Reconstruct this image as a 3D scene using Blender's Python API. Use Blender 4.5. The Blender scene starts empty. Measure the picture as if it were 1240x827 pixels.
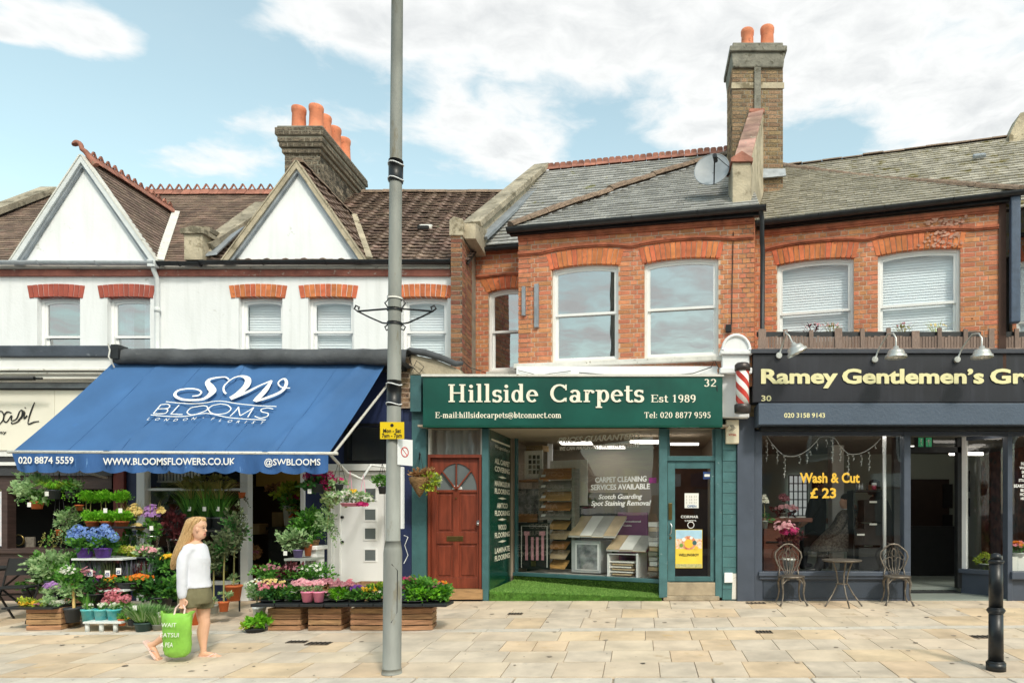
import bpy,math,random
from mathutils import Vector,Matrix
R=math.radians
rnd=random.Random(11)
SC=bpy.context.scene
COL=SC.collection
# -- camera
CAMY,CAMZ=-10.6,1.372
CX,CY,FP=775.0,620.0,826.67
cam_d=bpy.data.cameras.new('camera');cam=bpy.data.objects.new('camera',cam_d);COL.objects.link(cam)
cam.location=(0,CAMY,CAMZ);cam.rotation_euler=(R(90),0,0)
cam_d.lens=24;cam_d.sensor_width=36;cam_d.clip_end=2000;cam_d.clip_start=0.05
cam_d.shift_x=(620-CX)/1240.0
cam_d.shift_y=(CY-413.5)/1240.0
SC.camera=cam
SC.view_settings.view_transform='Standard';SC.view_settings.look='None'
SC.view_settings.exposure=0.2;SC.view_settings.gamma=1.0
SC.view_settings.use_curve_mapping=False
try:
 SC.cycles.max_bounces=8;SC.cycles.transparent_max_bounces=12;SC.cycles.use_denoising=True
 SC.cycles.sample_clamp_indirect=6
except Exception:pass
# -- sky and sun
SUN_EL,SUN_AZ=46.0,28.0
world=bpy.data.worlds.new('World');SC.world=world;world.use_nodes=True
def build_sky():
 nt=world.node_tree;nt.nodes.clear();N=nt.nodes.new;L=nt.links.new
 out=N('ShaderNodeOutputWorld');bg=N('ShaderNodeBackground');bg.inputs[1].default_value=1.0
 L(bg.outputs[0],out.inputs[0])
 sky=N('ShaderNodeTexSky');sky.sky_type='NISHITA';sky.sun_disc=False
 sky.sun_elevation=R(SUN_EL);sky.sun_rotation=R(180-SUN_AZ)
 sky.air_density=1.0;sky.dust_density=1.2;sky.ozone_density=1.0
 tc=N('ShaderNodeTexCoord');sep=N('ShaderNodeSeparateXYZ');L(tc.outputs['Generated'],sep.inputs[0])
 def M(op,a,b=None,clamp=False):
  n=N('ShaderNodeMath');n.operation=op;n.use_clamp=clamp
  for i,s in enumerate((a,b)):
   if s is None:continue
   if isinstance(s,(int,float)):n.inputs[i].default_value=s
   else:L(s,n.inputs[i])
  return n.outputs[0]
 z=M('MAXIMUM',sep.outputs[2],0.06)
 cu,cv=M('DIVIDE',sep.outputs[0],z),M('DIVIDE',sep.outputs[1],z)
 comb=N('ShaderNodeCombineXYZ');L(cu,comb.inputs[0]);L(cv,comb.inputs[1])
 def noise(scale,det,rough,off,dist=0.0):
  mp=N('ShaderNodeVectorMath');mp.operation='ADD';L(comb.outputs[0],mp.inputs[0]);mp.inputs[1].default_value=off
  n=N('ShaderNodeTexNoise');n.inputs['Scale'].default_value=scale;n.inputs['Detail'].default_value=det
  n.inputs['Roughness'].default_value=rough;n.inputs['Distortion'].default_value=dist
  L(mp.outputs[0],n.inputs['Vector']);return n.outputs['Fac']
 n1=noise(2.6,10,0.55,(3.1,7.7,0),.3)
 n2=noise(9,8,0.6,(1.1,0.7,3),.4)
 n3=noise(1.1,4,0.5,(9.3,2.2,5))
 dens=M('ADD',M('MULTIPLY',M('SUBTRACT',n1,0.5),1.0),M('MULTIPLY',M('SUBTRACT',n2,0.5),0.55))
 def c(px,py):return((px-CX)/(CY-py),FP/(CY-py))
 blobs=[((78,38),70,44,.55),((140,46),40,26,.4),((2,38),26,18,.5),((560,158),120,48,.6),((330,145),90,22,.38),((255,195),105,24,.45),((440,24),80,40,.5),((620,30),230,66,.52),((860,60),260,100,.42),((1130,80),250,130,.37),((850,160),70,26,.42),((640,205),60,40,.35),((1180,150),110,60,.5)]
 blobs+=[((740,170),90,40,-.22),((240,100),130,40,-.2),((1010,178),50,22,-.25),((60,130),130,60,-.25)]
 total=None
 for(p,rx,ry,amp)in blobs:
  u0,v0=c(*p);u1,_=c(p[0]+rx,p[1]);_,v1=c(p[0],p[1]+ry);_,v2=c(p[0],p[1]-ry)
  du=M('DIVIDE',M('SUBTRACT',cu,u0),u1-u0);dv=M('DIVIDE',M('SUBTRACT',cv,v0),(v1-v2)/2)
  r2=M('ADD',M('MULTIPLY',du,du),M('MULTIPLY',dv,dv))
  g=M('MULTIPLY',M('POWER',2.718,M('MULTIPLY',r2,-0.9)),amp)
  total=g if total is None else M('ADD',total,g)
 dens=M('ADD',dens,total)
 dens=M('ADD',dens,M('MULTIPLY',M('MULTIPLY',cv,-0.5,True),0.3))
 mr=N('ShaderNodeMapRange');mr.interpolation_type='SMOOTHSTEP'
 mr.inputs['From Min'].default_value=0.06;mr.inputs['From Max'].default_value=0.50
 L(dens,mr.inputs['Value'])
 mask=M('MULTIPLY',mr.outputs[0],0.93)
 mask=M('MAXIMUM',mask,M('ADD',0.02,M('MULTIPLY',n3,0.2)))
 cr=N('ShaderNodeValToRGB');L(M('ADD',dens,M('MULTIPLY',M('SUBTRACT',n2,.5),0.8)),cr.inputs[0])
 cr.color_ramp.elements[0].position=0.1;cr.color_ramp.elements[0].color=(.80,.85,.86,1)
 cr.color_ramp.elements[1].position=0.95;cr.color_ramp.elements[1].color=(.72,.73,.73,1)
 e=cr.color_ramp.elements.new(.5);e.color=(.92,.92,.905,1)
 tint=N('ShaderNodeMix');tint.data_type='RGBA';tint.blend_type='MULTIPLY';tint.inputs[0].default_value=1
 L(sky.outputs[0],tint.inputs[6]);tint.inputs[7].default_value=SKY_TINT
 mix=N('ShaderNodeMix');mix.data_type='RGBA';L(mask,mix.inputs[0]);L(tint.outputs[2],mix.inputs[6])
 L(cr.outputs[0],mix.inputs[7])
 L(mix.outputs[2],bg.inputs[0])
SKY_TINT=(0.34,0.325,0.225,1)
build_sky()
sun_d=bpy.data.lights.new('sun','SUN');sun=bpy.data.objects.new('sun',sun_d);COL.objects.link(sun)
sun_d.energy=1.8;sun_d.angle=R(7);sun_d.color=(1.0,0.95,0.87)
_sd=Vector((math.sin(R(SUN_AZ))*math.cos(R(SUN_EL)),-math.cos(R(SUN_AZ))*math.cos(R(SUN_EL)),math.sin(R(SUN_EL))))
sun.rotation_euler=_sd.to_track_quat('Z','Y').to_euler();sun.location=(3,-6,12)
# -- helpers: placing
class Frame:
 """a vertical reference frame on a facade: u along it, v into the building, z up"""
 def __init__(s,x,y,z=0.0,th=0.0):
  s.o=Vector((x,y,z));s.th=R(th);s.ud=Vector((math.cos(s.th),-math.sin(s.th),0));s.vd=Vector((math.sin(s.th),math.cos(s.th),0))
 def uz(s,px,py,v=0.0):
  d=Vector(((px-CX)/FP,1.0,(CY-py)/FP));c=Vector((0,CAMY,CAMZ))
  t=(s.o.dot(s.vd)+v-c.dot(s.vd))/d.dot(s.vd);p=c+d*t-s.o
  return p.dot(s.ud),p.z
 def u(s,px,v=0.0):return s.uz(px,500,v)[0]
 def z(s,px,py,v=0.0):return s.uz(px,py,v)[1]
 def w(s,u,v,z):return s.o+s.ud*u+s.vd*v+Vector((0,0,z))
W=Frame(0,0)
def X(px,Y=0.0):return(px-CX)/FP*(Y-CAMY)
def Z(py,Y=0.0):return CAMZ+(CY-py)/FP*(Y-CAMY)
def G(Y):return 0.04*Y if Y<0 else 0.0
def GP(px,py):
 """pixel on the sloping pavement -> X, Y, Z"""
 k=(py-CY)/FP;yd=(k*10.6-CAMZ)/(0.04+k);Y=-yd
 return X(px,Y),Y,G(Y)
 # -- helpers: mesh building
ORG={}
def _link(o):COL.objects.link(o);return o
class MB:
 def __init__(s):s.v=[];s.f=[];s.m=[];s.s=[]
 def add(s,vs,fs,m=0,sm=False):
  b=len(s.v);s.v+=[tuple(p)for p in vs]
  for f in fs:s.f.append([i+b for i in f]);s.m.append(m);s.s.append(sm)
  return s
 def box(s,x0,x1,y0,y1,z0,z1,m=0):
  if x0>x1:x0,x1=x1,x0
  if y0>y1:y0,y1=y1,y0
  if z0>z1:z0,z1=z1,z0
  return s.add([(x0,y0,z0),(x1,y0,z0),(x1,y1,z0),(x0,y1,z0),(x0,y0,z1),(x1,y0,z1),(x1,y1,z1),(x0,y1,z1)],[(0,3,2,1),(4,5,6,7),(0,1,5,4),(1,2,6,5),(2,3,7,6),(3,0,4,7)],m)
 def obox(s,c,size,rot=None,m=0):
  """box centred at c, size (x,y,z), optional 3x3 rotation matrix"""
  hx,hy,hz=size[0]/2,size[1]/2,size[2]/2;c=Vector(c);vs=[]
  for sz in(-1,1):
   for(sx,sy)in((-1,-1),(1,-1),(1,1),(-1,1)):
    p=Vector((sx*hx,sy*hy,sz*hz));vs.append(c+(rot@p if rot else p))
  return s.add(vs,[(0,3,2,1),(4,5,6,7),(0,1,5,4),(1,2,6,5),(2,3,7,6),(3,0,4,7)],m)
 def poly(s,pts,m=0):return s.add(pts,[tuple(range(len(pts)))],m)
 def slab(s,pts,d,m=0):
  """polygon given by 3d pts, extruded by vector d"""
  n=len(pts);d=Vector(d);a=[Vector(p)for p in pts];b=[p+d for p in a]
  return s.add(a+b,[tuple(range(n))[::-1],tuple(range(n,2*n))]+[(i,(i+1)%n,n+(i+1)%n,n+i)for i in range(n)],m)
 def cyl(s,p0,p1,r0,r1=None,n=12,m=0,caps=True,sm=True):
  if r1 is None:r1=r0
  p0,p1=Vector(p0),Vector(p1);ax=(p1-p0)
  if ax.length<1e-9:return s
  q=ax.normalized().to_track_quat('Z','Y');b=len(s.v)
  for(p,r)in((p0,r0),(p1,r1)):
   for i in range(n):
    a=2*math.pi*i/n;s.v.append(tuple(p+q@Vector((r*math.cos(a),r*math.sin(a),0))))
  for i in range(n):
   s.f.append([b+i,b+(i+1)%n,b+n+(i+1)%n,b+n+i]);s.m.append(m);s.s.append(sm)
  if caps:
   s.f.append([b+i for i in range(n)][::-1]);s.m.append(m);s.s.append(False)
   s.f.append([b+n+i for i in range(n)]);s.m.append(m);s.s.append(False)
  return s
 def tube(s,pts,r,n=6,m=0,closed=False):
  pts=[Vector(p)for p in pts];k=len(pts);b=len(s.v);rr=r if isinstance(r,(list,tuple))else[r]*k
  up=Vector((0,0,1))
  for i,p in enumerate(pts):
   if closed:t=(pts[(i+1)%k]-pts[i-1])
   else:t=pts[min(i+1,k-1)]-pts[max(i-1,0)]
   if t.length<1e-9:t=Vector((0,0,1))
   t.normalize()
   if i==0:
    side=t.cross(up)
    if side.length<.3:side=t.cross(Vector((0,1,0)))
   else:side=side-t*side.dot(t)
   if side.length<1e-6:side=t.cross(Vector((1,.3,0)))
   side.normalize();u2=side.cross(t)
   for j in range(n):
    a=2*math.pi*j/n;s.v.append(tuple(p+(side*math.cos(a)+u2*math.sin(a))*rr[i]))
  last=k if closed else k-1
  for i in range(last):
   i2=(i+1)%k
   for j in range(n):
    s.f.append([b+i*n+j,b+i*n+(j+1)%n,b+i2*n+(j+1)%n,b+i2*n+j]);s.m.append(m);s.s.append(True)
  if not closed:
   s.f.append([b+j for j in range(n)]);s.m.append(m);s.s.append(False)
   s.f.append([b+last*n+j for j in range(n)][::-1]);s.m.append(m);s.s.append(False)
  return s
 def lathe(s,prof,c=(0,0,0),n=16,m=0,sx=1,sy=1,sharp=False):
  if sharp:
   for i in range(len(prof)-1):s.lathe(prof[i:i+2],c,n,m,sx,sy)
   return s
  b=len(s.v);k=len(prof)
  for(r,z)in prof:
   for j in range(n):
    a=2*math.pi*j/n;s.v.append((c[0]+r*sx*math.cos(a),c[1]+r*sy*math.sin(a),c[2]+z))
  for i in range(k-1):
   for j in range(n):
    s.f.append([b+i*n+j,b+i*n+(j+1)%n,b+(i+1)*n+(j+1)%n,b+(i+1)*n+j]);s.m.append(m);s.s.append(True)
  s.f.append([b+j for j in range(n)][::-1]);s.m.append(m);s.s.append(False)
  s.f.append([b+(k-1)*n+j for j in range(n)]);s.m.append(m);s.s.append(False)
  return s
 def ball(s,c,rx,ry=None,rz=None,nu=8,nv=6,m=0):
  ry=ry or rx;rz=rz or rx;prof=[]
  b=len(s.v)
  for i in range(1,nv):
   t=math.pi*i/nv
   for j in range(nu):
    a=2*math.pi*j/nu;s.v.append((c[0]+rx*math.sin(t)*math.cos(a),c[1]+ry*math.sin(t)*math.sin(a),c[2]-rz*math.cos(t)))
  for i in range(nv-2):
   for j in range(nu):
    s.f.append([b+i*nu+j,b+i*nu+(j+1)%nu,b+(i+1)*nu+(j+1)%nu,b+(i+1)*nu+j]);s.m.append(m);s.s.append(True)
  s.v.append((c[0],c[1],c[2]-rz));s.v.append((c[0],c[1],c[2]+rz));lo=len(s.v)-2;hi=lo+1
  for j in range(nu):
   s.f.append([b+(j+1)%nu,b+j,lo]);s.m.append(m);s.s.append(True)
   s.f.append([b+(nv-2)*nu+j,b+(nv-2)*nu+(j+1)%nu,hi]);s.m.append(m);s.s.append(True)
  return s
 def build(s,name,mats,parent=None,bev=0,loc=None):
  if not s.v:return None
  if not isinstance(mats,(list,tuple)):mats=[mats]
  org=Vector(loc)if loc is not None else(ORG[parent.name]if parent is not None else Vector((0,0,0)))
  me=bpy.data.meshes.new(name)
  ox,oy,oz=org
  me.from_pydata([(a-ox,b-oy,c-oz)for a,b,c in s.v],[],s.f)
  for mt in mats:me.materials.append(mt)
  if len(mats)>1:me.polygons.foreach_set('material_index',s.m)
  me.polygons.foreach_set('use_smooth',s.s)
  me.update()
  o=_link(bpy.data.objects.new(name,me))
  if parent is not None:o.parent=parent
  elif loc is not None:o.location=org
  ORG[o.name]=org
  if bev:
   md=o.modifiers.new('bevel','BEVEL');md.width=bev;md.segments=2;md.limit_method='ANGLE';md.angle_limit=R(40)
  return o
def tag(o,label=None,cat=None,group=None,kind=None):
 if label:o['label']=label
 if cat:o['category']=cat
 if group:o['group']=group
 if kind:o['kind']=kind
 return o
def thing(name,label,cat,loc=(0,0,0),frame=None,group=None,rot=0.0):
 o=_link(bpy.data.objects.new(name,None));o.empty_display_size=.1
 if frame is not None:o.location=frame.o;o.rotation_euler=(0,0,-frame.th);ORG[o.name]=Vector((0,0,0))
 else:o.location=loc;ORG[o.name]=Vector(loc)
 if rot:o.rotation_euler=(0,0,rot);ORG[o.name]=Vector((0,0,0))
 return tag(o,label,cat,group)
def copy_thing(src,loc,rot=0.0,label=None,scale=1.0,group=None):
 def rec(o,par):
  c=_link(o.copy());c.parent=par
  for ch in list(o.children):rec(ch,c)
  return c
 r=rec(src,None);r.location=loc;r.rotation_euler=(0,0,rot)
 r.scale=(scale,)*3 if isinstance(scale,(int,float))else scale
 if label:r['label']=label
 if group:r['group']=group
 return r
def inst(name,me,parent,pos,rot=None,scale=None):
 """one cheap piece sharing mesh data"""
 o=_link(bpy.data.objects.new(name,me));o.parent=parent
 o.location=Vector(pos)-ORG[parent.name]
 if rot is not None:o.rotation_euler=rot
 if scale is not None:o.scale=scale
 ORG[o.name]=ORG[parent.name]
 return o
def mesh_of(mb,name,mats):
 o=mb.build(name,mats);me=o.data;bpy.data.objects.remove(o);return me
 # -- materials
def _mat(name):
 m=bpy.data.materials.new(name);m.use_nodes=True;nt=m.node_tree;nt.nodes.clear()
 out=nt.nodes.new('ShaderNodeOutputMaterial');return m,nt,out
def _n(nt,t,**kw):
 n=nt.nodes.new(t)
 for k,v in kw.items():setattr(n,k,v)
 return n
def hexc(h):
 h=h.lstrip('#');c=[int(h[i:i+2],16)/255 for i in(0,2,4)]
 return tuple((x/12.92 if x<=.04045 else((x+.055)/1.055)**2.4)for x in c)
def mat(name,col,rough=.6,metal=0.0,var=.12,scale=6.0,bump=.08,bscale=None,col2=None,spots=None,spot_amt=.5,spot_scale=9,rand=0.0,stretch=(1,1,1),spec=.5,emit=None,estr=1.0,island=False,trans=0.0,alpha=None,streak=None,coat=0.0,rand_hue=0.0):
 """painted / stone / wood surface: noise-broken base colour, optional spots of wear or painted fold light, fine relief"""
 if isinstance(col,str):col=hexc(col)
 if isinstance(col2,str):col2=hexc(col2)
 if isinstance(spots,str):spots=hexc(spots)
 if isinstance(streak,str):streak=hexc(streak)
 m,nt,out=_mat(name);L=nt.links.new
 p=_n(nt,'ShaderNodeBsdfPrincipled');L(p.outputs[0],out.inputs[0])
 p.inputs['Roughness'].default_value=rough;p.inputs['Metallic'].default_value=metal
 p.inputs['Specular IOR Level'].default_value=spec
 if coat:p.inputs['Coat Weight'].default_value=coat
 tc=_n(nt,'ShaderNodeTexCoord');oi=_n(nt,'ShaderNodeObjectInfo')
 ad=_n(nt,'ShaderNodeVectorMath',operation='MULTIPLY_ADD');L(tc.outputs['Object'],ad.inputs[0]);ad.inputs[1].default_value=stretch
 sc_=_n(nt,'ShaderNodeMath',operation='MULTIPLY');L(oi.outputs['Random'],sc_.inputs[0]);sc_.inputs[1].default_value=37.0
 L(sc_.outputs[0],ad.inputs[2])
 def noise(s,d=4,r=.55):
  n=_n(nt,'ShaderNodeTexNoise');n.inputs['Scale'].default_value=s;n.inputs['Detail'].default_value=d;n.inputs['Roughness'].default_value=r
  L(ad.outputs[0],n.inputs['Vector']);return n
 n1=noise(scale)
 c2=col2 if col2 else tuple(c*(1-var*1.5)for c in col);c1=tuple(min(1,c*(1+var*.5))for c in col)
 mx=_n(nt,'ShaderNodeMix',data_type='RGBA');mr=_n(nt,'ShaderNodeMapRange')
 mr.inputs['From Min'].default_value=.32;mr.inputs['From Max'].default_value=.68;L(n1.outputs['Fac'],mr.inputs['Value'])
 L(mr.outputs[0],mx.inputs[0]);mx.inputs[6].default_value=(*c2,1);mx.inputs[7].default_value=(*c1,1)
 cur=mx.outputs[2]
 if rand or rand_hue:
  if island:
   ge=_n(nt,'ShaderNodeNewGeometry');a2=_n(nt,'ShaderNodeMath',operation='ADD');L(ge.outputs['Random Per Island'],a2.inputs[0]);L(oi.outputs['Random'],a2.inputs[1])
   fr=_n(nt,'ShaderNodeMath',operation='FRACT');L(a2.outputs[0],fr.inputs[0]);rs=fr.outputs[0]
  else:rs=oi.outputs['Random']
  hs=_n(nt,'ShaderNodeHueSaturation');m2=_n(nt,'ShaderNodeMapRange');L(rs,m2.inputs['Value'])
  m2.inputs['To Min'].default_value=1-rand;m2.inputs['To Max'].default_value=1+rand*.75;L(m2.outputs[0],hs.inputs['Value']);L(cur,hs.inputs['Color'])
  if rand_hue:
   f2=_n(nt,'ShaderNodeMath',operation='MULTIPLY');L(rs,f2.inputs[0]);f2.inputs[1].default_value=7.31
   f3=_n(nt,'ShaderNodeMath',operation='FRACT');L(f2.outputs[0],f3.inputs[0])
   m3=_n(nt,'ShaderNodeMapRange');L(f3.outputs[0],m3.inputs['Value']);m3.inputs['To Min'].default_value=.5-rand_hue;m3.inputs['To Max'].default_value=.5+rand_hue
   L(m3.outputs[0],hs.inputs['Hue'])
  cur=hs.outputs[0]
 if streak:
  st=_n(nt,'ShaderNodeTexNoise');v2=_n(nt,'ShaderNodeVectorMath',operation='MULTIPLY');L(ad.outputs[0],v2.inputs[0]);v2.inputs[1].default_value=(9,9,.7)
  st.inputs['Scale'].default_value=1.0;st.inputs['Detail'].default_value=5;L(v2.outputs[0],st.inputs['Vector'])
  mr2=_n(nt,'ShaderNodeMapRange');mr2.inputs['From Min'].default_value=.5;mr2.inputs['From Max'].default_value=.85;mr2.inputs['To Max'].default_value=.6;L(st.outputs['Fac'],mr2.inputs['Value'])
  mx2=_n(nt,'ShaderNodeMix',data_type='RGBA');L(mr2.outputs[0],mx2.inputs[0]);L(cur,mx2.inputs[6]);mx2.inputs[7].default_value=(*streak,1);cur=mx2.outputs[2]
 if spots:
  ns=noise(spot_scale,6,.65);mr3=_n(nt,'ShaderNodeMapRange');lo=.72-.3*spot_amt
  mr3.inputs['From Min'].default_value=lo;mr3.inputs['From Max'].default_value=lo+.08;L(ns.outputs['Fac'],mr3.inputs['Value'])
  mx3=_n(nt,'ShaderNodeMix',data_type='RGBA');L(mr3.outputs[0],mx3.inputs[0]);L(cur,mx3.inputs[6]);mx3.inputs[7].default_value=(*spots,1);cur=mx3.outputs[2]
 L(cur,p.inputs['Base Color'])
 if bump:
  nb=noise(bscale or scale*7,5,.6);b=_n(nt,'ShaderNodeBump');b.inputs['Strength'].default_value=min(1,bump*3);b.inputs['Distance'].default_value=.02
  L(nb.outputs['Fac'],b.inputs['Height']);L(b.outputs[0],p.inputs['Normal'])
 if emit is not None:
  p.inputs['Emission Color'].default_value=(*(hexc(emit)if isinstance(emit,str)else emit),1);p.inputs['Emission Strength'].default_value=estr
 if trans:p.inputs['Transmission Weight'].default_value=trans
 return m
def glass(name,refl=.12,tint=(1,1,1),rough=0.0):
 m,nt,out=_mat(name);L=nt.links.new
 tr=_n(nt,'ShaderNodeBsdfTransparent');tr.inputs[0].default_value=(*tint,1)
 gl=_n(nt,'ShaderNodeBsdfGlossy');gl.inputs['Roughness'].default_value=rough;gl.inputs[0].default_value=(1,1,1,1)
 fr=_n(nt,'ShaderNodeFresnel');fr.inputs[0].default_value=1.5
 ad=_n(nt,'ShaderNodeMath',operation='ADD',use_clamp=True);L(fr.outputs[0],ad.inputs[0]);ad.inputs[1].default_value=refl
 ge=_n(nt,'ShaderNodeNewGeometry');bf=_n(nt,'ShaderNodeMath',operation='SUBTRACT');bf.inputs[0].default_value=1;L(ge.outputs['Backfacing'],bf.inputs[1]);mu=_n(nt,'ShaderNodeMath',operation='MULTIPLY');L(ad.outputs[0],mu.inputs[0]);L(bf.outputs[0],mu.inputs[1])
 mx=_n(nt,'ShaderNodeMixShader');L(mu.outputs[0],mx.inputs[0]);L(tr.outputs[0],mx.inputs[1]);L(gl.outputs[0],mx.inputs[2])
 tc=_n(nt,'ShaderNodeTexCoord');nb=_n(nt,'ShaderNodeTexNoise');nb.inputs['Scale'].default_value=1.3;L(tc.outputs['Object'],nb.inputs['Vector'])
 b=_n(nt,'ShaderNodeBump');b.inputs['Strength'].default_value=.12;b.inputs['Distance'].default_value=.02;L(nb.outputs['Fac'],b.inputs['Height']);L(b.outputs[0],gl.inputs['Normal'])
 L(mx.outputs[0],out.inputs[0]);return m
def leafmat(name,col,col2=None,rough=.55,transl=.35):
 """foliage: colour differs leaf to leaf, light passes through"""
 if isinstance(col,str):col=hexc(col)
 if isinstance(col2,str):col2=hexc(col2)
 col2=col2 or tuple(c*.5 for c in col)
 m,nt,out=_mat(name);L=nt.links.new
 ge=_n(nt,'ShaderNodeNewGeometry');mx=_n(nt,'ShaderNodeMix',data_type='RGBA');L(ge.outputs['Random Per Island'],mx.inputs[0])
 mx.inputs[6].default_value=(*col2,1);mx.inputs[7].default_value=(*col,1)
 p=_n(nt,'ShaderNodeBsdfPrincipled');L(mx.outputs[2],p.inputs['Base Color']);p.inputs['Roughness'].default_value=rough;p.inputs['Specular IOR Level'].default_value=.35
 t=_n(nt,'ShaderNodeBsdfTranslucent');L(mx.outputs[2],t.inputs[0])
 ms=_n(nt,'ShaderNodeMixShader');ms.inputs[0].default_value=transl;L(p.outputs[0],ms.inputs[1]);L(t.outputs[0],ms.inputs[2]);L(ms.outputs[0],out.inputs[0])
 return m
MT=dict(mortar=mat('lime_mortar','#D6BFA9',.95,var=.2,scale=5,bump=.15,spots='#a08a78',spot_amt=.4),mortar_dark=mat('sooty_mortar','#a09a8c',.95,var=.25,scale=5,bump=.15),brick=mat('red_brick','#DA8F68',.9,var=.2,scale=9,bump=.2,bscale=60,rand=.18,rand_hue=.012,island=True,spots='#9a5f4a',spot_amt=.2,spot_scale=14),brick_orange=mat('rubbed_orange_brick','#DB7E52',.85,var=.2,scale=9,bump=.15,bscale=60,rand=.2,rand_hue=.01,island=True,spots='#8a4630',spot_amt=.3),brick_stock=mat('weathered_stock_brick','#B29575',.95,var=.35,scale=8,bump=.25,bscale=60,rand=.35,rand_hue=.015,island=True,spots='#3e3830',spot_amt=.6,spot_scale=6),brick_sooty=mat('sooty_stock_brick','#978977',.95,var=.4,scale=6,bump=.25,bscale=60,rand=.35,island=True,spots='#38332c',spot_amt=.75,spot_scale=5),brick_red_old=mat('old_red_brown_brick','#B27A5E',.9,var=.35,scale=7,bump=.25,bscale=60,rand=.35,rand_hue=.02,island=True,spots='#5d5044',spot_amt=.55,spot_scale=5),render_white=mat('white_painted_render','#EEF0F2',.75,var=.035,scale=1.4,bump=.06,bscale=30,streak='#D0D3D2',spots='#bdbeb8',spot_amt=.2,spot_scale=3),gable_white=mat('white_painted_gable','#F0F3F6',.75,var=.04,scale=2.0,bump=.05,bscale=30,streak='#d6d9d9',spots='#adada4',spot_amt=.3,spot_scale=2.2),band_red=mat('red_painted_band','#B06E60',.8,var=.3,scale=4,bump=.1,spots='#cfc6bd',spot_amt=.4),stone=mat('weathered_coping_stone','#A99F8C',.95,var=.3,scale=3,bump=.25,bscale=30,spots='#6d6656',spot_amt=.6,spot_scale=4),cement=mat('weathered_cement_render','#BCB099',.95,var=.25,scale=3,bump=.2,bscale=25,spots='#7b715c',spot_amt=.55,spot_scale=3.5),concrete=mat('grey_concrete','#8d8a80',.95,var=.3,scale=5,bump=.3,bscale=30,spots='#5a574c',spot_amt=.5),lead=mat('grey_lead','#9aa1a8',.55,metal=.3,var=.2,scale=5,bump=.1),tile_brown=mat('brown_clay_tile','#927c70',.9,var=.35,scale=3,bump=.2,bscale=50,rand=.3,rand_hue=.012,island=True,spots='#8b8a76',spot_amt=.4,spot_scale=7),tile_dark=mat('dark_brown_tile','#8C7668',.9,var=.35,scale=3,bump=.2,bscale=50,rand=.28,rand_hue=.01,island=True,spots='#7f7d6a',spot_amt=.35,spot_scale=6),tile_pink=mat('pinkish_clay_tile','#AE8A7C',.9,var=.35,scale=3,bump=.2,bscale=50,rand=.25,rand_hue=.01,island=True,spots='#a39c8c',spot_amt=.4,spot_scale=6),slate=mat('grey_slate','#A6A5A2',.8,var=.22,scale=4,bump=.15,bscale=40,rand=.26,island=True,spots='#7d7c4a',spot_amt=.42,spot_scale=2.6),slate_mossy=mat('mossy_slate','#B7B1A4',.85,var=.28,scale=4,bump=.2,bscale=40,rand=.22,island=True,spots='#7b7247',spot_amt=.62,spot_scale=3.4),underlay=mat('roof_underlay','#3b332d',.95,var=.2),ridge_red=mat('red_clay_ridge','#A8705F',.85,var=.3,scale=5,bump=.15,rand=.2,island=True,spots='#7b6a58',spot_amt=.4),ridge_brown=mat('brown_clay_ridge','#97806f',.9,var=.35,scale=5,bump=.2,rand=.2,island=True,spots='#6c6a50',spot_amt=.5),terracotta=mat('terracotta_pot_clay','#D2703F',.8,var=.18,scale=5,bump=.08,spots='#b98a6a',spot_amt=.3),chimney_clay=mat('orange_chimney_clay','#DC8763',.8,var=.2,scale=5,bump=.08,spots='#8e5540',spot_amt=.35,rand=.1),gutter=mat('black_gutter_paint','#23262a',.45,var=.3,scale=8,bump=.05),pipe_grey=mat('grey_painted_pipe','#B4BBC2',.6,var=.12,scale=8),pipe_blue=mat('blue_grey_painted_pipe','#4a5a70',.5,var=.2,scale=8),white=mat('white_gloss_paint','#ECEDEC',.4,var=.05,scale=4,bump=.03,spots='#b9b4a8',spot_amt=.1),white_worn=mat('worn_white_paint','#DEDCD5',.6,var=.1,scale=5,bump=.1,spots='#8d8474',spot_amt=.35,spot_scale=12),upvc=mat('white_plastic_frame','#F2F3F4',.35,var=.02,scale=4,bump=0),blind=mat('white_blind_slat','#F0F2F4',.6,var=.04,scale=4,bump=0),felt=mat('grey_roofing_felt','#53565a',.85,var=.25,scale=3,bump=.15,spots='#7b7d7d',spot_amt=.35,spot_scale=4),felt_blue=mat('blue_grey_roof_edge','#4a525e',.7,var=.25,scale=3,bump=.1,spots='#737a82',spot_amt=.3),dark=mat('dark_interior','#1c1a18',.9,var=.2,scale=2,bump=0),dim=mat('dim_interior_wall','#5c5a56',.9,var=.1,scale=2,bump=0),black=mat('black_satin','#141517',.4,var=.2,scale=6,bump=.03),black_matt=mat('black_matt','#191a1b',.8,var=.2,scale=6,bump=.05),steel=mat('brushed_steel','#B9BBBD',.3,metal=.9,var=.12,scale=14,bump=.03),chrome=mat('brass_fitting','#8c7a4c',.3,metal=.9,var=.15,scale=14,bump=.03),turf=leafmat('artificial_turf','#96bd62','#648f40',.7,.2),glass_shop=glass('shop_window_glass',.04,(.97,.98,.975)),glass_up=glass('sash_window_glass',.36,(.6,.66,.7)),glass_blind=glass('window_glass_over_blind',.03,(.95,.97,.98)),)
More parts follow.
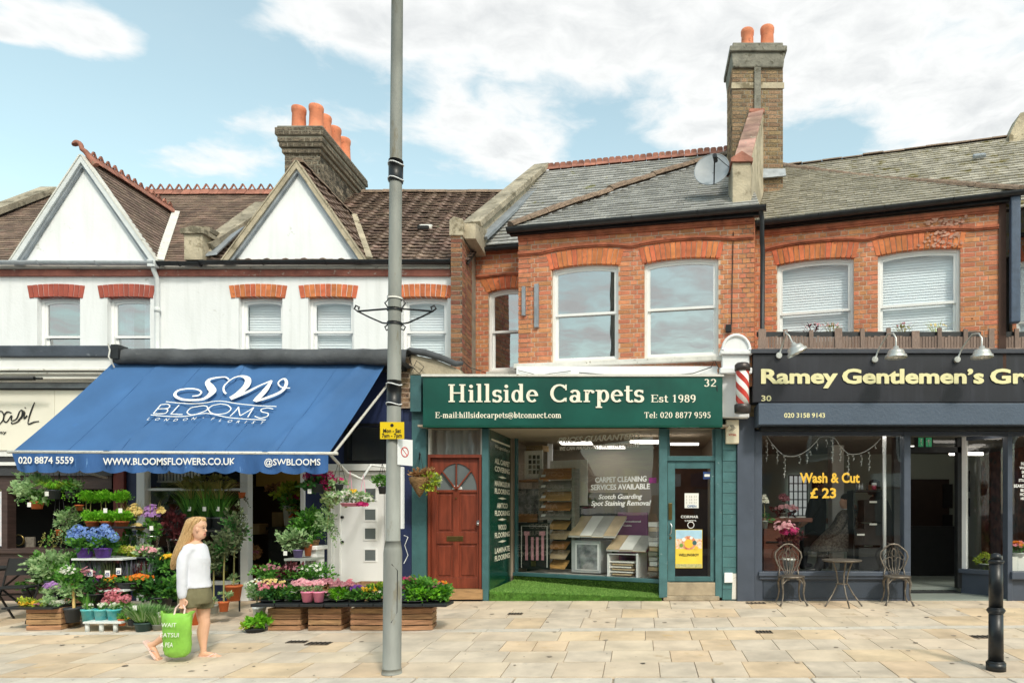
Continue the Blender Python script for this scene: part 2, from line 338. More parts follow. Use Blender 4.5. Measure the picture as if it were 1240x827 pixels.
# -- ground, pavement, road
MT['asphalt']=mat('road_asphalt','#55565a',.9,var=.2,scale=2,bump=.25,bscale=120)
MT['joint']=mat('sandy_paving_joint','#c6b9a6',.95,var=.25,scale=8,bump=.2)
MT['flag']=mat('yorkstone_flag','#D8C6AF',.8,var=.16,scale=2.2,bump=.07,bscale=26,rand=.035,rand_hue=.004,spots='#bfa98c',spot_amt=.34,spot_scale=3.0)
MT['flag_gold']=mat('golden_yorkstone_flag','#DAC2A3',.8,var=.2,scale=2.0,bump=.07,bscale=26,rand=.035,rand_hue=.004,spots='#cbae84',spot_amt=.32,spot_scale=3.4)
MT['flag_grey']=mat('greyish_yorkstone_flag','#D3C4B1',.8,var=.18,scale=2.6,bump=.07,bscale=26,rand=.04,spots='#b3a899',spot_amt=.35,spot_scale=3.0)
MT['granite']=mat('pale_granite_kerb','#D3CABD',.8,var=.12,scale=6,bump=.08,bscale=80,rand=.07,spots='#9b968c',spot_amt=.3)
MT['iron']=mat('cast_iron_cover','#6f6458',.6,metal=.4,var=.25,scale=9,bump=.15)
g=MB();g.poly([(-300,-300,-.345),(300,-300,-.345),(300,300,-.345),(-300,300,-.345)])
tag(g.build('ground',MT['asphalt']),kind='structure')
g=MB();g.box(-40,40,-15.2,-4.52,-.34,-.30);tag(g.build('road',MT['asphalt']),kind='structure')
g=MB();g.box(-40,40,-19,-15.2,-.34,-.19);tag(g.build('far_pavement',MT['flag_grey']),kind='structure')
g=MB();g.slab([(-16,0,-.018),(-16,-4.22,G(-4.22)-.018),(12,-4.22,G(-4.22)-.018),(12,0,-.018)],(0,0,-.2))
pav=tag(g.build('pavement',MT['joint']),kind='structure')
rows=[0.0,.72,1.38,2.06,2.24,2.74,3.22,3.68,4.2]
def rowY(i,x):
 """rows drift a little, as the paved strip runs slightly askew to the shops"""
 t=[0,.012,.022,.034,.034,.026,.018,.01,.0][i]
 return-(rows[i]-t*(x+1.5))
flags=0
for i in range(8):
 x=-15.6+rnd.random()*.3;strip=i==3
 while x<11.5:
  l=rnd.choice([.9,1.05,1.2])if strip else(rnd.choice([.44,.5,.56,.62])if i<3 else rnd.choice([.36,.42,.48,.54,.62]))
  j=.004;b=MB();z=rnd.uniform(-.002,.002)
  pts=[]
  for(xx,ii,s)in((x+j,i+1,1),(x+l-j,i+1,1),(x+l-j,i,-1),(x+j,i,-1)):
   yy=rowY(ii,xx)+s*j;pts.append((xx,yy,G(yy)+z))
  cxp,cyp=(x+l/2),rowY(i,x+l/2)-.2
  ins=[(p[0]*.985+cxp*.015,p[1]*.985+cyp*.015,p[2])for p in pts]
  b.slab([(p[0],p[1],p[2]-.03)for p in pts],(0,0,.03))
  mm=MT['granite']if strip else MT[rnd.choices(['flag','flag_gold','flag_grey'],[5,3 if i<3 else 4,3])[0]]
  b.build('paving_flag',mm,pav,loc=None);x+=l;flags+=1
kb=MB();kb.box(-16,12,-4.52,-4.22,-.34,G(-4.22)-.03)
kerb=tag(kb.build('kerb',MT['joint']),kind='structure')
x=-15.8
while x<11.8:
 b=MB();b.box(x+.006,x+.905,-4.515,-4.228,-.32,G(-4.25)+.002+rnd.uniform(-.002,.002));b.build('kerb_stone',MT['granite'],kerb,bev=.012);x+=.915
gm=MB();rg=random.Random(21)
for _ in range(260):
 x,y=rg.uniform(-9,7),-rg.uniform(.1,4.2);s=rg.choice([.006,.009,.012,.018,.03]);n=7;a0=rg.random()
 gm.poly([(x+s*rg.uniform(.7,1.2)*math.cos(a0+i/n*6.283),y+s*rg.uniform(.7,1.2)*math.sin(a0+i/n*6.283),G(y+s*math.sin(a0+i/n*6.283))+.0045)for i in range(n)])
tag(gm.build('trodden_gum',mat('trodden_gum','#a09282',.9,var=.5,scale=3),pav),kind='stuff')
g=MB();g.box(-16,12,0,9,-.34,-.004)
tag(g.build('shop_floor_slab',mat('shop_floor','#4a4642',.7,var=.2,scale=2)),kind='structure')
def cover(px,py,w,d,lab):
 x,y,z=GP(px,py);b=MB();b.box(x-w/2,x+w/2,y-d/2,y+d/2,z-.02,z+.006)
 o=tag(b.build('drain_cover',MT['iron'],loc=(x,y,z)),lab,'drain cover')
 for k in range(5):
  b2=MB();xx=x-w/2+w*(k+.5)/5;b2.box(xx-w*.03,xx+w*.03,y-d*.38,y+d*.38,z+.006,z+.012);b2.build('grate_bar',MT['black_matt'],o)
cover(915,730,.3,.12,'small rusty drain grate against the grey barber shop pilaster')
cover(925,765,.2,.16,'small square iron cover in the paving right of the pale strip')
cover(1193,771,.3,.18,'iron cover in the paving just left of the black bollard')
cover(624,743,.2,.14,'little rusty cover in the paving below the green turf ramp')
cover(360,777,.22,.12,'brownish iron cover in the paving below the second wooden flower crate')
cover(386,779,.26,.16,'larger brown iron cover in the paving below the crates, left of the lamp post')
# -- brickwork, tiles and windows
_um={}
def unit(kind,m):
 k=(kind,m.name)
 if k in _um:return _um[k]
 b=MB()
 if kind=='box':b.box(0,1,0,1,0,1)
 elif kind=='roman':
  pf=[(0,0),(.0,.55),(.28,.5),(.38,.85),(.47,1.0),(.56,.85),(.66,.5),(1,.55),(1,0)]
  vs=[(a,0,c)for a,c in pf]+[(a,1,c)for a,c in pf];n=len(pf)
  b.add(vs,[tuple(range(n)),tuple(range(n,2*n))[::-1]]+[(i,i+n,(i+1)%n+n,(i+1)%n)for i in range(n)])
 elif kind=='ridge':
  n=6;vs=[]
  for y in(0,1):
   for i in range(n+1):
    a=math.pi*i/n;vs.append((.5-.5*math.cos(a),y,math.sin(a)))
  b.add(vs,[(i,i+1,n+2+i,n+1+i)for i in range(n)]+[tuple(range(n+1))[::-1],tuple(range(n+1,2*n+2))])
 _um[k]=mesh_of(b,kind+'_piece',m);return _um[k]
def put_pieces(parent,name,m,kind,items,nmax=300,stuff_name=None):
 """items: (pos, Matrix3 basis, scale) ; nearest nmax as parts, the rest joined"""
 me=unit(kind,m);c=Vector((0,CAMY,CAMZ))
 n=min(len(items),nmax)
 for(pos,bs,sc)in items[:n]:inst(name,me,parent,pos,bs.to_euler(),sc)
 if len(items)>n:
  vs=[v.co.copy()for v in me.vertices];fs=[tuple(p.vertices)for p in me.polygons];mb=MB()
  for(pos,bs,sc)in items[n:]:
   mb.add([Vector(pos)+bs@Vector((v.x*sc[0],v.y*sc[1],v.z*sc[2]))for v in vs],fs)
  tag(mb.build(stuff_name or name+'s',m,parent),kind='stuff')
def brick_face(parent,O,U,w,h,holes=(),m='brick',nmax=300,bl=.210,bh=.0605,name='brick',proud=.006,far=False):
 O=Vector(O);U=Vector(U).normalized();In=Vector((-U.y,U.x,0));bs=Matrix((U,In,Vector((0,0,1)))).transposed()
 items=[];z=.005;k=0
 while z<h-.03:
  hh=min(bh,h-z-.002);x=-(.1125 if k%2 else .0)-(.0 if k%2 else .06);head=k%2
  while x<w:
   l=.098 if head else bl;head=not head
   segs=[(max(x,.0),min(x+l,w))]
   for(a0,a1,b0,b1)in holes:
    if z+hh>b0+.012 and z<b1-.012:
     ns=[]
     for(s0,s1)in segs:
      if s1<=a0 or s0>=a1:ns.append((s0,s1));continue
      if s0<a0:ns.append((s0,a0))
      if s1>a1:ns.append((a1,s1))
     segs=ns
   for(s0,s1)in segs:
    if s1-s0>.025:
     pr=proud+rnd.uniform(-.002,.002)
     items.append((O+U*s0-In*pr+Vector((0,0,z)),bs,(s1-s0,.03,hh)))
   x+=l+.0145
  z+=bh+.0145;k+=1
 rnd.shuffle(items)
 put_pieces(parent,name,MT[m],'box',items,nmax,'brickwork')
def wall_panel(parent,O,U,w,h,holes,m,thick=.22,name='wall'):
 """wall slab with rectangular openings, outer face on O-U plane"""
 O=Vector(O);U=Vector(U).normalized();In=Vector((-U.y,U.x,0));mb=MB()
 xs=sorted({0,w}|{max(0,min(w,a))for hh in holes for a in hh[:2]})
 for i in range(len(xs)-1):
  a,b=xs[i],xs[i+1]
  if b-a<1e-4:continue
  blk=sorted([(hh[2],hh[3])for hh in holes if hh[0]<=a+1e-4 and hh[1]>=b-1e-4]);z=0
  for(z0,z1)in blk+[(h,h)]:
   if z0-z>1e-3:
    p=[O+U*a+Vector((0,0,z)),O+U*b+Vector((0,0,z)),O+U*b+Vector((0,0,z0)),O+U*a+Vector((0,0,z0))]
    mb.slab(p,In*thick)
   z=max(z,z1)
 return mb.build(name,m,parent)
def arch_head(parent,u0,u1,zs,rise,hgt,v,m='brick_orange',n=None,name='voussoir',dz=0.0,depth=.11,splay=.06,proud=.014):
 """fan of brick voussoirs; zs = springing, rise = height of curve at the middle"""
 w=u1-u0;r=(w*w/4+rise*rise)/(2*rise);cx,cz=(u0+u1)/2,zs+rise-r
 ah=math.asin(w/2/r);n=n or max(7,int(w/.074));part=parent
 for i in range(n):
  a0=-ah+2*ah*i/n;a1=-ah+2*ah*(i+1)/n;g_=.0065/r
  def P(a,rr,k):return(cx+rr*math.sin(a)+k*splay*(a/ah),cz+rr*math.cos(a))
  R1=r+hgt
  q=[P(a0+g_,r,0),P(a1-g_,r,0),P(a1-g_,R1,1),P(a0+g_,R1,1)]
  pr=proud+rnd.uniform(-.002,.002);mb=MB();mb.slab([(x,v-pr,z+dz)for x,z in q],(0,depth,0));mb.build(name,MT[m],part)
def sash_window(house,u0,u1,z0,z1,v,rise=.05,blind=False,glassm='glass_up',split=.48,back='dim',frame_m='white',deep=.1,sill=True,curtain=None,lowz=None):
 """white timber sash window standing in an opening; z1 is the crown of the arch"""
 f=MB();t=.045;d0,d1=v+deep,v+deep+.09
 f.box(u0,u0+t,d0,d1,z0,z1);f.box(u1-t,u1,d0,d1,z0,z1);f.box(u0+t,u1-t,d0,d1,z0,z0+t*.9)
 w=u1-u0;n=8;top=[];zs=z1-rise
 for i in range(n+1):
  x=u0+t+(w-2*t)*i/n;k=(x-(u0+u1)/2)/(w/2);top.append((x,zs-t+rise*(1-k*k)))
 for i in range(n):
  (xa,za),(xb,zb)=top[i],top[i+1]
  f.slab([(xa,d0,za),(xb,d0,zb),(xb,d0,z1),(xa,d0,z1)],(0,.09,0))
 win=f.build('window',MT[frame_m],house,bev=.003)
 zm=z0+(z1-z0)*split;s=.038
 for(a,b,dd)in((zm-.02,z1-rise*.35,.018),(z0+t*.9,zm+.02,.05)):
  m_=MB();y0,y1=d0+dd,d0+dd+.03;top_sash=dd<.03
  m_.box(u0+t,u0+t+s,y0,y1,a,b);m_.box(u1-t-s,u1-t,y0,y1,a,b);m_.box(u0+t+s,u1-t-s,y0,y1,a,a+s)
  if not top_sash:m_.box(u0+t+s,u1-t-s,y0,y1,b-s,b)
  else:
   for i in range(n):
    (xa,za),(xb,zb)=top[i],top[i+1]
    xa,xb=max(xa,u0+t+s),min(xb,u1-t-s)
    if xb>xa:m_.slab([(xa,y0,za-s),(xb,y0,zb-s),(xb,y0,zb+.02),(xa,y0,za+.02)],(0,.03,0))
  m_.build('sash',MT[frame_m],win)
  p=MB();p.box(u0+t+s*.5,u1-t-s*.5,y0+.012,y0+.016,a+s*.5,b-s*.3);p.build('pane',MT[glassm],win)
 if sill:
  m_=MB();m_.box(u0-.03,u1+.03,d0-deep-.02,d0,z0-.06,z0-.002);m_.build('sill',MT['white_worn'],win,bev=.004)
 if blind:
  bm=MB();bm.box(u0+t,u1-t,d1+.03,d1+.08,z1-rise-.07,z1-rise-.02);bl=bm.build('blind',MT['blind'],house)
  me=unit('box',MT['blind']);z=z0+.04;rot=Matrix.Rotation(R(74),3,'X')
  while z<z1-rise-.06:
   inst('blind_slat',me,bl,(u0+t+.01,d1+.035,z+rnd.uniform(-.001,.001)),rot.to_euler(),(u1-u0-2*t-.02,.05,.003));z+=.043
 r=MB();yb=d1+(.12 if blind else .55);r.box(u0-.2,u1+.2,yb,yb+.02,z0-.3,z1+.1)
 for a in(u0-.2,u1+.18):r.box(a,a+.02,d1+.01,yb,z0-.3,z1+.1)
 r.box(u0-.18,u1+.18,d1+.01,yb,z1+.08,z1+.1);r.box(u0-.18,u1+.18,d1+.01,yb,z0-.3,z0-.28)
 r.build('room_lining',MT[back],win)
 if curtain:
  for(a,b)in curtain:
   c=MB();xa,xb=u0+(u1-u0)*a,u0+(u1-u0)*b;k=14;pts=[(xa+(xb-xa)*i/k,d1+.06+.02*math.sin(i*1.9))for i in range(k+1)]
   for i in range(k):c.poly([(pts[i][0],pts[i][1],z0),(pts[i+1][0],pts[i+1][1],z0),(pts[i+1][0],pts[i+1][1],z1-.03),(pts[i][0],pts[i][1],z1-.03)])
   c.build('curtain',MT['blind'],win)
 return win
def roof_plane(parent,A,B,D,poly_pts,m,w,g_,t,kind='box',nmax=300,name='tile',under=.03):
 """tiled slope: A origin (eave), B point giving the eave direction, D a point up the slope; poly_pts: 3-D outline"""
 A=Vector(A);U=(Vector(B)-A).normalized();Nn=U.cross(Vector(D)-A).normalized();S=Nn.cross(U).normalized()
 P2=[((Vector(p)-A).dot(U),(Vector(p)-A).dot(S))for p in poly_pts]
 um=MB();um.slab([A+U*a+S*b-Nn*.012 for a,b in P2],-Nn*under);um.build('roof_boarding',MT['underlay'],parent)
 b0,b1=min(p[1]for p in P2),max(p[1]for p in P2);items=[];k=0
 tl=math.atan2(t*1.0,g_);S2=(S*math.cos(tl)-Nn*math.sin(tl));N2=(Nn*math.cos(tl)+S*math.sin(tl))
 bs=Matrix((U,S2,N2)).transposed();b=b0;n=len(P2)
 while b<b1-g_*.2:
  y=b+g_*.5;xs=[]
  for i in range(n):
   (xa,ya),(xb,yb)=P2[i],P2[(i+1)%n]
   if(ya<=y<yb)or(yb<=y<ya):xs.append(xa+(xb-xa)*(y-ya)/(yb-ya))
  xs.sort()
  for q in range(0,len(xs)-1,2):
   a0,a1=xs[q],xs[q+1];x=math.floor(a0/w)*w-(w/2 if k%2 and kind=='box' else 0)
   while x<a1:
    s0,s1=max(x,a0),min(x+w-.004,a1)
    if s1-s0>w*.12:
     jz=rnd.uniform(-.12,.18)*t
     items.append((A+U*s0+S*b+Nn*(t*1.05+jz-.01),bs,(s1-s0,g_*1.25,t)))
    x+=w
  b+=g_;k+=1
 rnd.shuffle(items)
 cam_d_=None
 put_pieces(parent,name,m,kind,items,nmax,name+'_courses')
def ridge_run(parent,P0,P1,m,w=.24,h=.11,l=.3,name='ridge_tile',rough=.012,nmax=300):
 P0,P1=Vector(P0),Vector(P1);d=(P1-P0);L_=d.length;d.normalize();side=d.cross(Vector((0,0,1))).normalized();up=side.cross(d)
 bs=Matrix((side,d,up)).transposed();k=int(L_/l);l=L_/k
 for i in range(k):
  p=P0+d*(i*l)-side*w/2+up*rnd.uniform(-rough,rough)
  inst(name,unit('ridge',m),parent,p,bs.to_euler(),(w,l-.008,h+rnd.uniform(0,rough)))
def obar(mb,P0,P1,w,h,m=0,up=Vector((0,0,1)),off=0.0):
 """rectangular bar from P0 to P1, w across, h high (base at the line)"""
 P0,P1=Vector(P0),Vector(P1);d=(P1-P0).normalized();s=d.cross(up).normalized();u=s.cross(d)
 a=[P0-s*w/2+u*off,P0+s*w/2+u*off,P0+s*w/2+u*(off+h),P0-s*w/2+u*(off+h)]
 mb.slab(a,P1-P0,m);return mb
 # -- white terrace, left
F1=Frame(0,.5)
zE=Z(318,.5);YR=3.5;zR=Z(236,YR);slope=(zR-zE)/(YR-.5)
xL,xM,xR_=-12.4,X(250,.5),X(546,.5)
def zmain(y):return zE+(y-.5)*slope
house1=thing('terraced_house','white rendered house with crested ridge and pointed gable at far left','house',(xL,.5,0))
house2=thing('terraced_house','white rendered house behind the blue awning, plain red-brown tiled roof, one gable','house',(xM,.5,0))
def wins(h,xa,xb,items,blind):
 holes=[];base=3.0
 for(p0,p1)in items:
  holes.append((X(p0,.5)-xa,X(p1,.5)-xa,3.1-base,Z(359,.5)-base))
 wl=wall_panel(h,(xa,.5,base),(1,0,0),xb-xa,zE-.06-base,holes,MT['render_white'])
 for i,(p0,p1)in enumerate(items):
  u0,u1=X(p0,.5),X(p1,.5)
  sash_window(h,u0,u1,3.1,Z(359,.5),.5,rise=.04,blind=blind,glassm='glass_blind' if blind else 'glass_up',frame_m='upvc',deep=.09,split=(Z(406 if not blind else 400,.5)-3.1)/(Z(359,.5)-3.1),sill=False,curtain=None if blind else[(.0,.35),(.62,1.0)]if i else None)
  arch_head(h,u0-.12,u1+.02 if False else u1+.05,Z(359,.5)-.03,.03,.20,.5,m='brick_orange' if blind else 'band_paint',n=11,splay=.01)
 return wl
MT['band_paint']=mat('red_painted_brick','#B05848',.75,var=.15,scale=6,bump=.1,rand=.1,spots='#8a3a30',spot_amt=.3)
wins(house1,xL,xM,[(45,97),(130,182)],False)
wins(house2,xM,xR_,[(289,342),(373,428),(487,542)],True)
for(h,a,b)in((house1,xL,xM),(house2,xM,xR_)):
 m_=MB();m_.box(a,b,.455,.5,Z(335,.5),Z(328,.5));m_.build('brick_band',MT['band_red'],h)
 m_=MB();m_.box(a,b,.43,.5,Z(327,.5),zE-.05);m_.build('fascia_board',MT['white_worn'],h)
roof_plane(house1,(xL,.42,zE-.02),(xM,.42,zE-.02),(xL,YR,zR),[(xL,.42,zE-.05),(xM,.42,zE-.05),(xM,YR,zR),(xL,YR,zR)],MT['tile_dark'],.165,.115,.014,name='roof_tile')
roof_plane(house2,(xM,.42,zE-.02),(xR_,.42,zE-.02),(xM,YR,zR),[(xM,.42,zE-.05),(xR_+.3,.42,zE-.05),(xR_+.5,YR,zR),(xM,YR,zR)],MT['tile_brown'],.3,.155,.038,kind='roman',name='roof_tile')
for(h,a,b)in((house1,xL,xM),(house2,xM,xR_)):
 m_=MB();m_.slab([(a,YR,zR-.02),(b+.4,YR,zR-.02),(b+.4,YR+3,zE),(a,YR+3,zE)],(0,0,-.06));m_.build('rear_slope',MT['tile_dark'],h)
ridge_run(house2,(X(440,YR),YR,zR),(xR_+.4,YR,zR),MT['ridge_brown'],w=.24,h=.09,l=.42)
ridge_run(house1,(xL,YR,zR),(X(70,YR),YR,zR),MT['ridge_brown'],w=.24,h=.09,l=.3)
def crested(parent,P0,P1,m,n,s=.17):
 P0,P1=Vector(P0),Vector(P1);d=(P1-P0);L_=d.length;d.normalize();side=d.cross(Vector((0,0,1))).normalized()
 b=MB();l=L_/n;q=lambda a,z,o=0:tuple(P0+d*a+Vector((0,0,z))+side*o)
 b.slab([q(.004,0,-.11),q(l-.004,0,-.11),q(l-.004,.13,-.012),q(.004,.13,-.012)],(side*.015))
 b.slab([q(.004,0,.11),q(l-.004,0,.11),q(l-.004,.13,.012),q(.004,.13,.012)],(side*-.015))
 t=.035
 for(a0,a1)in((0,l/2),(l,l/2)):
  b.slab([q(a0 if a0==0 else a0-t,.12,-.012),q(t if a0==0 else a0,.12,-.012),q(l/2+.014,.12+s,-.012),q(l/2-.014,.12+s,-.012)],side*.024)
 b.slab([q(0.004,.12,-.012),q(l-.004,.12,-.012),q(l-.004,.145,-.012),q(.004,.145,-.012)],side*.024)
 me=mesh_of(b,'crested_ridge',m)
 for i in range(n):inst('crested_ridge_tile',me,parent,d*(l*i)+Vector((0,0,rnd.uniform(-.006,.006))))
crested(house1,(X(178,YR),YR,zR-.03),(X(338,YR)+.1,YR,zR-.03),MT['ridge_red'],15,.13)
MT['trim_grey']=mat('pale_grey_trim','#D9DDDF',.6,var=.08,scale=6,spots='#a8a89f',spot_amt=.25)
def gable(h,pa,pb,apx,apy,m_tile,tw,tg,tt,kind,ridge_m,board_m,crest=False,verge='cement'):
 yf=.40;xa,xb=X(pa,yf),X(pb,yf);ax,az=X(apx,yf),Z(apy,yf);zb=zE-.03
 m_=MB();m_.slab([(xa+.05,yf,zb),(xb-.05,yf,zb),(ax,yf,az-.06)],(0,.12,0));m_.build('gable_wall',MT['gable_white'],h)
 for(ex,s)in((xa,1),(xb,-1)):
  e,a=Vector((ex,yf-.09,zb-.02)),Vector((ax,yf-.09,az));d=(a-e).normalized();nrm=Vector((-d.z,0,d.x))*(1 if s>0 else-1)
  m_=MB();m_.slab([e,a,a-Vector((0,0,.105)),e+Vector((.095*s,0,0))],(0,.06,0));m_.build('bargeboard',MT[board_m],h)
  m_=MB();m_.slab([e+Vector((.095*s,.03,0)),a-Vector((0,-.03,.105)),a-Vector((0,-.03,.165)),e+Vector((.15*s,.03,0))],(0,.05,0));m_.build('inner_moulding',MT['lead'],h)
  m_=MB();obar(m_,e+Vector((0,.05,0)),a+Vector((0,.05,.01)),.12,.02);m_.build('verge_strip',MT[verge],h)
 yr=.5+(az-zE)/slope
 for(ex,s)in((xa,1),(xb,-1)):
  A=(ex,yf-.02,zb);E2=(ex,.5+.02,zE);T0=(ax,yf-.02,az+.005);T1=(ax,yr,az+.005)
  if s<0:
   roof_plane(h,A,(ex,2,zb),T0,[A,E2,T1,T0],m_tile,tw,tg,tt,kind=kind,name='roof_tile')
  else:
   roof_plane(h,(ex,2,zb),A,T0,[E2,A,T0,T1],m_tile,tw,tg*1.0,tt,kind=kind,name='roof_tile',nmax=0)
 if crest:crested(h,(ax,yf+.1,az-.02),(ax,yr,az-.02),ridge_m,13,.10)
 else:ridge_run(h,(ax,yf-.05,az),(ax,yr,az),ridge_m,w=.2,h=.07,l=.3)
 return xa,xb,ax,az,yr
g1=gable(house1,18,194,103,192,MT['tile_brown'],.165,.095,.013,'box',MT['ridge_red'],'trim_grey',True,'white_worn')
g2=gable(house2,272,446,362,199,MT['tile_brown'],.3,.15,.035,'roman',MT['ridge_brown'],'cement',False)
m_=MB();obar(m_,(g1[1]+.02,.36,zE-.05),(g1[2]+.05,g1[4]+.02,g1[3]+.03),.12,.05);m_.build('valley_strip',MT['white_worn'],house1)
m_=MB();obar(m_,(g2[1]+.03,.36,zE-.02),(g2[2]+.05,g2[4]+.02,g2[3]+.03),.10,.06);m_.build('valley_strip',MT['cement'],house2)
m_=MB();ax,az=g1[2],g1[3];pts=[]
for i in range(9):
 a=i/8*math.pi*1.15;pts.append((ax-.02-.055*(1-math.cos(a)),.36,az+.13+.02*i*.6+.06*math.sin(a)))
m_.tube([(ax+.16,.42,az-.1),(ax+.07,.4,az+.03),(ax+.02,.38,az+.1)]+pts,[.05,.045,.04]+[.036]*7+[.045,.05],n=8);m_.build('finial',MT['ridge_red'],house1)
pw=MB();obar(pw,(xM,.45,zE+.20),(xM,YR,zR+.12),.26,.09);pw.build('party_coping',MT['stone'],house1)
pw=MB();pw.slab([(xM-.11,.45,zE-.1),(xM-.11,YR,zR-.1),(xM-.11,YR,zR+.12),(xM-.11,.45,zE+.22)],(.22,0,0));pw.build('party_wall',MT['cement'],house1)
kn=MB();kn.box(X(224,.3),X(246,.3),.28,.55,Z(315,.3),Z(284,.3));kn.build('kneeler',MT['cement'],house1)
kn=MB();kn.slab([(X(221,.3),.24,Z(284,.3)),(X(250,.3),.24,Z(284,.3)),(X(250,.3),.24,Z(279,.3)),(X(236,.3),.24,Z(275,.3)),(X(221,.3),.24,Z(279,.3))],(0,.35,0));kn.build('kneeler_cap',MT['stone'],house1)
kn=MB();obar(kn,(X(246,.35),.35,Z(280,.35)),(X(264,1.0),1.0,Z(290,1.0)),.2,.07);obar(kn,(X(264,1.0),1.0,Z(290,1.0)),(X(318,2.4),2.4,Z(250,2.4)),.22,.08);kn.build('sloping_coping',MT['stone'],house1)
ll=MB();ll.slab([(X(240,.4),.33,Z(314,.4)),(X(272,.6),.4,Z(314,.6)),(X(296,1.2),1.2,Z(276,1.2)),(X(276,1.2),1.2,Z(286,1.2))],(0,0,.03));ll.build('lead_gutter',MT['lead'],house1)
pw=MB();xx=X(-131,.5);obar(pw,(xx,.45,zE+.12),(xx,YR,zR+.06),.32,.1);pw.build('party_coping',MT['stone'],house1)
def gutter(parent,P0,P1,m,r=.055):
 P0,P1=Vector(P0),Vector(P1);b=MB();d=(P1-P0).normalized();s=d.cross(Vector((0,0,1))).normalized();n=8
 prof=[s*(-r*math.cos(math.pi*i/n))+Vector((0,0,-r*math.sin(math.pi*i/n)))for i in range(n+1)]
 prof2=[p*.86 for p in prof][::-1];pr=prof+prof2;k=len(pr)
 b.add([P0+p for p in pr]+[P1+p for p in pr],[(i,(i+1)%k,k+(i+1)%k,k+i)for i in range(k)]+[tuple(range(k))[::-1],tuple(range(k,2*k))])
 o=b.build('gutter',m,parent);L_=(P1-P0).length;q=max(2,int(L_/.9))
 for i in range(q+1):
  c=P0+(P1-P0)*(i/q);b2=MB();b2.tube([c+s*(-(r+.006)*math.cos(math.pi*j/8))*1+Vector((0,0,-(r+.006)*math.sin(math.pi*j/8)))for j in range(9)],.006,n=5);b2.build('gutter_bracket',m,o)
 return o
gutter(house1,(xL,.34,zE-.03),(X(188,.34),.34,zE-.05),MT['pipe_grey'])
gutter(house1,(X(192,.34),.34,zE-.05),(xM,.34,zE-.06),MT['gutter'])
gutter(house2,(xM,.34,zE-.04),(X(546,.34),.34,zE-.02),MT['gutter'])
m_=MB();px_=X(188,.4);m_.tube([(px_,.35,zE-.06),(px_,.36,zE-.16),(px_,.44,zE-.28),(px_,.45,3.2)],.036,n=10);m_.box(px_-.06,px_+.06,.30,.40,zE-.13,zE-.02)
m_.cyl((px_,.45,4.6),(px_,.45,4.68),.045);m_.build('downpipe',MT['trim_grey'],house1)
v_=MB();vx,vy=X(515,1.7),1.7;vz=zmain(vy)+.07;v_.obox((vx,vy,vz),(.24,.2,.09),Matrix.Rotation(R(30),3,'X'));v_.build('roof_vent',MT['white_worn'],house2,bev=.03)
v_=MB();v_.box(vx-.1,vx+.1,vy-.14,vy-.10,vz-.08,vz-.02);v_.build('vent_opening',MT['black_matt'],house2)
# -- chimney stack behind the second gable
def chimney(x0,x1,y0,y1,zb,zt,label,m,pots,cement_cap=False,name='chimney_stack'):
 c=thing(name,label,'chimney',((x0+x1)/2,(y0+y1)/2,zb))
 core=MB();core.box(x0,x1,y0,y1,zb,zt-.02);core.build('core',MT['mortar_dark'],c)
 w,d,h=x1-x0,y1-y0,zt-zb
 return c,w,d,h
cx0,cx1,cy0,cy1=X(345,1.95),X(387,1.95)-.0,1.95,3.75
zt=Z(176,1.95)
c1,w,d,h=chimney(cx0,cx1,cy0,cy1,6.2,zt,'broad sooty brick chimney stack with five orange pots behind the second white gable',None,None)
brick_face(c1,(cx0,cy0,6.4),(1,0,0),w,zt-6.4,m='brick_sooty',nmax=140)
brick_face(c1,(cx1,cy0,6.4),(0,1,0),d,zt-6.4,m='brick_sooty',nmax=160)
zc=Z(176,1.95)
for k,(ov,hh,z0)in enumerate([(.035,.075,-.16),(.07,.075,-.06),(.09,.10,.02),(.12,.13,.13)]):
 m_=MB();m_.box(cx0-ov,cx1+ov,cy0-ov,cy1+ov,zc+z0-.0,zc+z0+hh);o=m_.build('corbel_course',MT['mortar_dark'],c1)
 a=cx1-cx0+2*ov;b_=cy1-cy0+2*ov
 brick_face(c1,(cx0-ov,cy0-ov,zc+z0),(1,0,0),a,hh,m='brick_sooty',nmax=30);brick_face(c1,(cx1+ov,cy0-ov,zc+z0),(0,1,0),b_,hh,m='brick_sooty',nmax=40)
ztop=zc+.26
m_=MB();m_.slab([(cx0-.1,cy0-.1,ztop),(cx1+.1,cy0-.1,ztop),(cx1+.1,cy1+.1,ztop),(cx0-.1,cy1+.1,ztop)],(0,0,.05));m_.build('flaunching',MT['concrete'],c1,bev=.02)
potp=[(0.145,0),(.135,.06),(.12,.12),(.112,.34),(.122,.36),(.126,.42),(.118,.44),(.1,.44),(.095,.3)]
def pot(c,x,y,z,s=1.0,lab=None,hs=1.0):
 m_=MB();m_.lathe([(r*s,q*s*hs)for r,q in potp],(x,y,z),n=18);o=m_.build('chimney_pot',MT['chimney_clay'],c)
 m_=MB();m_.cyl((x,y,z+.40*s*hs),(x,y,z+.441*s*hs),.092*s,n=14);m_.build('flue',MT['black_matt'],o)
for(px,y)in((362,2.15),(383,2.1),(393,2.6),(405,3.0),(416.5,3.4)):
 pot(c1,X(px,y),y,ztop+.04+(.10 if px>390 else 0),1.05,hs=1.08)
pot(c1,X(377,2.7),2.7,ztop+.04,.9)
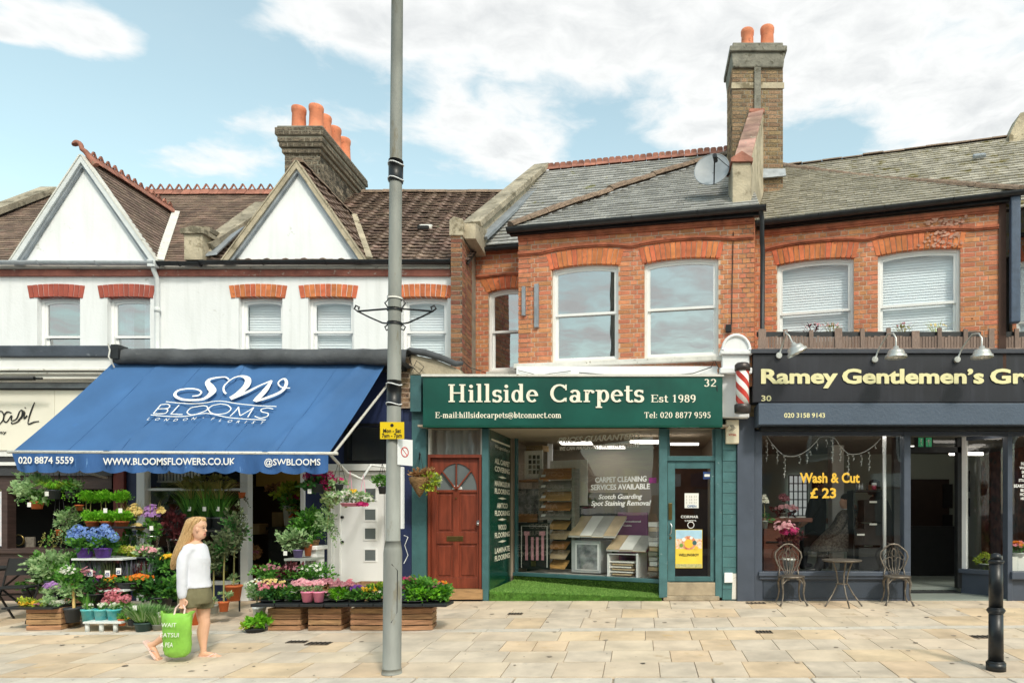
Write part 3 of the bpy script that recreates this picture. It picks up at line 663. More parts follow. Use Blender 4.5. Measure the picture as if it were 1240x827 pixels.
# -- red brick house number 32
F32=Frame(X(628,.45),.45,0,10.5)
house3=thing('terraced_house','red brick house with slate roof and two large sash windows above the green carpet shop','house',frame=F32)
uB1=F32.u(913)
zE3=F32.z(770,268);zb3=3.28
def zq(F,a,b,v=0):return(F.z(*a,v)+F.z(*b,v))/2
wz0,wz1=zq(F32,(708,437),(824,432)),zq(F32,(708,321),(824,311.5))
w1=(F32.u(668),F32.u(749));w2=(F32.u(780),F32.u(870))
holes=[(w1[0],w1[1],wz0-zb3,wz1-zb3),(w2[0],w2[1],wz0-zb3,wz1-zb3)]
wall3=wall_panel(house3,(0,0,zb3),(1,0,0),uB1,zE3-.04-zb3,holes,MT['mortar'])
bh_=[(a,b,c,d+.0)for a,b,c,d in holes]+[(a+.0,b-.0,d-.06,d+.19)for a,b,c,d in holes]
brick_face(wall3,(0,0,zb3),(1,0,0),uB1,zE3-.05-zb3,bh_,nmax=300)
for(a,b)in(w1,w2):
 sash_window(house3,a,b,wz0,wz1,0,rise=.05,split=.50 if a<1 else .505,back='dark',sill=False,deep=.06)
 arch_head(house3,a-.03,b+.03,wz1-.05,.05,.24,0,splay=.02)
wall_panel(house3,(uB1,.0,zb3),(0,1,0),.9,zE3-.04-zb3,[],MT['mortar'],thick=.2,name='return_wall');brick_face(house3,(uB1,0,zb3),(0,1,0),.8,zE3-.05-zb3,nmax=60,m='brick')
wall_panel(house3,(0.001,.5,zb3),(0,-1,0),.5,zE3-.04-zb3,[],MT['mortar'],thick=.2,name='return_wall');brick_face(house3,(0,.5,zb3),(0,-1,0),.5,zE3-.05-zb3,nmax=60)
uA=F32.u(571,.5);zEr=F32.z(600,300,.5)
nw=(F32.u(591,.5),F32.u(640,.5));nz0,nz1=F32.z(612,449,.5),F32.z(612,349,.5)
wallr=wall_panel(house3,(uA-.1,.5,zb3),(1,0,0),.12-uA,zEr+.05-zb3,[(nw[0]-uA+.1,nw[1]-uA+.1,nz0-zb3,nz1-zb3)],MT['mortar'])
brick_face(wallr,(uA-.1,.5,zb3),(1,0,0),.1-uA,zEr-zb3,[(nw[0]-uA+.1,nw[1]-uA+.1,nz0-zb3,nz1-zb3+.18)],nmax=200)
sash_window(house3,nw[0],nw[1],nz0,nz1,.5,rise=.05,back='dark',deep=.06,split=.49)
arch_head(house3,nw[0]-.02,nw[1]+.02,nz1-.06,.06,.22,.5,n=9)
MT['band_brick']=mat('moulded_brick','#b5694c',.85,var=.3,scale=6,bump=.1,spots='#7a4536',spot_amt=.4)
def string(F,pts,v,r,name='moulded_band',h=house3):
 b=MB()
 for i in range(len(pts)-1):
  (ua,za),(ub,zb_)=pts[i],pts[i+1]
  b.slab([(ua,v-.045,za-r),(ub,v-.045,zb_-r),(ub,v-.045,zb_+r),(ua,v-.045,za+r)],(0,.05,0))
  b.slab([(ua,v-.03,za-r*2.2),(ub,v-.03,zb_-r*2.2),(ub,v-.03,zb_-r),(ua,v-.03,za-r)],(0,.035,0))
 b.build(name,MT['band_brick'],h)
def hood(F,u0,u1,ws,zb_,rise):
 pts=[(u0,zb_)];n=60
 for i in range(1,n):
  u=u0+(u1-u0)*i/n;z=zb_
  for(a,b)in ws:
   c=(a+b)/2;hw=(b-a)/2+.18;k=abs(u-c)/hw
   if k<1:z=max(z,zb_+rise*(1-k**2.5))
  pts.append((u,z))
 return pts+[(u1,zb_)]
zs3=wz1+.27
string(F32,hood(F32,0,uB1,(w1,w2),zs3-.03,.06),0,.018)
string(F32,[(0,zE3-.13),(uB1,zE3-.13)],0,.025)
string(F32,[(uA,nz1+.22),(-.3,nz1+.24),(0,nz1+.2)],.5,.016)
string(F32,[(uA,zEr-.06),(0,zEr-.06)],.5,.025)
m_=MB();m_.box(-.05,w2[1]+.06,-.10,.1,wz0-.10,wz0-.02);m_.build('window_ledge',MT['white_worn'],house3,bev=.01)
for(pa,pb,y0,y1,v)in((633,637,348,383,0),(648,653,345,397,0)):
 m_=MB();m_.box(F32.u(pa,v),F32.u(pb,v),-.05,-.0,F32.z(pa,y1),F32.z(pa,y0));m_.build('steel_bracket',MT['lead'],house3)
m_=MB();m_.tube([(F32.u(888),-.02,F32.z(888,282)),(F32.u(887),-.02,F32.z(887,330)),(F32.u(886),-.02,F32.z(886,394))],.007,n=5);m_.build('cable',MT['gutter'],house3)
m_=MB();u_=F32.u(882);m_.box(u_-.04,u_+.05,-.06,0,F32.z(882,403),F32.z(882,394));m_.build('junction_box',MT['black'],house3,bev=.006)
VR=3.7
(uA3,zA3),(uB3,zB3)=F32.uz(664,211,VR),F32.uz(886,181,VR);zr3=(zA3+zB3)/2
E0=(F32.u(568,.42),.42,zEr-.0);C1=(-.08,-.12,zE3);C2=(uB1+.1,-.12,zE3);T3=(uB3+.15,VR,zr3);T0=(uA3-.1,VR,zr3)
E1=(-.02,.42,zEr)
roofm=house3
roof_plane(roofm,E0,(1,.42,zEr),T0,[E0,(uB1,.42,zEr),T3,T0],MT['slate'],.26,.16,.02,name='slate')
roof_plane(roofm,C1,C2,T3,[C1,C2,T3],MT['slate'],.26,.16,.02,name='slate')
m_=MB();m_.slab([C1,E1,T3],(0,.0,-.03));m_.build('hip_cheek',MT['slate'],roofm)
m_=MB();m_.slab([(T0[0],VR,zr3-.02),(T3[0]+.6,VR,zr3-.02),(T3[0]+.6,VR+3,zEr),(T0[0],VR+3,zEr)],(0,0,-.05));m_.build('rear_slope',MT['slate'],roofm)
def bow(P0,P1,n,amp):
 P0,P1=Vector(P0),Vector(P1);return[P0.lerp(P1,i/n)+Vector((0,0,amp*math.sin(math.pi*i/n)))for i in range(n+1)]
hp=bow(C1,Vector(T3)+Vector((0,0,.02)),4,.06)
for i in range(4):ridge_run(roofm,hp[i],hp[i+1],MT['ridge_brown'],w=.2,h=.085,l=.36,name='hip_tile')
b=MB();L_=.27
b.slab([(0,-.1,0),(L_-.01,-.1,0),(L_-.01,-.012,.1),(0,-.012,.1)],(0,.015,0));b.slab([(0,.1,0),(L_-.01,.1,0),(L_-.01,.012,.1),(0,.012,.1)],(0,-.015,0))
for(a,c)in((.0,.125),(.135,.26)):
 b.slab([(a,-.014,.09),(c,-.014,.09),(c,-.014,.15),(c-.025,-.014,.175),(a+.025,-.014,.175),(a,-.014,.15)],(0,.028,0))
comb=mesh_of(b,'comb_ridge',MT['ridge_red']);n=int((T3[0]-T0[0]-.1)/L_)
for i in range(n):inst('comb_ridge_tile',comb,roofm,(T0[0]+.1+i*L_,VR,zr3-.02+rnd.uniform(-.006,.006)))
gutter(house3,(C1[0]-.04,-.17,zE3-.03),(C2[0]+.08,-.17,zE3-.0),MT['gutter'],.07)
gutter(house3,(E0[0]-.05,.38,zEr-.05),(.02,.38,zEr-.04),MT['gutter'],.055)
m_=MB();m_.box(C1[0]-.04,C2[0],-.10,-.0,zE3-.10,zE3-.02);m_.build('fascia_board',MT['gutter'],house3)
m_=MB();m_.tube([(uB1+.10,-.15,zE3-.03),(uB1+.12,-.14,zE3-.18),(uB1+.12,-.02,zE3-.42),(uB1+.13,.03,zE3-.6),(uB1+.12,.03,3.4)],.036,n=10);m_.build('downpipe',MT['gutter'],house3)
pier=thing('party_wall','tall brick pier with sloping stone coping between the white house and number 32','wall',(X(552,.2),.2,3.3))
xa,xb=X(546,.2),X(559.5,.2);zp=Z(266,.2)
m_=MB();m_.box(xa,xb,.2,1.1,3.3,zp-.25);m_.build('core',MT['mortar_dark'],pier)
brick_face(pier,(xa,.2,3.3),(1,0,0),xb-xa,zp-.25-3.3,m='brick_red_old',nmax=150);brick_face(pier,(xb,.2,3.3),(0,1,0),.62,zp-.28-3.3,m='brick_red_old',nmax=150)
m_=MB();m_.slab([(xa-.02,.17,zp-.26),(xb+.02,.17,zp-.26),(xb+.02,.17,zp-.0),(xa+.05,.17,zp+.04),(xa-.02,.17,zp-.02)],(0,1.0,0));m_.build('cement_cap',MT['cement'],pier,bev=.01)
P0=F32.w(F32.u(572,.35),.35,0);P0.z=Z(276,P0.y);P1=F32.w(F32.u(657,VR+.1),VR+.1,0);P1.z=Z(204,P1.y)
m_=MB();obar(m_,P0,P1,.34,.10);m_.build('coping',MT['stone'],pier,bev=.01)
m_=MB();obar(m_,P0-Vector((0,0,.30)),P1-Vector((0,0,.30)),.24,.29);m_.build('parapet',MT['cement'],pier)
m_=MB();sd=F32.ud;obar(m_,P0+sd*.2-Vector((0,0,.22)),P1+sd*.2-Vector((0,0,.16)),.16,.05);m_.build('lead_flashing',MT['lead'],pier)
m_=MB();m_.slab([(xb-.03,.3,zp-.26),(xb-.03,P0.y+.2,zp-.26),(xb-.03,P0.y+.2,P0.z+.03),(xb-.03,.3,zp-.02)],(.22,0,0));m_.build('kneeler',MT['cement'],pier)
# -- red brick house number 30
F30=Frame(X(924,.6),.6,0,15)
house4=thing('terraced_house','red brick house with mossy slate roof and two blinded windows above the dark barber shop','house',frame=F30)
uE4=F30.u(1209);zE4=(F30.z(930,271)+F30.z(1220,238))/2;zb4=3.3
v1=(F30.u(941),F30.u(1034));v2=(F30.u(1063),F30.u(1163));vz1=zq(F30,(987,313),(1113,302));vz0=zq(F30,(987,404),(1113,402))-.1
holes=[(v1[0],v1[1],vz0-zb4,vz1-zb4),(v2[0],v2[1],vz0-zb4,vz1-zb4)]
wall4=wall_panel(house4,(-.3,0,zb4),(1,0,0),uE4+.3,zE4-.04-zb4,[(a+.3,b+.3,c,d)for a,b,c,d in holes],MT['mortar'])
brick_face(wall4,(0,0,zb4),(1,0,0),uE4,zE4-.05-zb4,holes+[(a,b,d-.06,d+.19)for a,b,c,d in holes],nmax=300)
brick_face(wall4,(-.3,0,zb4),(1,0,0),.29,zE4-.05-zb4,nmax=60)
for(a,b)in(v1,v2):
 sash_window(house4,a,b,vz0,vz1,0,rise=.05,split=.38,blind=True,glassm='glass_blind',sill=False,deep=.06)
 arch_head(house4,a-.03,b+.03,vz1-.05,.05,.24,0,splay=.02)
string(F30,hood(F30,0,uE4,(v1,v2),vz1+.23,.06),0,.018,h=house4)
string(F30,[(0,zE4-.16),(uE4,zE4-.16)],0,.025,h=house4)
MT['bloom']=mat('lime_bloom','#cf9f8a',.95,var=.3,scale=9,bump=0)
b=MB();r2=random.Random(3)
for k in range(150):
 pu,pz=F30.uz(r2.gauss(1142,14),r2.uniform(262,300));
 if not(0<pu<uE4):continue
 s=r2.uniform(.006,.035);n=6;b.poly([(pu+s*r2.uniform(.6,1.3)*math.cos(i/n*6.283),-.0265-.0002*k*.1,pz+s*.7*r2.uniform(.6,1.3)*math.sin(i/n*6.283))for i in range(n)])
tag(b.build('lime_stain',MT['bloom'],wall4),kind='stuff')
(a4,za4),(b4,zb4_)=F30.uz(975,199,3.7),F30.uz(1228,168,3.7);zr4=(za4+zb4_)/2
D1=(-.1,-.12,zE4);D2=(uE4+.28,-.12,zE4);T4=(F30.u(946,3.4),3.4,zr4-.12)
E4=(-.3,.35,zE4-.05);Eb=(uE4+4,.35,zE4-.05)
roof_plane(house4,E4,Eb,(0,3.7,zr4),[E4,Eb,(uE4+4,3.7,zr4),(-.3,3.7,zr4)],MT['slate_mossy'],.26,.155,.022,name='slate')
roof_plane(house4,D1,D2,T4,[D1,D2,T4,(-.1,3.3,T4[2]-.02)],MT['slate_mossy'],.26,.155,.022,name='slate')
m_=MB();m_.slab([D2,T4,(uE4+.28,.4,zE4-.04)],(0,0,-.03));m_.build('hip_cheek',MT['slate_mossy'],house4)
m_=MB();m_.slab([(-.3,3.7,zr4-.02),(uE4+4,3.7,zr4-.02),(uE4+4,6.7,zE4),(-.3,6.7,zE4)],(0,0,-.05));m_.build('rear_slope',MT['slate'],house4)
hp=bow(T4,Vector(D2)+Vector((0,0,.02)),5,-.07)
for i in range(5):ridge_run(house4,hp[i],hp[i+1],MT['ridge_brown'],w=.2,h=.08,l=.36,name='hip_tile')
ridge_run(house4,(-.3,3.7,zr4),(uE4+4,3.7,zr4),MT['ridge_brown'],w=.2,h=.05,l=.4)
gutter(house4,(D1[0],-.17,zE4-.04),(D2[0]+.05,-.17,zE4-.0),MT['gutter'],.065)
m_=MB();m_.box(D1[0],D2[0],-.10,-.0,zE4-.10,zE4-.02);m_.build('fascia_board',MT['gutter'],house4)
m_=MB();m_.box(uE4,uE4+.10,-.03,.3,3.3,zE4-.06);m_.build('corner_board',mat('dark_brown_board','#4a3228',.8),house4)
m_=MB();u_=uE4+.2;m_.box(u_-.065,u_+.065,-.16,-.03,F30.z(1217,394),zE4-.0);m_.build('downpipe',MT['pipe_blue'],house4,bev=.015)
v_=MB();zz=F30.z(1186,189,2.6);v_.obox((F30.u(1186,2.6),2.6,zz),(.22,.12,.07),Matrix.Rotation(R(35),3,'X'));v_.build('roof_vent',MT['lead'],house4,bev=.02)
yk=F32.w(F32.u(905,.2),.2,0).y
pier2=thing('party_wall','rendered kneeler with pinkish tile capping climbing to the tall chimney above number 32','wall',(X(905,yk),yk,5.8))
xa,xb=X(887,yk),X(909,yk);zk0,zk1=Z(252,yk),Z(197,yk)
m_=MB();m_.box(xa,xb,yk,yk+.5,zk0,zk1);m_.build('kneeler',MT['cement'],pier2,bev=.01)
m_=MB();m_.slab([(xa-.03,yk-.04,zk1),(xb+.03,yk-.04,zk1),(xb+.03,yk-.04,zk1+.05),((xa+xb)/2,yk-.04,zk1+.16),(xa-.03,yk-.04,zk1+.05)],(0,.5,0));m_.build('kneeler_cap',MT['ridge_red'],pier2)
Pk0=Vector(((xa+xb)/2+.02,yk+.02,zk1+.03));yk2=2.0;Pk1=Vector((X(916,yk2),yk2,Z(139,yk2)))
n=6
for i in range(n):
 a,b_=Pk0.lerp(Pk1,i/n),Pk0.lerp(Pk1,(i+1)/n);m_=MB();obar(m_,a+Vector((0,0,.02)),b_+Vector((0,0,.04)),.27,.04)
 m_.build('capping_tile',MT['tile_pink'],pier2,bev=.01)
m_=MB();m_.slab([Pk0+Vector((-.13,0,0)),Pk1+Vector((-.13,0,0)),Pk1+Vector((-.13,0,-2.2)),Pk0+Vector((-.13,0,-.8))],(.26,0,0));m_.build('parapet',MT['cement'],pier2)
yc=2.0;cx0,cx1=X(887,yc),X(948,yc);zcb,zct=6.6,Z(82,yc)
c2=thing('chimney_stack','tall weathered brick chimney with cement head and two orange pots above number 32','chimney',((cx0+cx1)/2,yc,zcb))
m_=MB();m_.box(cx0,cx1,yc,yc+.75,zcb,zct);m_.build('core',MT['mortar_dark'],c2)
brick_face(c2,(cx0,yc,zcb+.3),(1,0,0),cx1-cx0,zct-zcb-.3,m='brick_stock',nmax=220);brick_face(c2,(cx0,yc+.75,zcb+.3),(0,-1,0),.75,zct-zcb-.3,m='brick_stock',nmax=80)
m_=MB();xm=X(917,yc);m_.box(xm-.06,xm+.06,yc-.05,yc,Z(138,yc),Z(82,yc));m_.build('cement_rib',MT['concrete'],c2)
m_=MB();m_.box(cx0-.02,cx1+.02,yc-.022,yc,Z(108,yc),Z(101,yc));m_.build('cement_band',MT['cement'],c2)
m_=MB();zz0,zz1=Z(84,yc),Z(66,yc);m_.slab([(cx0-.0,yc-.06,zz0),(cx1+.0,yc-.06,zz0),(cx1+.03,yc-.06,zz1),(cx0-.03,yc-.06,zz1)],(0,.87,0));m_.build('cement_head',MT['concrete'],c2,bev=.02)
m_=MB();m_.box(cx0-.06,cx1+.06,yc-.1,yc+.85,zz1,zz1+.10);m_.box(cx0+.0,cx1-.0,yc-.03,yc+.78,zz1+.10,zz1+.2);m_.build('cap_course',MT['concrete'],c2,bev=.015)
pot(c2,X(905,yc+.3),yc+.3,zz1+.18,1.0,hs=1.05);pot(c2,X(929,yc+.3),yc+.3,zz1+.18,1.06,hs=1.1)
m_=MB();m_.box(xm-.16,xm+.12,yc-.09,yc-.04,Z(139,yc),Z(135,yc));m_.build('end_tile',MT['ridge_red'],c2)
m_=MB();m_.slab([(cx0-.02,yc-.1,Z(222,yc)),(cx1+.04,yc-.1,Z(216,yc)),(cx1+.04,yc-.02,Z(205,yc)),(cx0,yc-.02,Z(205,yc))],(0,.05,0));m_.build('lead_apron',MT['lead'],c2)
sd_y=yk+.3;dc=Vector((X(861,sd_y),sd_y-.1,Z(209,sd_y)))
dish=thing('satellite_dish','round grey satellite dish fixed above the slates of number 32','satellite dish',(X(885,sd_y),sd_y,Z(212,sd_y)))
MT['dish']=mat('dish_grey','#9aa0a6',.5,var=.12,scale=5,bump=.02)
m_=MB();nrm=Vector((-.25,-.93,.28)).normalized();q=nrm.to_track_quat('Z','Y');prev=None;vs=[];fs=[];n=24
rings=[(0,-.075),(.1,-.062),(.19,-.03),(.275,.0)]
vs.append(dc+q@Vector((0,0,rings[0][1])))
for(r_,z_)in rings[1:]:
 for i in range(n):a=6.2832*i/n;vs.append(dc+q@Vector((r_*math.cos(a),r_*1.06*math.sin(a),z_)))
fs=[(0,1+i,1+(i+1)%n)for i in range(n)]
for k in range(2):fs+=[(1+k*n+i,1+(k+1)*n+i,1+(k+1)*n+(i+1)%n,1+k*n+(i+1)%n)for i in range(n)]
m_.add(vs,fs,sm=True);m_.tube([dc+q@Vector((.277*math.cos(6.2832*i/24),.294*math.sin(6.2832*i/24),0))for i in range(24)],.007,n=5,closed=True)
m_.build('reflector',MT['dish'],dish)
tip=dc+q@Vector((.1,-.06,.34))
m_=MB();m_.tube([dc+q@Vector((.05,-.29,0)),dc+q@Vector((.08,-.2,.2)),tip],.011,n=6);m_.tube([dc+q@Vector((.27,0,0)),tip],.006,n=5);m_.build('feed_arm',MT['gutter'],dish)
m_=MB();m_.cyl(tip,tip+q@Vector((-.0,.0,-.12)),.035,n=10);m_.build('feed_horn',MT['gutter'],dish)
m_=MB();bk=dc+q@Vector((0,0,-.08));m_.tube([bk,bk+Vector((.1,.05,-.08)),(xa-.0,yk+.3,dc.z-.02)],.018,n=8);m_.build('wall_mount',MT['gutter'],dish)
# -- sliver of the next house on the right
F5=Frame(X(1226,.9),.9,0,15)
house5=thing('terraced_house','brick house cut off by the right edge, one white window showing','house',frame=F5)
zt5=zE4-.12;hz0,hz1=3.6,F5.z(1236,313)
wp=wall_panel(house5,(0,0,3.3),(1,0,0),3.6,zt5-3.3,[(.06,1.1,hz0-3.3,hz1-3.3)],MT['mortar'])
brick_face(wp,(0,0,3.3),(1,0,0),3.6,zt5-3.3,[(.06,1.1,hz0-3.3,hz1-3.3+.2)],nmax=200)
sash_window(house5,.06,1.1,hz0,hz1,0,rise=.05,blind=True,glassm='glass_blind',sill=False,deep=.06);arch_head(house5,.06,1.12,hz1-.06,.06,.24,0)
m_=MB();m_.box(.3,3.6,.02,.24,0,3.3);m_.build('lower_wall',MT['brick_stock'],house5)
gutter(house5,(0,-.1,zt5+.02),(3.6,-.1,zt5+.02),MT['gutter'])
yk5=3.2
m_=MB();pk=[F30.w(F30.u(1222,3.4),3.4,0),F30.w(F30.u(1260,3.4),3.4,0)]
zz=Z(168,pk[0].y);m_.slab([(pk[0].x,pk[0].y,zz-.6),(pk[0].x+.9,pk[0].y-.1,zz-.6),(pk[0].x+.9,pk[0].y-.1,zz+.62),(pk[0].x+.22,pk[0].y,zz+.5),(pk[0].x,pk[0].y,zz+.05)],(.05,.4,0))
o=m_.build('parapet_end',MT['cement'],loc=tuple(pk[0]));tag(o,'rendered parapet end with lead cap above the mossy roof at right edge','parapet')
m_=MB();m_.box(xL,11,6.2,6.4,0,5.3);m_.box(xL-.2,xL,.5,6.4,0,5.3);tag(m_.build('rear_wall',MT['brick_stock'],loc=(0,6.3,0)),'plain brick back wall closing the terrace behind the shops','wall')
print('ridges',zA3,zB3,za4,zb4_,'eaves',zE,zE3,zEr,zE4)
# -- lettering
def _ribbon2d(pts,ws):
 out=[]
 for i in range(len(pts)-1):
  (x0,y0),(x1,y1)=pts[i],pts[i+1]
  def nrm(k):
   a,b=pts[max(k-1,0)],pts[min(k+1,len(pts)-1)];dx,dy=b[0]-a[0],b[1]-a[1];l=math.hypot(dx,dy)or 1;return-dy/l,dx/l
  n0,n1=nrm(i),nrm(i+1);w0,w1=ws[i]/2,ws[i+1]/2
  out.append([(x0-n0[0]*w0,y0-n0[1]*w0),(x1-n1[0]*w1,y1-n1[1]*w1),(x1+n1[0]*w1,y1+n1[1]*w1),(x0+n0[0]*w0,y0+n0[1]*w0)])
 return out
_TK,_TN=.118,.058
def _V(x,a,b,w=_TK):return[[(x-w/2,a),(x+w/2,a),(x+w/2,b),(x-w/2,b)]]
def _T(a,b,y,t=.05):return[[(a,y-t/2),(b,y-t/2),(b,y+t/2),(a,y+t/2)]]
def _A(cx,cy,rx,ry,a0,a1,k=1.0):
 n=max(6,int(abs(a1-a0)/20));pts=[];ws=[]
 for i in range(n+1):
  a=R(a0+(a1-a0)*i/n);pts.append((cx+rx*math.cos(a),cy+ry*math.sin(a)));ws.append(_TN+(_TK-_TN)*k*abs(math.cos(a)))
 return _ribbon2d(pts,ws)
def _D(x0,y0,x1,y1,w=_TK):return _ribbon2d([(x0,y0),(x1,y1)],[w,w])
def _O(x,y,r=.06):return[[(x+r*math.cos(R(a)),y+r*math.sin(R(a)))for a in range(0,360,36)]]
def _sl(x,y):return _T(x-.115,x+.115,y)
GL={'H':(_V(.16,0,.7)+_V(.56,0,.7)+_sl(.16,.025)+_sl(.56,.025)+_sl(.16,.675)+_sl(.56,.675)+_T(.16,.56,.36),.76),'i':(_V(.14,0,.48)+_sl(.14,.025)+_T(.03,.14,.455)+_O(.13,.62,.068),.30),'l':(_V(.14,0,.72)+_sl(.14,.025)+_T(.03,.14,.695),.30),'s':(_A(.21,.345,.125,.11,35,265)+_A(.2,.135,.135,.115,85,-150)+_V(.335,.35,.47,.045)+_V(.06,.01,.13,.045),.42),'d':(_A(.22,.24,.14,.215,0,360)+_V(.39,0,.72)+_T(.29,.39,.695)+_T(.39,.5,.025),.56),'e':(_A(.24,.24,.165,.215,0,318)+_T(.1,.42,.265,.045),.47),'c':(_A(.24,.24,.165,.215,50,315)+_O(.34,.37,.055),.45),'C':(_A(.38,.35,.28,.325,42,318)+_V(.61,.47,.69,.05)+_V(.61,.02,.18,.04),.72),'a':(_V(.34,0,.36)+_A(.21,.33,.13,.125,0,160)+_A(.2,.135,.125,.115,0,360)+_T(.34,.47,.025),.50),'r':(_V(.14,0,.48)+_sl(.14,.025)+_T(.03,.14,.455)+_A(.29,.31,.13,.14,70,175)+_O(.36,.405,.06),.43),'p':(_V(.15,-.22,.48)+_sl(.15,-.2)+_T(.03,.14,.455)+_A(.32,.24,.14,.215,0,360),.56),'b':(_V(.14,0,.72)+_T(.03,.14,.695)+_A(.32,.24,.14,.215,0,360),.55),'t':(_V(.16,.06,.64)+_T(.03,.33,.455)+_A(.26,.12,.1,.1,180,325),.36),'o':(_A(.25,.24,.17,.215,0,360),.50),'E':(_V(.15,0,.7)+_T(.03,.58,.675)+_T(.03,.6,.025)+_T(.15,.44,.36)+_V(.565,.52,.7,.045)+_V(.585,0,.19,.045)+_V(.44,.28,.45,.04),.65),'n':(_V(.14,0,.48)+_sl(.14,.025)+_T(.03,.14,.455)+_A(.29,.3,.13,.155,0,165)+_V(.42,0,.32)+_sl(.42,.025),.57),'h':(_V(.14,0,.72)+_sl(.14,.025)+_T(.03,.14,.695)+_A(.29,.3,.13,.155,0,165)+_V(.42,0,.32)+_sl(.42,.025),.57),'m':(_V(.14,0,.48)+_sl(.14,.025)+_T(.03,.14,.455)+_A(.28,.3,.12,.155,0,165)+_V(.4,0,.32)+_sl(.4,.025)+_A(.54,.3,.12,.155,0,165)+_V(.66,0,.32)+_sl(.66,.025),.82),'T':(_V(.3,0,.7)+_sl(.3,.025)+_T(.03,.57,.67)+_V(.05,.5,.7,.045)+_V(.55,.5,.7,.045),.6),'-':(_T(.04,.28,.24,.07),.32),'.':(_O(.09,.06),.2),':':(_O(.1,.06)+_O(.1,.4),.22),' ':([],.28),'@':(_A(.36,.26,.31,.36,-50,290,.2)+_A(.34,.27,.11,.14,0,360,.5)+_V(.47,.14,.42,.06)+_A(.55,.2,.08,.08,180,330,.2),.74),'0':(_A(.25,.35,.16,.32,0,360),.50),'1':(_V(.25,0,.7)+_sl(.25,.025)+_D(.1,.56,.25,.67,.06),.50),'2':(_A(.24,.5,.15,.18,165,-30)+_D(.38,.42,.08,.06,.075)+_T(.06,.43,.04,.08),.50),'3':(_A(.22,.52,.13,.155,150,-90)+_A(.22,.19,.155,.175,90,-155),.50),'5':(_T(.12,.41,.66,.075)+_V(.14,.36,.68,.055)+_A(.23,.22,.165,.2,125,-150),.50),'7':(_T(.06,.44,.66,.08)+_D(.41,.63,.19,0,.1),.48),'8':(_A(.25,.525,.125,.15,0,360)+_A(.25,.19,.155,.17,0,360),.50),'9':(_A(.24,.48,.15,.195,0,360)+_A(.2,.34,.19,.33,15,-95,.9),.50),}
def emit2d(mb,polys,O,U,V,N,th,warp=None):
 for k,q in enumerate(polys):
  t2=th+.0004*(k%7);off=[warp(a,b)if warp else 0 for a,b in q]
  pts=[O+U*a+V*b+N*o for(a,b),o in zip(q,off)]
  area=sum(q[i][0]*q[(i+1)%len(q)][1]-q[(i+1)%len(q)][0]*q[i][1]for i in range(len(q)))
  if area<0:pts=pts[::-1]
  mb.slab(pts,N*t2)
def serif(s,x0,x1,base,cap,O,U,V,N,m,parent,th=.012,name='lettering'):
 """slab-serif lettering fitted between x0 and x1"""
 tot=sum(GL[c][1]for c in s);k=(x1-x0)/tot;sy=cap/.7;mb=MB();x=x0
 for c in s:
  polys,adv=GL[c]
  emit2d(mb,[[(x+a*k,base+b*sy)for a,b in q]for q in polys],Vector(O),Vector(U),Vector(V),Vector(N),th);x+=adv*k
 o=mb.build(name,m,parent);o['text']=s;return o
_tc={}
def text_mesh(s,bold=0.0,space=1.0):
 key=(s,bold,space)
 if key in _tc:return _tc[key]
 cu=bpy.data.curves.new('lettering','FONT');cu.body=s;cu.size=1;cu.offset=bold;cu.space_character=space;cu.resolution_u=3
 ob=bpy.data.objects.new('lettering',cu);COL.objects.link(ob);dg=bpy.context.evaluated_depsgraph_get();me=ob.evaluated_get(dg).to_mesh()
 vs=[(v.co.x,v.co.y)for v in me.vertices];fs=[tuple(p.vertices)for p in me.polygons]
 ob.evaluated_get(dg).to_mesh_clear();COL.objects.unlink(ob);bpy.data.objects.remove(ob);bpy.data.curves.remove(cu)
 _tc[key]=(vs,fs);return _tc[key]
def sans(s,x0,x1,base,cap,O,U,V,N,m,parent,off=.004,bold=.0,shear=0.0,name='lettering',warp=None,space=1.0,curve=None,fit=True,cx=None,fat=0.0):
 """plain lettering fitted between x0 and x1 (or centred on cx), cap = capital height"""
 vs,fs=text_mesh(s,bold,space);xs=[v[0]for v in vs];a,b=min(xs),max(xs);sy=cap/.73
 if cx is not None and x0 is None:kx=sy*x1;x0=cx-(b-a)*kx/2
 else:kx=(x1-x0)/(b-a)
 O,U,V,N=Vector(O),Vector(U),Vector(V),Vector(N);out=[]
 for(x,y)in vs:
  lx=x0+(x-a)*kx;ly=base+y*sy;lx+=shear*y*sy
  if curve:ly+=curve(lx)
  out.append(O+U*lx+V*ly+N*(off+(warp(lx,ly)if warp else 0)))
 mb=MB();mb.add(out,fs);f=fat*sy
 if fat:
  for i,(dx,dy)in enumerate(((f,0),(-f,0),(0,f*.6),(0,-f*.6),(f*.7,f*.4),(-f*.7,-f*.4))):mb.add([p+U*dx+V*dy+N*.0007*(i+1)for p in out],fs)
 o=mb.build(name,m,parent);o['text']=s;return o
ZV=Vector((0,0,1))
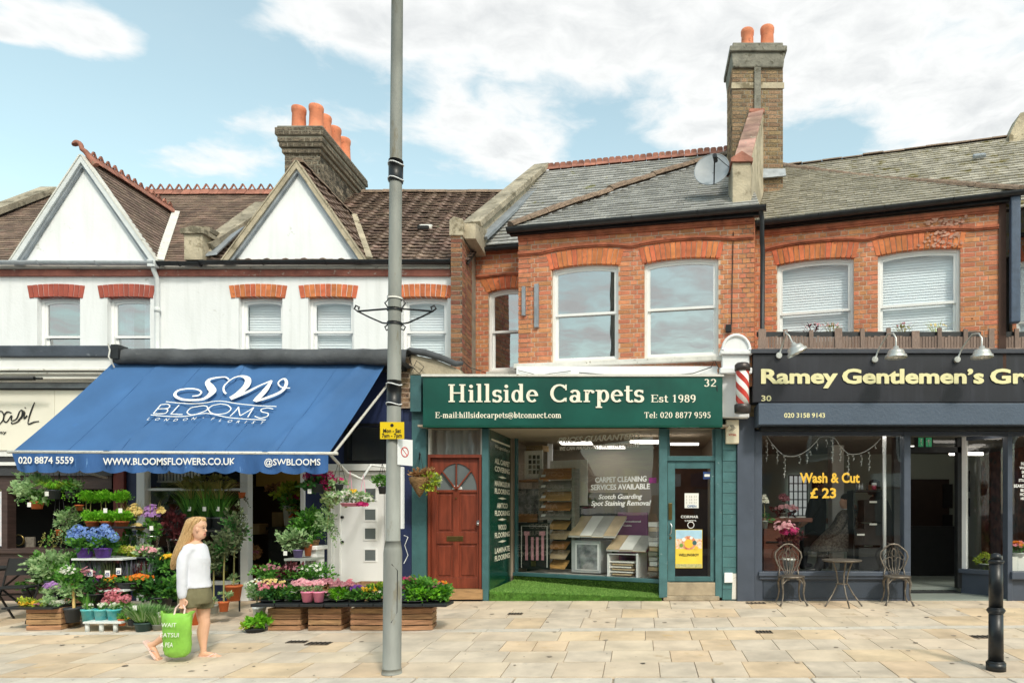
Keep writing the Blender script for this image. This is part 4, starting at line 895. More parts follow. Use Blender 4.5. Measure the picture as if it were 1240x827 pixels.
MT.update(panel_on=mat('added_fill_glow','#ffffff',.5,var=0,bump=0,emit='#fff8ee',estr=2.0),valance=mat('blue_valance_canvas','#34609a',.8,var=.1,scale=3,spots='#6f9acb',spot_amt=.3,spot_scale=6,stretch=(3,3,.6)),awning=mat('blue_awning_canvas','#3f6b9f',.8,var=.14,scale=1.1,bump=.05,bscale=180,spots='#3c6ba4',spot_amt=.3,spot_scale=1.2),navy=mat('navy_paint','#232f55',.5,var=.15,scale=5,spots='#3a466a',spot_amt=.2),teal=mat('teal_green_paint','#416b6f',.5,var=.14,scale=5,spots='#55878a',spot_amt=.22,spot_scale=14),teal_worn=mat('flaking_teal_paint','#477276',.6,var=.18,scale=5,spots='#b9c4c0',spot_amt=.22,spot_scale=11),sign_green=mat('dark_green_sign_panel','#15564b',.3,var=.22,scale=1.4,bump=.01),panel_green=mat('dark_green_wall_panel','#0b4a3b',.25,var=.2,scale=2.0,bump=.01,coat=.3),cream=mat('cream_letter_paint','#F5EFDD',.6,var=.02,bump=0),white_letter=mat('white_letter_vinyl','#F4F4F2',.6,var=.02,bump=0),gold=mat('pale_gold_letter','#EDE6B2',.5,var=.04,bump=0),gold2=mat('yellow_letter','#F0C040',.5,var=.03,bump=0),slate_paint=mat('blue_grey_paint','#4a5362',.5,var=.1,scale=4,bump=.03,spots='#626b78',spot_amt=.15),sign_black=mat('black_sign_board','#22242d',.4,var=.2,scale=1.5,bump=.01,streak='#3a3d48'),maroon=mat('maroon_paint','#7a3026',.6,var=.2,scale=4),brown_timber=mat('dark_brown_timber','#4b3a36',.6,var=.25,scale=3,stretch=(1,1,8)),mahogany=mat('mahogany_door','#823d2a',.4,var=.28,scale=3.0,stretch=(6,6,.7),bump=.03,spots='#a9603f',spot_amt=.2),cream_board=mat('cream_sign_board','#F0ECDD',.5,var=.03,scale=2,bump=.01),old_wood=mat('weathered_grey_wood','#988378',.9,var=.3,scale=6,stretch=(5,5,.8),bump=.15,rand=.2),crate_wood=mat('crate_pine_wood','#b88d68',.85,var=.34,scale=5,stretch=(.7,3,8),bump=.12,rand=.16,rand_hue=.01,spots='#7a5337',spot_amt=.35,spot_scale=7),stone_step=mat('stone_step','#a89a84',.9,var=.25,scale=6,bump=.15,spots='#665c4c',spot_amt=.4),grey_glass=mat('frosted_grey_glass','#6d7577',.2,var=.1,scale=2,bump=0),curtain_grey=mat('grey_net_curtain','#b8b6b0',.9,var=.1,scale=3,bump=0),wall_beige=mat('beige_plaster_wall','#a99a88',.9,var=.06,scale=1,bump=0),wall_green=mat('pale_green_plaster','#a9b3a8',.9,var=.05,scale=1,bump=0),wall_dark=mat('dark_plaster_wall','#3a3431',.9,var=.15,scale=1,bump=0),wall_yellow=mat('yellow_plaster_wall','#c9b26a',.9,var=.05,scale=1,bump=0),floor_pale=mat('pale_grey_floor','#8d9690',.5,var=.1,scale=2,bump=0),paper=mat('white_paper','#ECEBE6',.8,var=.03,bump=0),lamp_on=mat('fluorescent_tube','#ffffff',.5,var=0,bump=0,emit='#fff6e8',estr=6.0),)  # valance streaks paint light on folds; ceiling panel glow is added to brighten interiors
# -- flat roofs and cornices over the two left shops
zr1=Z(418,-.35);zr2=Z(432,-.35)
flat=thing('flat_roof','blue-grey felt edged flat roof over the cream sign at far left','roof',(-10,0,zr2))
m_=MB();m_.box(-14,X(136,-.35),-.35,.5,zr2,zr1);m_.build('roof_edge',MT['felt_blue'],flat,bev=.02)
m_=MB();m_.box(-14,X(136,-.30),-.30,-.02,Z(448,-.3),zr2-.003);m_.build('cornice',MT['white'],flat)
m_=MB();m_.box(-14,X(137,-.22),-.22,-.02,Z(462,-.22),Z(449,-.22));m_.build('cornice',MT['white'],flat)
for py in(447.5,451,457):m_=MB();m_.box(-14,X(137,-.33),-.335+(.03 if py>450 else 0),-.22,Z(py+1,-.33),Z(py-1,-.33));m_.build('moulding',MT['white_worn'],flat)
m_=MB();zz=Z(458.5,-.4);m_.cyl((-14,-.42,zz),(X(42,-.42),-.42,zz),.03);m_.cyl((X(42,-.42),-.42,zz),(X(51,-.42),-.42,zz),.018);m_.build('roller_tube',MT['gutter'],flat)
m_=MB();m_.box(-14,X(120,-.14),-.16,-.02,Z(470,-.14),Z(463,-.14));m_.build('painted_shadow_strip',MT['lead'],flat)  # grey strip under the cornice, its colour stands in for shadow
flat2=thing('flat_roof','long grey felt edged flat roof directly above the blue awning','roof',(-6,0,3.6))
ya=-.48;z0_,z1_=Z(439,ya),Z(420.5,ya);m_=MB();n=26;xs=[X(136,ya)+(X(491,ya)-X(136,ya))*i/n for i in range(n+1)]
r3=random.Random(5)
tops=[z1_+r3.uniform(-.008,.008)-.0*(i)for i in range(n+1)]
for i in range(n):
 m_.add([(xs[i],ya,z0_+.008*math.sin(i)),(xs[i+1],ya,z0_+.008*math.sin(i+1)),(xs[i+1],ya+.03,tops[i+1]-.04),(xs[i],ya+.03,tops[i]-.04),(xs[i+1],ya+.1,tops[i+1]),(xs[i],ya+.1,tops[i]),(xs[i+1],.5,tops[i+1]+.02),(xs[i],.5,tops[i]+.02),(xs[i],.5,z0_-.02),(xs[i+1],.5,z0_-.02)],[(0,1,2,3),(3,2,4,5),(5,4,6,7),(8,9,1,0)],sm=True)
m_.build('felt_roof_edge',MT['felt'],flat2)
m_=MB();m_.box(X(140,-.3),X(487,-.3),-.3,-.05,Z(447,-.3),z0_-.01);m_.build('soffit_board',MT['gutter'],flat2)
m_=MB();m_.box(X(134,-.5),X(143,-.5),-.5,-.3,Z(434,-.5),Z(417,-.5));m_.build('end_cap',MT['gutter'],flat2)
m_=MB();m_.tube([(X(131,-.5),-.5,Z(416,-.5)),(X(133,-.52),-.52,Z(424,-.52)),(X(131.5,-.52),-.52,Z(432,-.52)),(X(135,-.52),-.52,Z(438,-.52)),(X(139,-.4),-.4,Z(446,-.4))],.011,n=6);m_.build('white_cable',MT['white_worn'],flat2)
pipe_x=X(188,.4)
# -- cafe front, far left
cafe=thing('shopfront','dark brown timber cafe front beside the florist, under the cream sign','shopfront',(X(70),0,0))
b=MB();zt_,zb_=Z(590),Z(665)
for(a,c,z0,z1)in((-40,4,2.0,0),):pass
m_=MB();m_.box(-14,X(137),-.02,.12,0,.75-.0);m_.build('stallriser',MT['brown_timber'],cafe)
m_=MB();m_.box(-14,X(137),-.07,.12,Z(670,-.07),Z(664,-.07));m_.build('sill',MT['brown_timber'],cafe,bev=.008)
m_=MB();m_.box(-14,X(137),-.03,.12,Z(592),Z(576));m_.build('head_rail',MT['brown_timber'],cafe)
for px in(7,45-40,137-3):pass
for(a,c)in((4,11),(-90,-84)):m_=MB();m_.box(X(a),X(c),-.03,.12,Z(665),Z(592));m_.build('mullion',MT['brown_timber'],cafe)
m_=MB();m_.box(X(-84),X(4),.03,.04,Z(664),Z(592));m_.build('window_pane',MT['glass_shop'],cafe)
for(a,c)in((11,60),(64,134)):m_=MB();m_.box(X(a),X(c),-.035,-.02,.12,.58);m_.build('panel',mat('maroon_brown_panel','#55403b',.6),cafe,bev=.01)
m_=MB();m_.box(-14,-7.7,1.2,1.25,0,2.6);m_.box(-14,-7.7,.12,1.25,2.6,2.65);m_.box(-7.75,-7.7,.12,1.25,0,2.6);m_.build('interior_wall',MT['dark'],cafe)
m_=MB();m_.box(X(14),X(40),.2,.5,Z(662,.3)-.02,Z(662,.3));m_.build('counter',MT['brown_timber'],cafe)
m_=MB();m_.tube([(X(22.5,.2)+.085*math.cos(a*math.pi/8),.2,Z(654,.2)+.085*math.sin(a*math.pi/8))for a in range(16)],.014,n=6,closed=True);tag(m_.build('wreath',MT['chrome'],loc=(X(22,.2),.2,Z(660,.2))),'small golden ring ornament in the dark cafe window','ornament')
m_=MB();m_.box(X(30,.25),X(41,.25),.25,.28,Z(664,.25),Z(650,.25));tag(m_.build('menu_card',mat('grey_menu_card','#8a8378',.8,var=.3,scale=20),loc=(X(36,.25),.25,Z(664,.25))),'small grey card standing in the dark cafe window','card')
m_=MB();m_.box(X(-20,-.0),X(4,.0),-.012,-.006,Z(661),Z(595));tag(m_.build('reflection_poster',mat('pale_blue_reflection','#b7c8d2',.5,var=.25,scale=6,col2='#e4dfe4'),loc=(X(-5),0,Z(661))),'pale blue poster with painted reflection on the cafe window at the left edge','poster')  # the window reflection is put into the pale blue colour
m_=MB();m_.box(-14,X(112),-.10,.0,Z(553),Z(545));m_.build('white_trim',MT['white'],cafe)
m_=MB();m_.box(-14,X(140),-.08,.1,Z(576),Z(553)-.004);m_.build('roller_box',mat('charcoal_roller_box','#3b3c40',.6),cafe)
m_=MB();m_.box(-14,X(150),-.12,-.085,Z(564),Z(560));m_.build('white_trim',MT['white'],cafe)
csign=thing('shop_sign','cream shop sign with thin black handwritten Basil lettering, far left','sign',(X(50),-.1,Z(545)))
m_=MB();m_.box(-14,X(66,-.12),-.12,-.02,Z(545,-.12),Z(471,-.12));m_.build('sign_panel',MT['cream_board'],csign)
m_=MB();m_.box(X(66,-.12)+.006,X(128,-.12),-.12,-.02,Z(545,-.12),Z(471,-.12));m_.build('sign_panel',MT['cream_board'],csign)
m_=MB();m_.box(-14,X(128,-.14),-.14,-.121,Z(472,-.14),Z(469,-.14));m_.build('top_edge',MT['gutter'],csign)
MT['ink']=mat('black_ink_lettering','#1e1d1d',.6,var=0,bump=0)
def scribble(strokes,m,parent,Y=-.127,w=.016):
 for st in strokes:
  pts=[(X(px,Y),Z(py,Y))for px,py in st]
  sm=[]
  for i in range(len(pts)-1):
   p0,p1,p2,p3=pts[max(i-1,0)],pts[i],pts[i+1],pts[min(i+2,len(pts)-1)]
   for k in range(5):
    t=k/5;sm.append(tuple(.5*(2*p1[j]+(p2[j]-p0[j])*t+(2*p0[j]-5*p1[j]+4*p2[j]-p3[j])*t*t+(3*p1[j]-p0[j]-3*p2[j]+p3[j])*t**3)for j in(0,1)))
  sm.append(pts[-1]);mb=MB()
  ws=[w*(.75+.5*abs(math.sin(i*.35)))for i in range(len(sm))]
  emit2d(mb,_ribbon2d(sm,ws),Vector((0,Y,0)),Vector((1,0,0)),ZV,Vector((0,-1,0)),.003);o=mb.build('handwritten_stroke',m,parent)
scribble([[(-30,518),(-20,480)],[(-22,484),(-8,478),(-2,486),(-12,497),(2,498),(4,508),(-8,518),(-26,518)],[(14,500),(8,499),(4,507),(8,511),(14,503),(14,509),(20,507),(24,498),(27,497),(26,504),(22,510),(15,513),(14,511)],[(22,509),(28,502),(29,497)],[(26,507),(30,499),(29,507),(33,503)],[(30,494),(31,493.4)],[(42,487),(37,500),(34,513),(41,511),(47,510)]],MT['ink'],csign)
sans('ray',X(-3,-.127),X(8,-.127),Z(525,-.127),.05,(0,-.125,0),(1,0,0),ZV,(0,-1,0),MT['ink'],csign,bold=.02)
# -- florist front
flor=thing('shopfront','florist front with white posts, glazed left bay and open doorway under the blue awning','shopfront',(X(270),0,0))
for(a,c,nm,mt,y0)in((137,150,'post','maroon',-.05),(165,175,'post','upvc',-.06),(290.5,300,'post','upvc',-.06),(363.5,368,'post','upvc',-.05)):
 m_=MB();m_.box(X(a,y0),X(c,y0),y0,.08,0,2.75);m_.build(nm,MT[mt],flor,bev=.006)
m_=MB();m_.box(X(150),X(165),.0,.08,0,2.75);m_.build('dark_infill',MT['navy'],flor)
m_=MB();m_.box(X(368),X(396),.0,.08,.0,2.75);m_.build('pilaster_panel',MT['navy'],flor)
m_=MB();m_.box(X(175),X(290.5),-.03,.06,0,.25);m_.build('stallriser',MT['navy'],flor)
m_=MB();m_.box(X(175),X(290.5),-.05,.05,.25,.31);m_.build('sill',MT['upvc'],flor)
m_=MB();m_.box(X(176),X(290),.01,.02,.32,2.7);m_.build('window_pane',MT['glass_shop'],flor)
m_=MB();m_.box(X(175),X(290.5),-.02,.05,Z(594),Z(591));m_.build('transom_bar',MT['upvc'],flor)
m_=MB();m_.box(X(137),X(490),-.06,.1,2.7,Z(447));m_.build('fascia_panel',MT['navy'],flor)
m_=MB();xi0,xi1=X(140),X(398)+.0;m_.box(xi0,xi1,3.4,3.45,0,2.9);m_.box(xi0-.03,xi0,.1,3.4,0,2.9);m_.box(xi1,xi1+.03,.1,3.4,0,2.9);m_.box(xi0,xi1,.1,3.4,2.72,2.78);m_.build('interior_wall',MT['wall_dark'],flor)
m_=MB();m_.box(X(310,3.3),X(392,3.3),3.3,3.35,1.9,2.5);m_.build('yellow_back_wall',MT['wall_yellow'],flor)  # yellow upper part of the otherwise dark back wall
m_=MB();m_.cyl((X(345,2),2,2.66),(X(345,2)+.6,2,2.66),.025);m_.build('ceiling_tube',mat('warm_lamp_tube','#fff0c0',.5,emit='#ffdf9a',estr=16),flor)
for(px0,px1,y,z0,z1,mt)in((192,205,.7,0,1.5,'paper'),(206,232,1.6,.9,1.9,'wall_beige'),(240,262,1.4,1.2,2.2,'dim')):
 pass
def crate_box(px0,px1,py0,py1,y,depth,m,name,label,cat):
 b=MB();x0,x1=X(px0,y),X(px1,y);z0,z1=Z(py1,y),Z(py0,y);b.box(x0,x1,y,y+depth,z0,z1);return tag(b.build(name,m,loc=((x0+x1)/2,y,z0),bev=.01),label,cat)
MT['card_board']=mat('brown_cardboard','#a98f66',.9,var=.15,scale=4)
crate_box(302,314,634,647,1.2,.3,MT['card_board'],'cardboard_box','small cardboard box on a shelf in the florist doorway, left side','box')
crate_box(329,342,620,640,1.5,.3,MT['card_board'],'cardboard_box','taller cardboard box further back in the florist doorway','box')
m_=MB();y=1.4;m_.box(X(322,y),X(362,y),y,y+.5,Z(642,y),Z(638,y));m_.box(X(324,y),X(360,y),y+.02,y+.48,0,Z(642,y));m_.build('counter',mat('dark_shop_counter','#3b3a36',.7),flor)
m_=MB();y=2.0
for py in(597,612):m_.box(X(182,y),X(240,y),y,y+.3,Z(py,y)-.02,Z(py,y))
m_.box(X(182,y),X(184,y),y,y+.3,0,Z(590,y));m_.box(X(238,y),X(240,y),y,y+.3,0,Z(590,y));m_.build('shelf_unit',MT['wall_beige'],flor)
r4=random.Random(8)
for k in range(9):
 y=2.05;px=186+k*6;h_=r4.uniform(.1,.2);b=MB();b.cyl((X(px,y),y+.1,Z(612 if k%2 else 597,y)),(X(px,y),y+.1,Z(612 if k%2 else 597,y)+h_),.05,.065,n=10)
 tag(b.build('vase',MT[['paper','grey_glass','wall_beige'][k%3]],loc=(X(px,y),y,1.5)),'vase on the shelves behind the florist window, %s from the left'%'first second third fourth fifth sixth seventh eighth ninth'.split()[k],'vase','vases on the florist shelves')
rl=thing('radiator_grille','white slatted grille behind the top of the florist window','grille',(X(215,.3),.3,Z(585,.3)))
for k in range(14):
 m_=MB();px=186+k*4.1;m_.box(X(px,.3),X(px+2,.3),.3,.32,Z(582,.3),Z(570,.3));m_.build('bar',MT['paper'],rl)
m_=MB();m_.box(X(180,.3),X(245,.3),.28,.34,Z(584,.3),Z(582,.3));m_.build('rail',MT['paper'],rl)
fd=thing('door_surround','white painted side door with four small square panes between florist and lamp post','door',(X(432),0,0))
y=-.03
m_=MB();m_.box(X(396,y),X(404,y),y,.1,0,Z(562));m_.box(X(404,y),X(411,y),y+.015,.1,0,Z(562));m_.box(X(397.5,y),X(402,y),y-.02,y,.0,Z(566));m_.box(X(466,y),X(471,y),y,.1,0,Z(562));m_.build('pilaster',MT['white'],fd,bev=.004)
m_=MB();m_.box(X(394,y),X(471,y),y-.05,.1,Z(570),Z(562));m_.box(X(411),X(467),y-.0,.1,Z(575),Z(571));m_.build('lintel',MT['white'],fd,bev=.004)
m_=MB();m_.box(X(411,.03),X(466,.03),.03,.08,.1,Z(574,.03));leaf=m_.build('door_leaf',MT['upvc'],fd)
for py in(597,622,645,671):
 cx_,cz_=X(448.5,.03),Z(py+1,.03);s=.083
 m_=MB()
 for(a,b_,c,d_)in((-s-.02,s+.02,s,s+.022),(-s-.02,s+.02,-s-.022,-s),(-s-.02,-s,-s,s),(s,s+.02,-s,s)):m_.box(cx_+a,cx_+b_,.018,.03,cz_+c,cz_+d_)
 m_.build('pane_frame',MT['upvc'],leaf)
 m_=MB();m_.box(cx_-s,cx_+s,.024,.03,cz_-s,cz_+s);m_.build('pane',MT['grey_glass'],leaf)
for py in(626,656):m_=MB();m_.cyl((X(415,.03),.03,Z(py,.03)),(X(415,.03),-.0,Z(py,.03)),.022,n=10);m_.build('lock',MT['black'],leaf)
m_=MB();m_.box(X(410),X(467),-.02,.1,0,.1);m_.build('threshold',MT['stone_step'],fd)
tr=thing('transom_window','black framed grey window above the white side door','window',(X(445),0,Z(565)))
x0,x1,z0,z1=X(419),X(471),Z(562),Z(513);m_=MB()
for(a,b_,c,d_)in((x0,x1,z1-.04,z1),(x0,x1,z0,z0+.06),(x0,x0+.05,z0+.06,z1-.04),(x1-.04,x1,z0+.06,z1-.04)):m_.box(a,b_,-.07,.08,c,d_)
m_.build('frame',MT['black'],tr)
m_=MB();m_.box(x0+.05,x1-.04,-.01,.0,z0+.06,z1-.04);m_.build('pane',MT['glass_shop'],tr)
m_=MB();m_.box(x0-.2,x1+.2,.7,.72,z0-.2,z1+.2);m_.box(x0-.2,x1+.2,.1,.7,z0-.2,z0-.18);m_.build('room_lining',MT['curtain_grey'],tr)
m_=MB();m_.box(x1-.16,x1-.04,.3,.42,z1-.2,z1-.06);m_.build('hall_lamp',MT['paper'],tr)
m_=MB();m_.box(X(396),x0,-.055,.05,Z(562),Z(513));m_.build('panel',MT['navy'],tr)
m_=MB();m_.box(X(471),X(500),-.04,.2,0,Z(496));tag(m_.build('pilaster',MT['navy'],loc=(X(486),0,0)),'navy blue pilaster behind the lamp post, left of the teal one','pilaster')
m_=MB();m_.box(X(500)+.003,X(517),-.06,.2,0,Z(496));tag(m_.build('pilaster',MT['teal'],loc=(X(508),0,0)),'plain teal pilaster left of the mahogany front door','pilaster')
cap=thing('masonry_block','crumbling brick and stone pilaster head beside the left end of the green sign','masonry',(X(500),0,Z(490)))
m_=MB();m_.box(X(484),X(500),-.1,.5,Z(495),Z(434));m_.build('core',MT['mortar'],cap);brick_face(cap,(X(486),-.1,Z(494)),(1,0,0),X(500)-X(486),Z(436)-Z(494),m='brick_stock',nmax=80)
m_=MB();m_.box(X(471),X(486),-.08,.4,Z(495),Z(432));m_.build('grey_board',MT['pipe_grey'],cap)
m_=MB();m_.slab([(X(499),-.12,Z(456)),(X(562),-.12,Z(456)),(X(560),-.12,Z(450)),(X(530),-.12,Z(437)),(X(500),-.12,Z(431))],(0,.55,0));m_.build('stone_block',MT['cement'],cap,bev=.02)
m_=MB();m_.tube([(X(486,-.1),-.1,Z(431)),(X(497,-.12),-.13,Z(427)),(X(515,-.14),-.15,Z(430)),(X(535,-.14),-.15,Z(436)),(X(552,-.14),-.14,Z(443)),(X(560,-.1),-.08,Z(441))],[.04,.05,.055,.05,.045,.03],n=8);m_.build('lead_roll',MT['felt'],cap)
m_=MB();m_.tube([(X(500),-.16,Z(436)),(X(504),-.18,Z(447)),(X(512),-.17,Z(455)),(X(518),-.18,Z(447)),(X(509),-.18,Z(440)),(X(503),-.17,Z(452))],.006,n=5);m_.tube([(X(552),-.1,Z(441)),(X(560),-.1,Z(436)),(X(572),-.1,Z(447)),(X(590),-.1,Z(453))],.006,n=5);m_.build('loose_wire',MT['gutter'],cap)
m_=MB();m_.box(X(501),X(514),-.16,.1,Z(500),Z(457));m_.build('teal_block',MT['teal'],cap)
# -- blue awning
aw=thing('awning','large blue canvas awning with white florist logo and scalloped valance','awning',(X(270),-.1,2.0))
AT=Vector((X(138,-.35),-.35,Z(438,-.35)));ATR=Vector((X(467,-.35),-.35,Z(441,-.35)))
AF=Vector((X(15,-1.5),-1.5,Z(547,-1.5)));AFR=Vector((X(398,-1.5),-1.5,Z(549,-1.5)))
aN=(AFR-AF).cross(AT-AF).normalized()
def wr(a,t):
 """folds of the cloth; a 0..1 along, t 0..1 up the slope"""
 s=0
 for(p,q,w_,h_)in((.30,.62,.016,.034),(.345,.66,.012,-.02),(.62,.40,.016,.018),(.80,.99,.014,.032),(.86,1.05,.014,-.016),(.55,.8,.012,.016),(.03,.3,.02,.016),(.12,.30,.03,.008),(.72,.75,.03,.008),(.5,.74,.02,.006)):
  c=p+(q-p)*t*.62;d_=(a-c)/w_;s+=h_*math.exp(-d_*d_)
 return s-.022*math.sin(math.pi*t)
m_=MB();nu,nv=96,14;vs=[]
for j in range(nv+1):
 for i in range(nu+1):
  a,t=i/nu,j/nv;p=AF.lerp(AFR,a).lerp(AT.lerp(ATR,a),t)+aN*wr(a,t);vs.append(p)
fs=[(j*(nu+1)+i,j*(nu+1)+i+1,(j+1)*(nu+1)+i+1,(j+1)*(nu+1)+i)for j in range(nv)for i in range(nu)]
m_.add(vs,fs,sm=True);cn=m_.build('canvas',MT['awning'],aw)
for a in(.17,.335,.5,.665,.83):
 m_=MB();pts=[AF.lerp(AFR,a).lerp(AT.lerp(ATR,a),t/8)+aN*(wr(a,t/8)+.002)for t in range(9)]
 m_.tube(pts,.004,n=4);m_.build('seam',MT['awning'],cn)
m_=MB();nu,nv=200,6;vs=[];Vh=.27
def val(a,t):
 sc=abs(math.sin(math.pi*a*14));L_=Vh*(.84+.16*(sc**.6));k=.018*math.sin(a*95+2*math.sin(a*13))+.014*math.sin(a*41+1)
 p=AF.lerp(AFR,a);return Vector((p.x+(0.12*t*(1-a*6)if a<1/6 else 0)*.6,p.y-.01+k*t*1.4-.01*t,p.z-.01-L_*t))
for j in range(nv+1):
 for i in range(nu+1):vs.append(val(i/nu,j/nv))
fs=[(j*(nu+1)+i,(j+1)*(nu+1)+i,(j+1)*(nu+1)+i+1,j*(nu+1)+i+1)for j in range(nv)for i in range(nu)]
m_.add(vs,fs,sm=True);m_.build('valance',MT['valance'],aw)
m_=MB();m_.cyl(AF+Vector((-.06,0,.0)),AFR+Vector((.12,0,.0)),.022,n=8);m_.build('front_bar',MT['white_worn'],aw)
for i in range(24):
 p=AF.lerp(AFR,(i+.5)/24);m_=MB();m_.ball(p+Vector((0,-.024,.006)),.007,nu=6,nv=4);m_.build('rivet',MT['white'],aw)
for(p,q)in((AFR+Vector((.04,.05,0)),Vector((X(470,-.1),-.1,Z(465,-.1)))),(AF+Vector((.02,.05,-.03)),Vector((-8.2,-.1,1.9)))):
 m_=MB();m_.cyl(p,q,.018,n=8);m_.build('folding_arm',MT['white_worn'],aw)
m_=MB();pa=[AFR+Vector((.02,.02,-.02)),Vector((X(420,-1.0),-1.0,Z(572,-1.0))),Vector((X(438,-.6),-.6,Z(580,-.6)))];m_.tube(pa,.02,n=8);m_.tube([pa[2],(X(449,-.4),-.4,Z(563,-.4)),(X(472,-.1),-.1,Z(566,-.1))],.018,n=8);m_.build('folding_arm',MT['white'],aw)
U_=(AFR-AF).normalized();Of=Vector((0,-1.5-.035,0))
def vx(px):return X(px,-1.54)
sans('020 8874 5559',vx(22),vx(89),Z(561,-1.54),Z(552.5,-1.54)-Z(561,-1.54),(0,-1.535,0),(1,0,0),ZV,(0,-1,0),MT['white_letter'],aw,bold=.02)
sans('WWW.BLOOMSFLOWERS.CO.UK',vx(124.5),vx(285),Z(562.5,-1.54),Z(554,-1.54)-Z(562.5,-1.54),(0,-1.535,0),(1,0,0),ZV,(0,-1,0),MT['white_letter'],aw,bold=.02)
sans('@SWBLOOMS',vx(320),vx(388),Z(563,-1.54),Z(555,-1.54)-Z(563,-1.54),(0,-1.535,0),(1,0,0),ZV,(0,-1,0),MT['white_letter'],aw,bold=.015)
Ux=Vector((1,0,0));Vx=((AT-AF)-Ux*(AT-AF).dot(Ux)).normalized();Nn_=Ux.cross(Vx)
def onslope(px,py):
 d=Vector(((px-CX)/FP,1,(CY-py)/FP));c=Vector((0,CAMY,CAMZ));t=(AF-c).dot(Nn_)/d.dot(Nn_);p=c+d*t-AF;return p.dot(Ux),p.dot(Vx)
def crv(pts,k=6):
 sm=[];ws=[]
 for i in range(len(pts)-1):
  p0,p1,p2,p3=pts[max(i-1,0)],pts[i],pts[i+1],pts[min(i+2,len(pts)-1)]
  for q in range(k):
   t=q/k;sm.append(tuple(.5*(2*p1[j]+(p2[j]-p0[j])*t+(2*p0[j]-5*p1[j]+4*p2[j]-p3[j])*t*t+(3*p1[j]-p0[j]-3*p2[j]+p3[j])*t**3)for j in(0,1)));ws.append(p1[2]+(p2[2]-p1[2])*t)
 sm.append(pts[-1][:2]);ws.append(pts[-1][2]);return sm,ws
def logo(px_pts,nm='logo_stroke'):
 """px_pts: (crop x, crop y, width px) in the enlarged logo view, 5.636 px to one"""
 pts=[]
 for(a,b_,w_)in px_pts:
  u,v=onslope(150+a/5.636,440+b_/5.636);pts.append((u,v,w_/5.636/90.0))
 sm,ws=crv(pts);mb=MB();emit2d(mb,_ribbon2d(sm,ws),AF+Nn_*.03,Ux,Vx,Nn_,.002);mb.build(nm,MT['white_letter'],aw)
logo([(725,122,10),(700,105,12),(650,108,14),(600,118,22),(578,140,34),(600,175,52),(612,205,50),(560,250,26),(480,262,20),(400,255,20),(358,230,22),(372,200,20),(430,185,14),(500,187,12),(535,205,12),(520,228,14),(475,235,12)])
logo([(705,218,14),(690,200,14),(692,165,12),(740,120,10),(800,98,14),(850,115,40),(845,160,50),(790,215,44),(735,250,36)])
logo([(735,252,34),(830,215,26),(930,165,16),(1015,128,12)])
logo([(1015,128,14),(975,190,40),(925,245,44),(900,270,34)])
logo([(905,270,20),(1000,240,26),(1085,200,26),(1115,150,24),(1105,118,16),(1075,125,12),(1060,150,10),(1085,175,10),(1140,180,10)])
logo([(295,272,7),(400,283,7),(530,285,7),(655,268,7),(800,288,7),(930,300,7),(1048,305,7)],'logo_line')
logo([(192,362,7),(300,372,7),(430,372,7),(570,352,7),(720,380,7),(860,392,7),(975,396,7)],'logo_line')
def thin(cpts,c=None):logo([(x,y,7.5)for x,y in cpts],'logo_letter')
thin([(210,352),(262,292)]);thin([(262,292),(305,290),(322,300),(305,318),(240,322)]);thin([(240,322),(300,322),(305,340),(280,354),(210,353)])
thin([(385,295),(358,325),(328,357)]);thin([(328,357),(368,358),(408,360)])
thin([(515,304),(465,316),(440,345),(470,362),(520,352),(572,330),(578,308),(550,300),(515,304)])
thin([(665,288),(610,300),(585,325),(610,352),(660,358),(710,348),(738,322),(715,296),(665,288)])
thin([(732,370),(765,340),(790,308)]);thin([(790,308),(794,340),(800,368)]);thin([(800,368),(850,340),(893,312)]);thin([(893,312),(872,345),(852,378)])
thin([(1025,322),(985,315),(945,325),(950,342),(990,352),(985,372),(940,384),(900,372)])
u0,v0=onslope(150+158/5.636,440+398/5.636);u1,v1_=onslope(150+960/5.636,440+425/5.636);um_,vm=onslope(150+540/5.636,440+385/5.636)
for i,ch in enumerate('LONDON-FLORIST'):
 cxp=[172,230,292,355,420,478,545,608,662,724,782,832,884,942][i];cyp=[398,400,404,406,402,396,388,398,408,414,418,420,422,424][i]
 a,b_=onslope(150+cxp/5.636,440+cyp/5.636);sans(ch,None,1.1,b_,.052,AF+Nn_*.03,Ux,Vx,Nn_,MT['white_letter'],aw,shear=.3,cx=a,bold=.0,name='logo_letter')
 # -- carpet shop (32)
carpet=thing('shopfront','teal painted carpet shop front with angled display window and glazed door','shopfront',(X(700),0,0))
green=thing('shop_sign','wide dark green shop sign reading Hillside Carpets in cream letters','sign',(X(690),-.3,Z(516,-.3)))
ys=-.30;gx0,gx1,gz0,gz1=X(512,ys),X(875,ys),Z(516,ys),Z(456,ys)
m_=MB();m_.box(gx0,gx1,ys,-.02,gz0,gz1);m_.build('sign_board',MT['sign_green'],green,bev=.006)
m_=MB();m_.box(gx0-.02,gx1+.02,ys-.02,.0,gz1-.0,gz1+.035);m_.build('top_trim',MT['white_worn'],green)
m_=MB();m_.box(gx0,gx1,ys-.006,ys,gz0-.02,gz0+.012);m_.build('bottom_trim',MT['panel_green'],green)
O=(0,ys,0);A3=((1,0,0),ZV,(0,-1,0))
sx=lambda p:X(p,ys)
def sz(p):return Z(p,ys)
serif('Hillside',sx(542),sx(652),sz(487),sz(465.5)-sz(487),O,*A3,MT['cream'],green,th=.015)
serif('Carpets',sx(665),sx(781),sz(487),sz(465.5)-sz(487),O,*A3,MT['cream'],green,th=.015)
serif('Est 1989',sx(788),sx(843),sz(487),sz(478)-sz(487),O,*A3,MT['cream'],green,th=.008)
serif('E-mail:hillsidecarpets@btconnect.com',sx(527),sx(680),sz(506),sz(499)-sz(506),O,*A3,MT['cream'],green,th=.005)
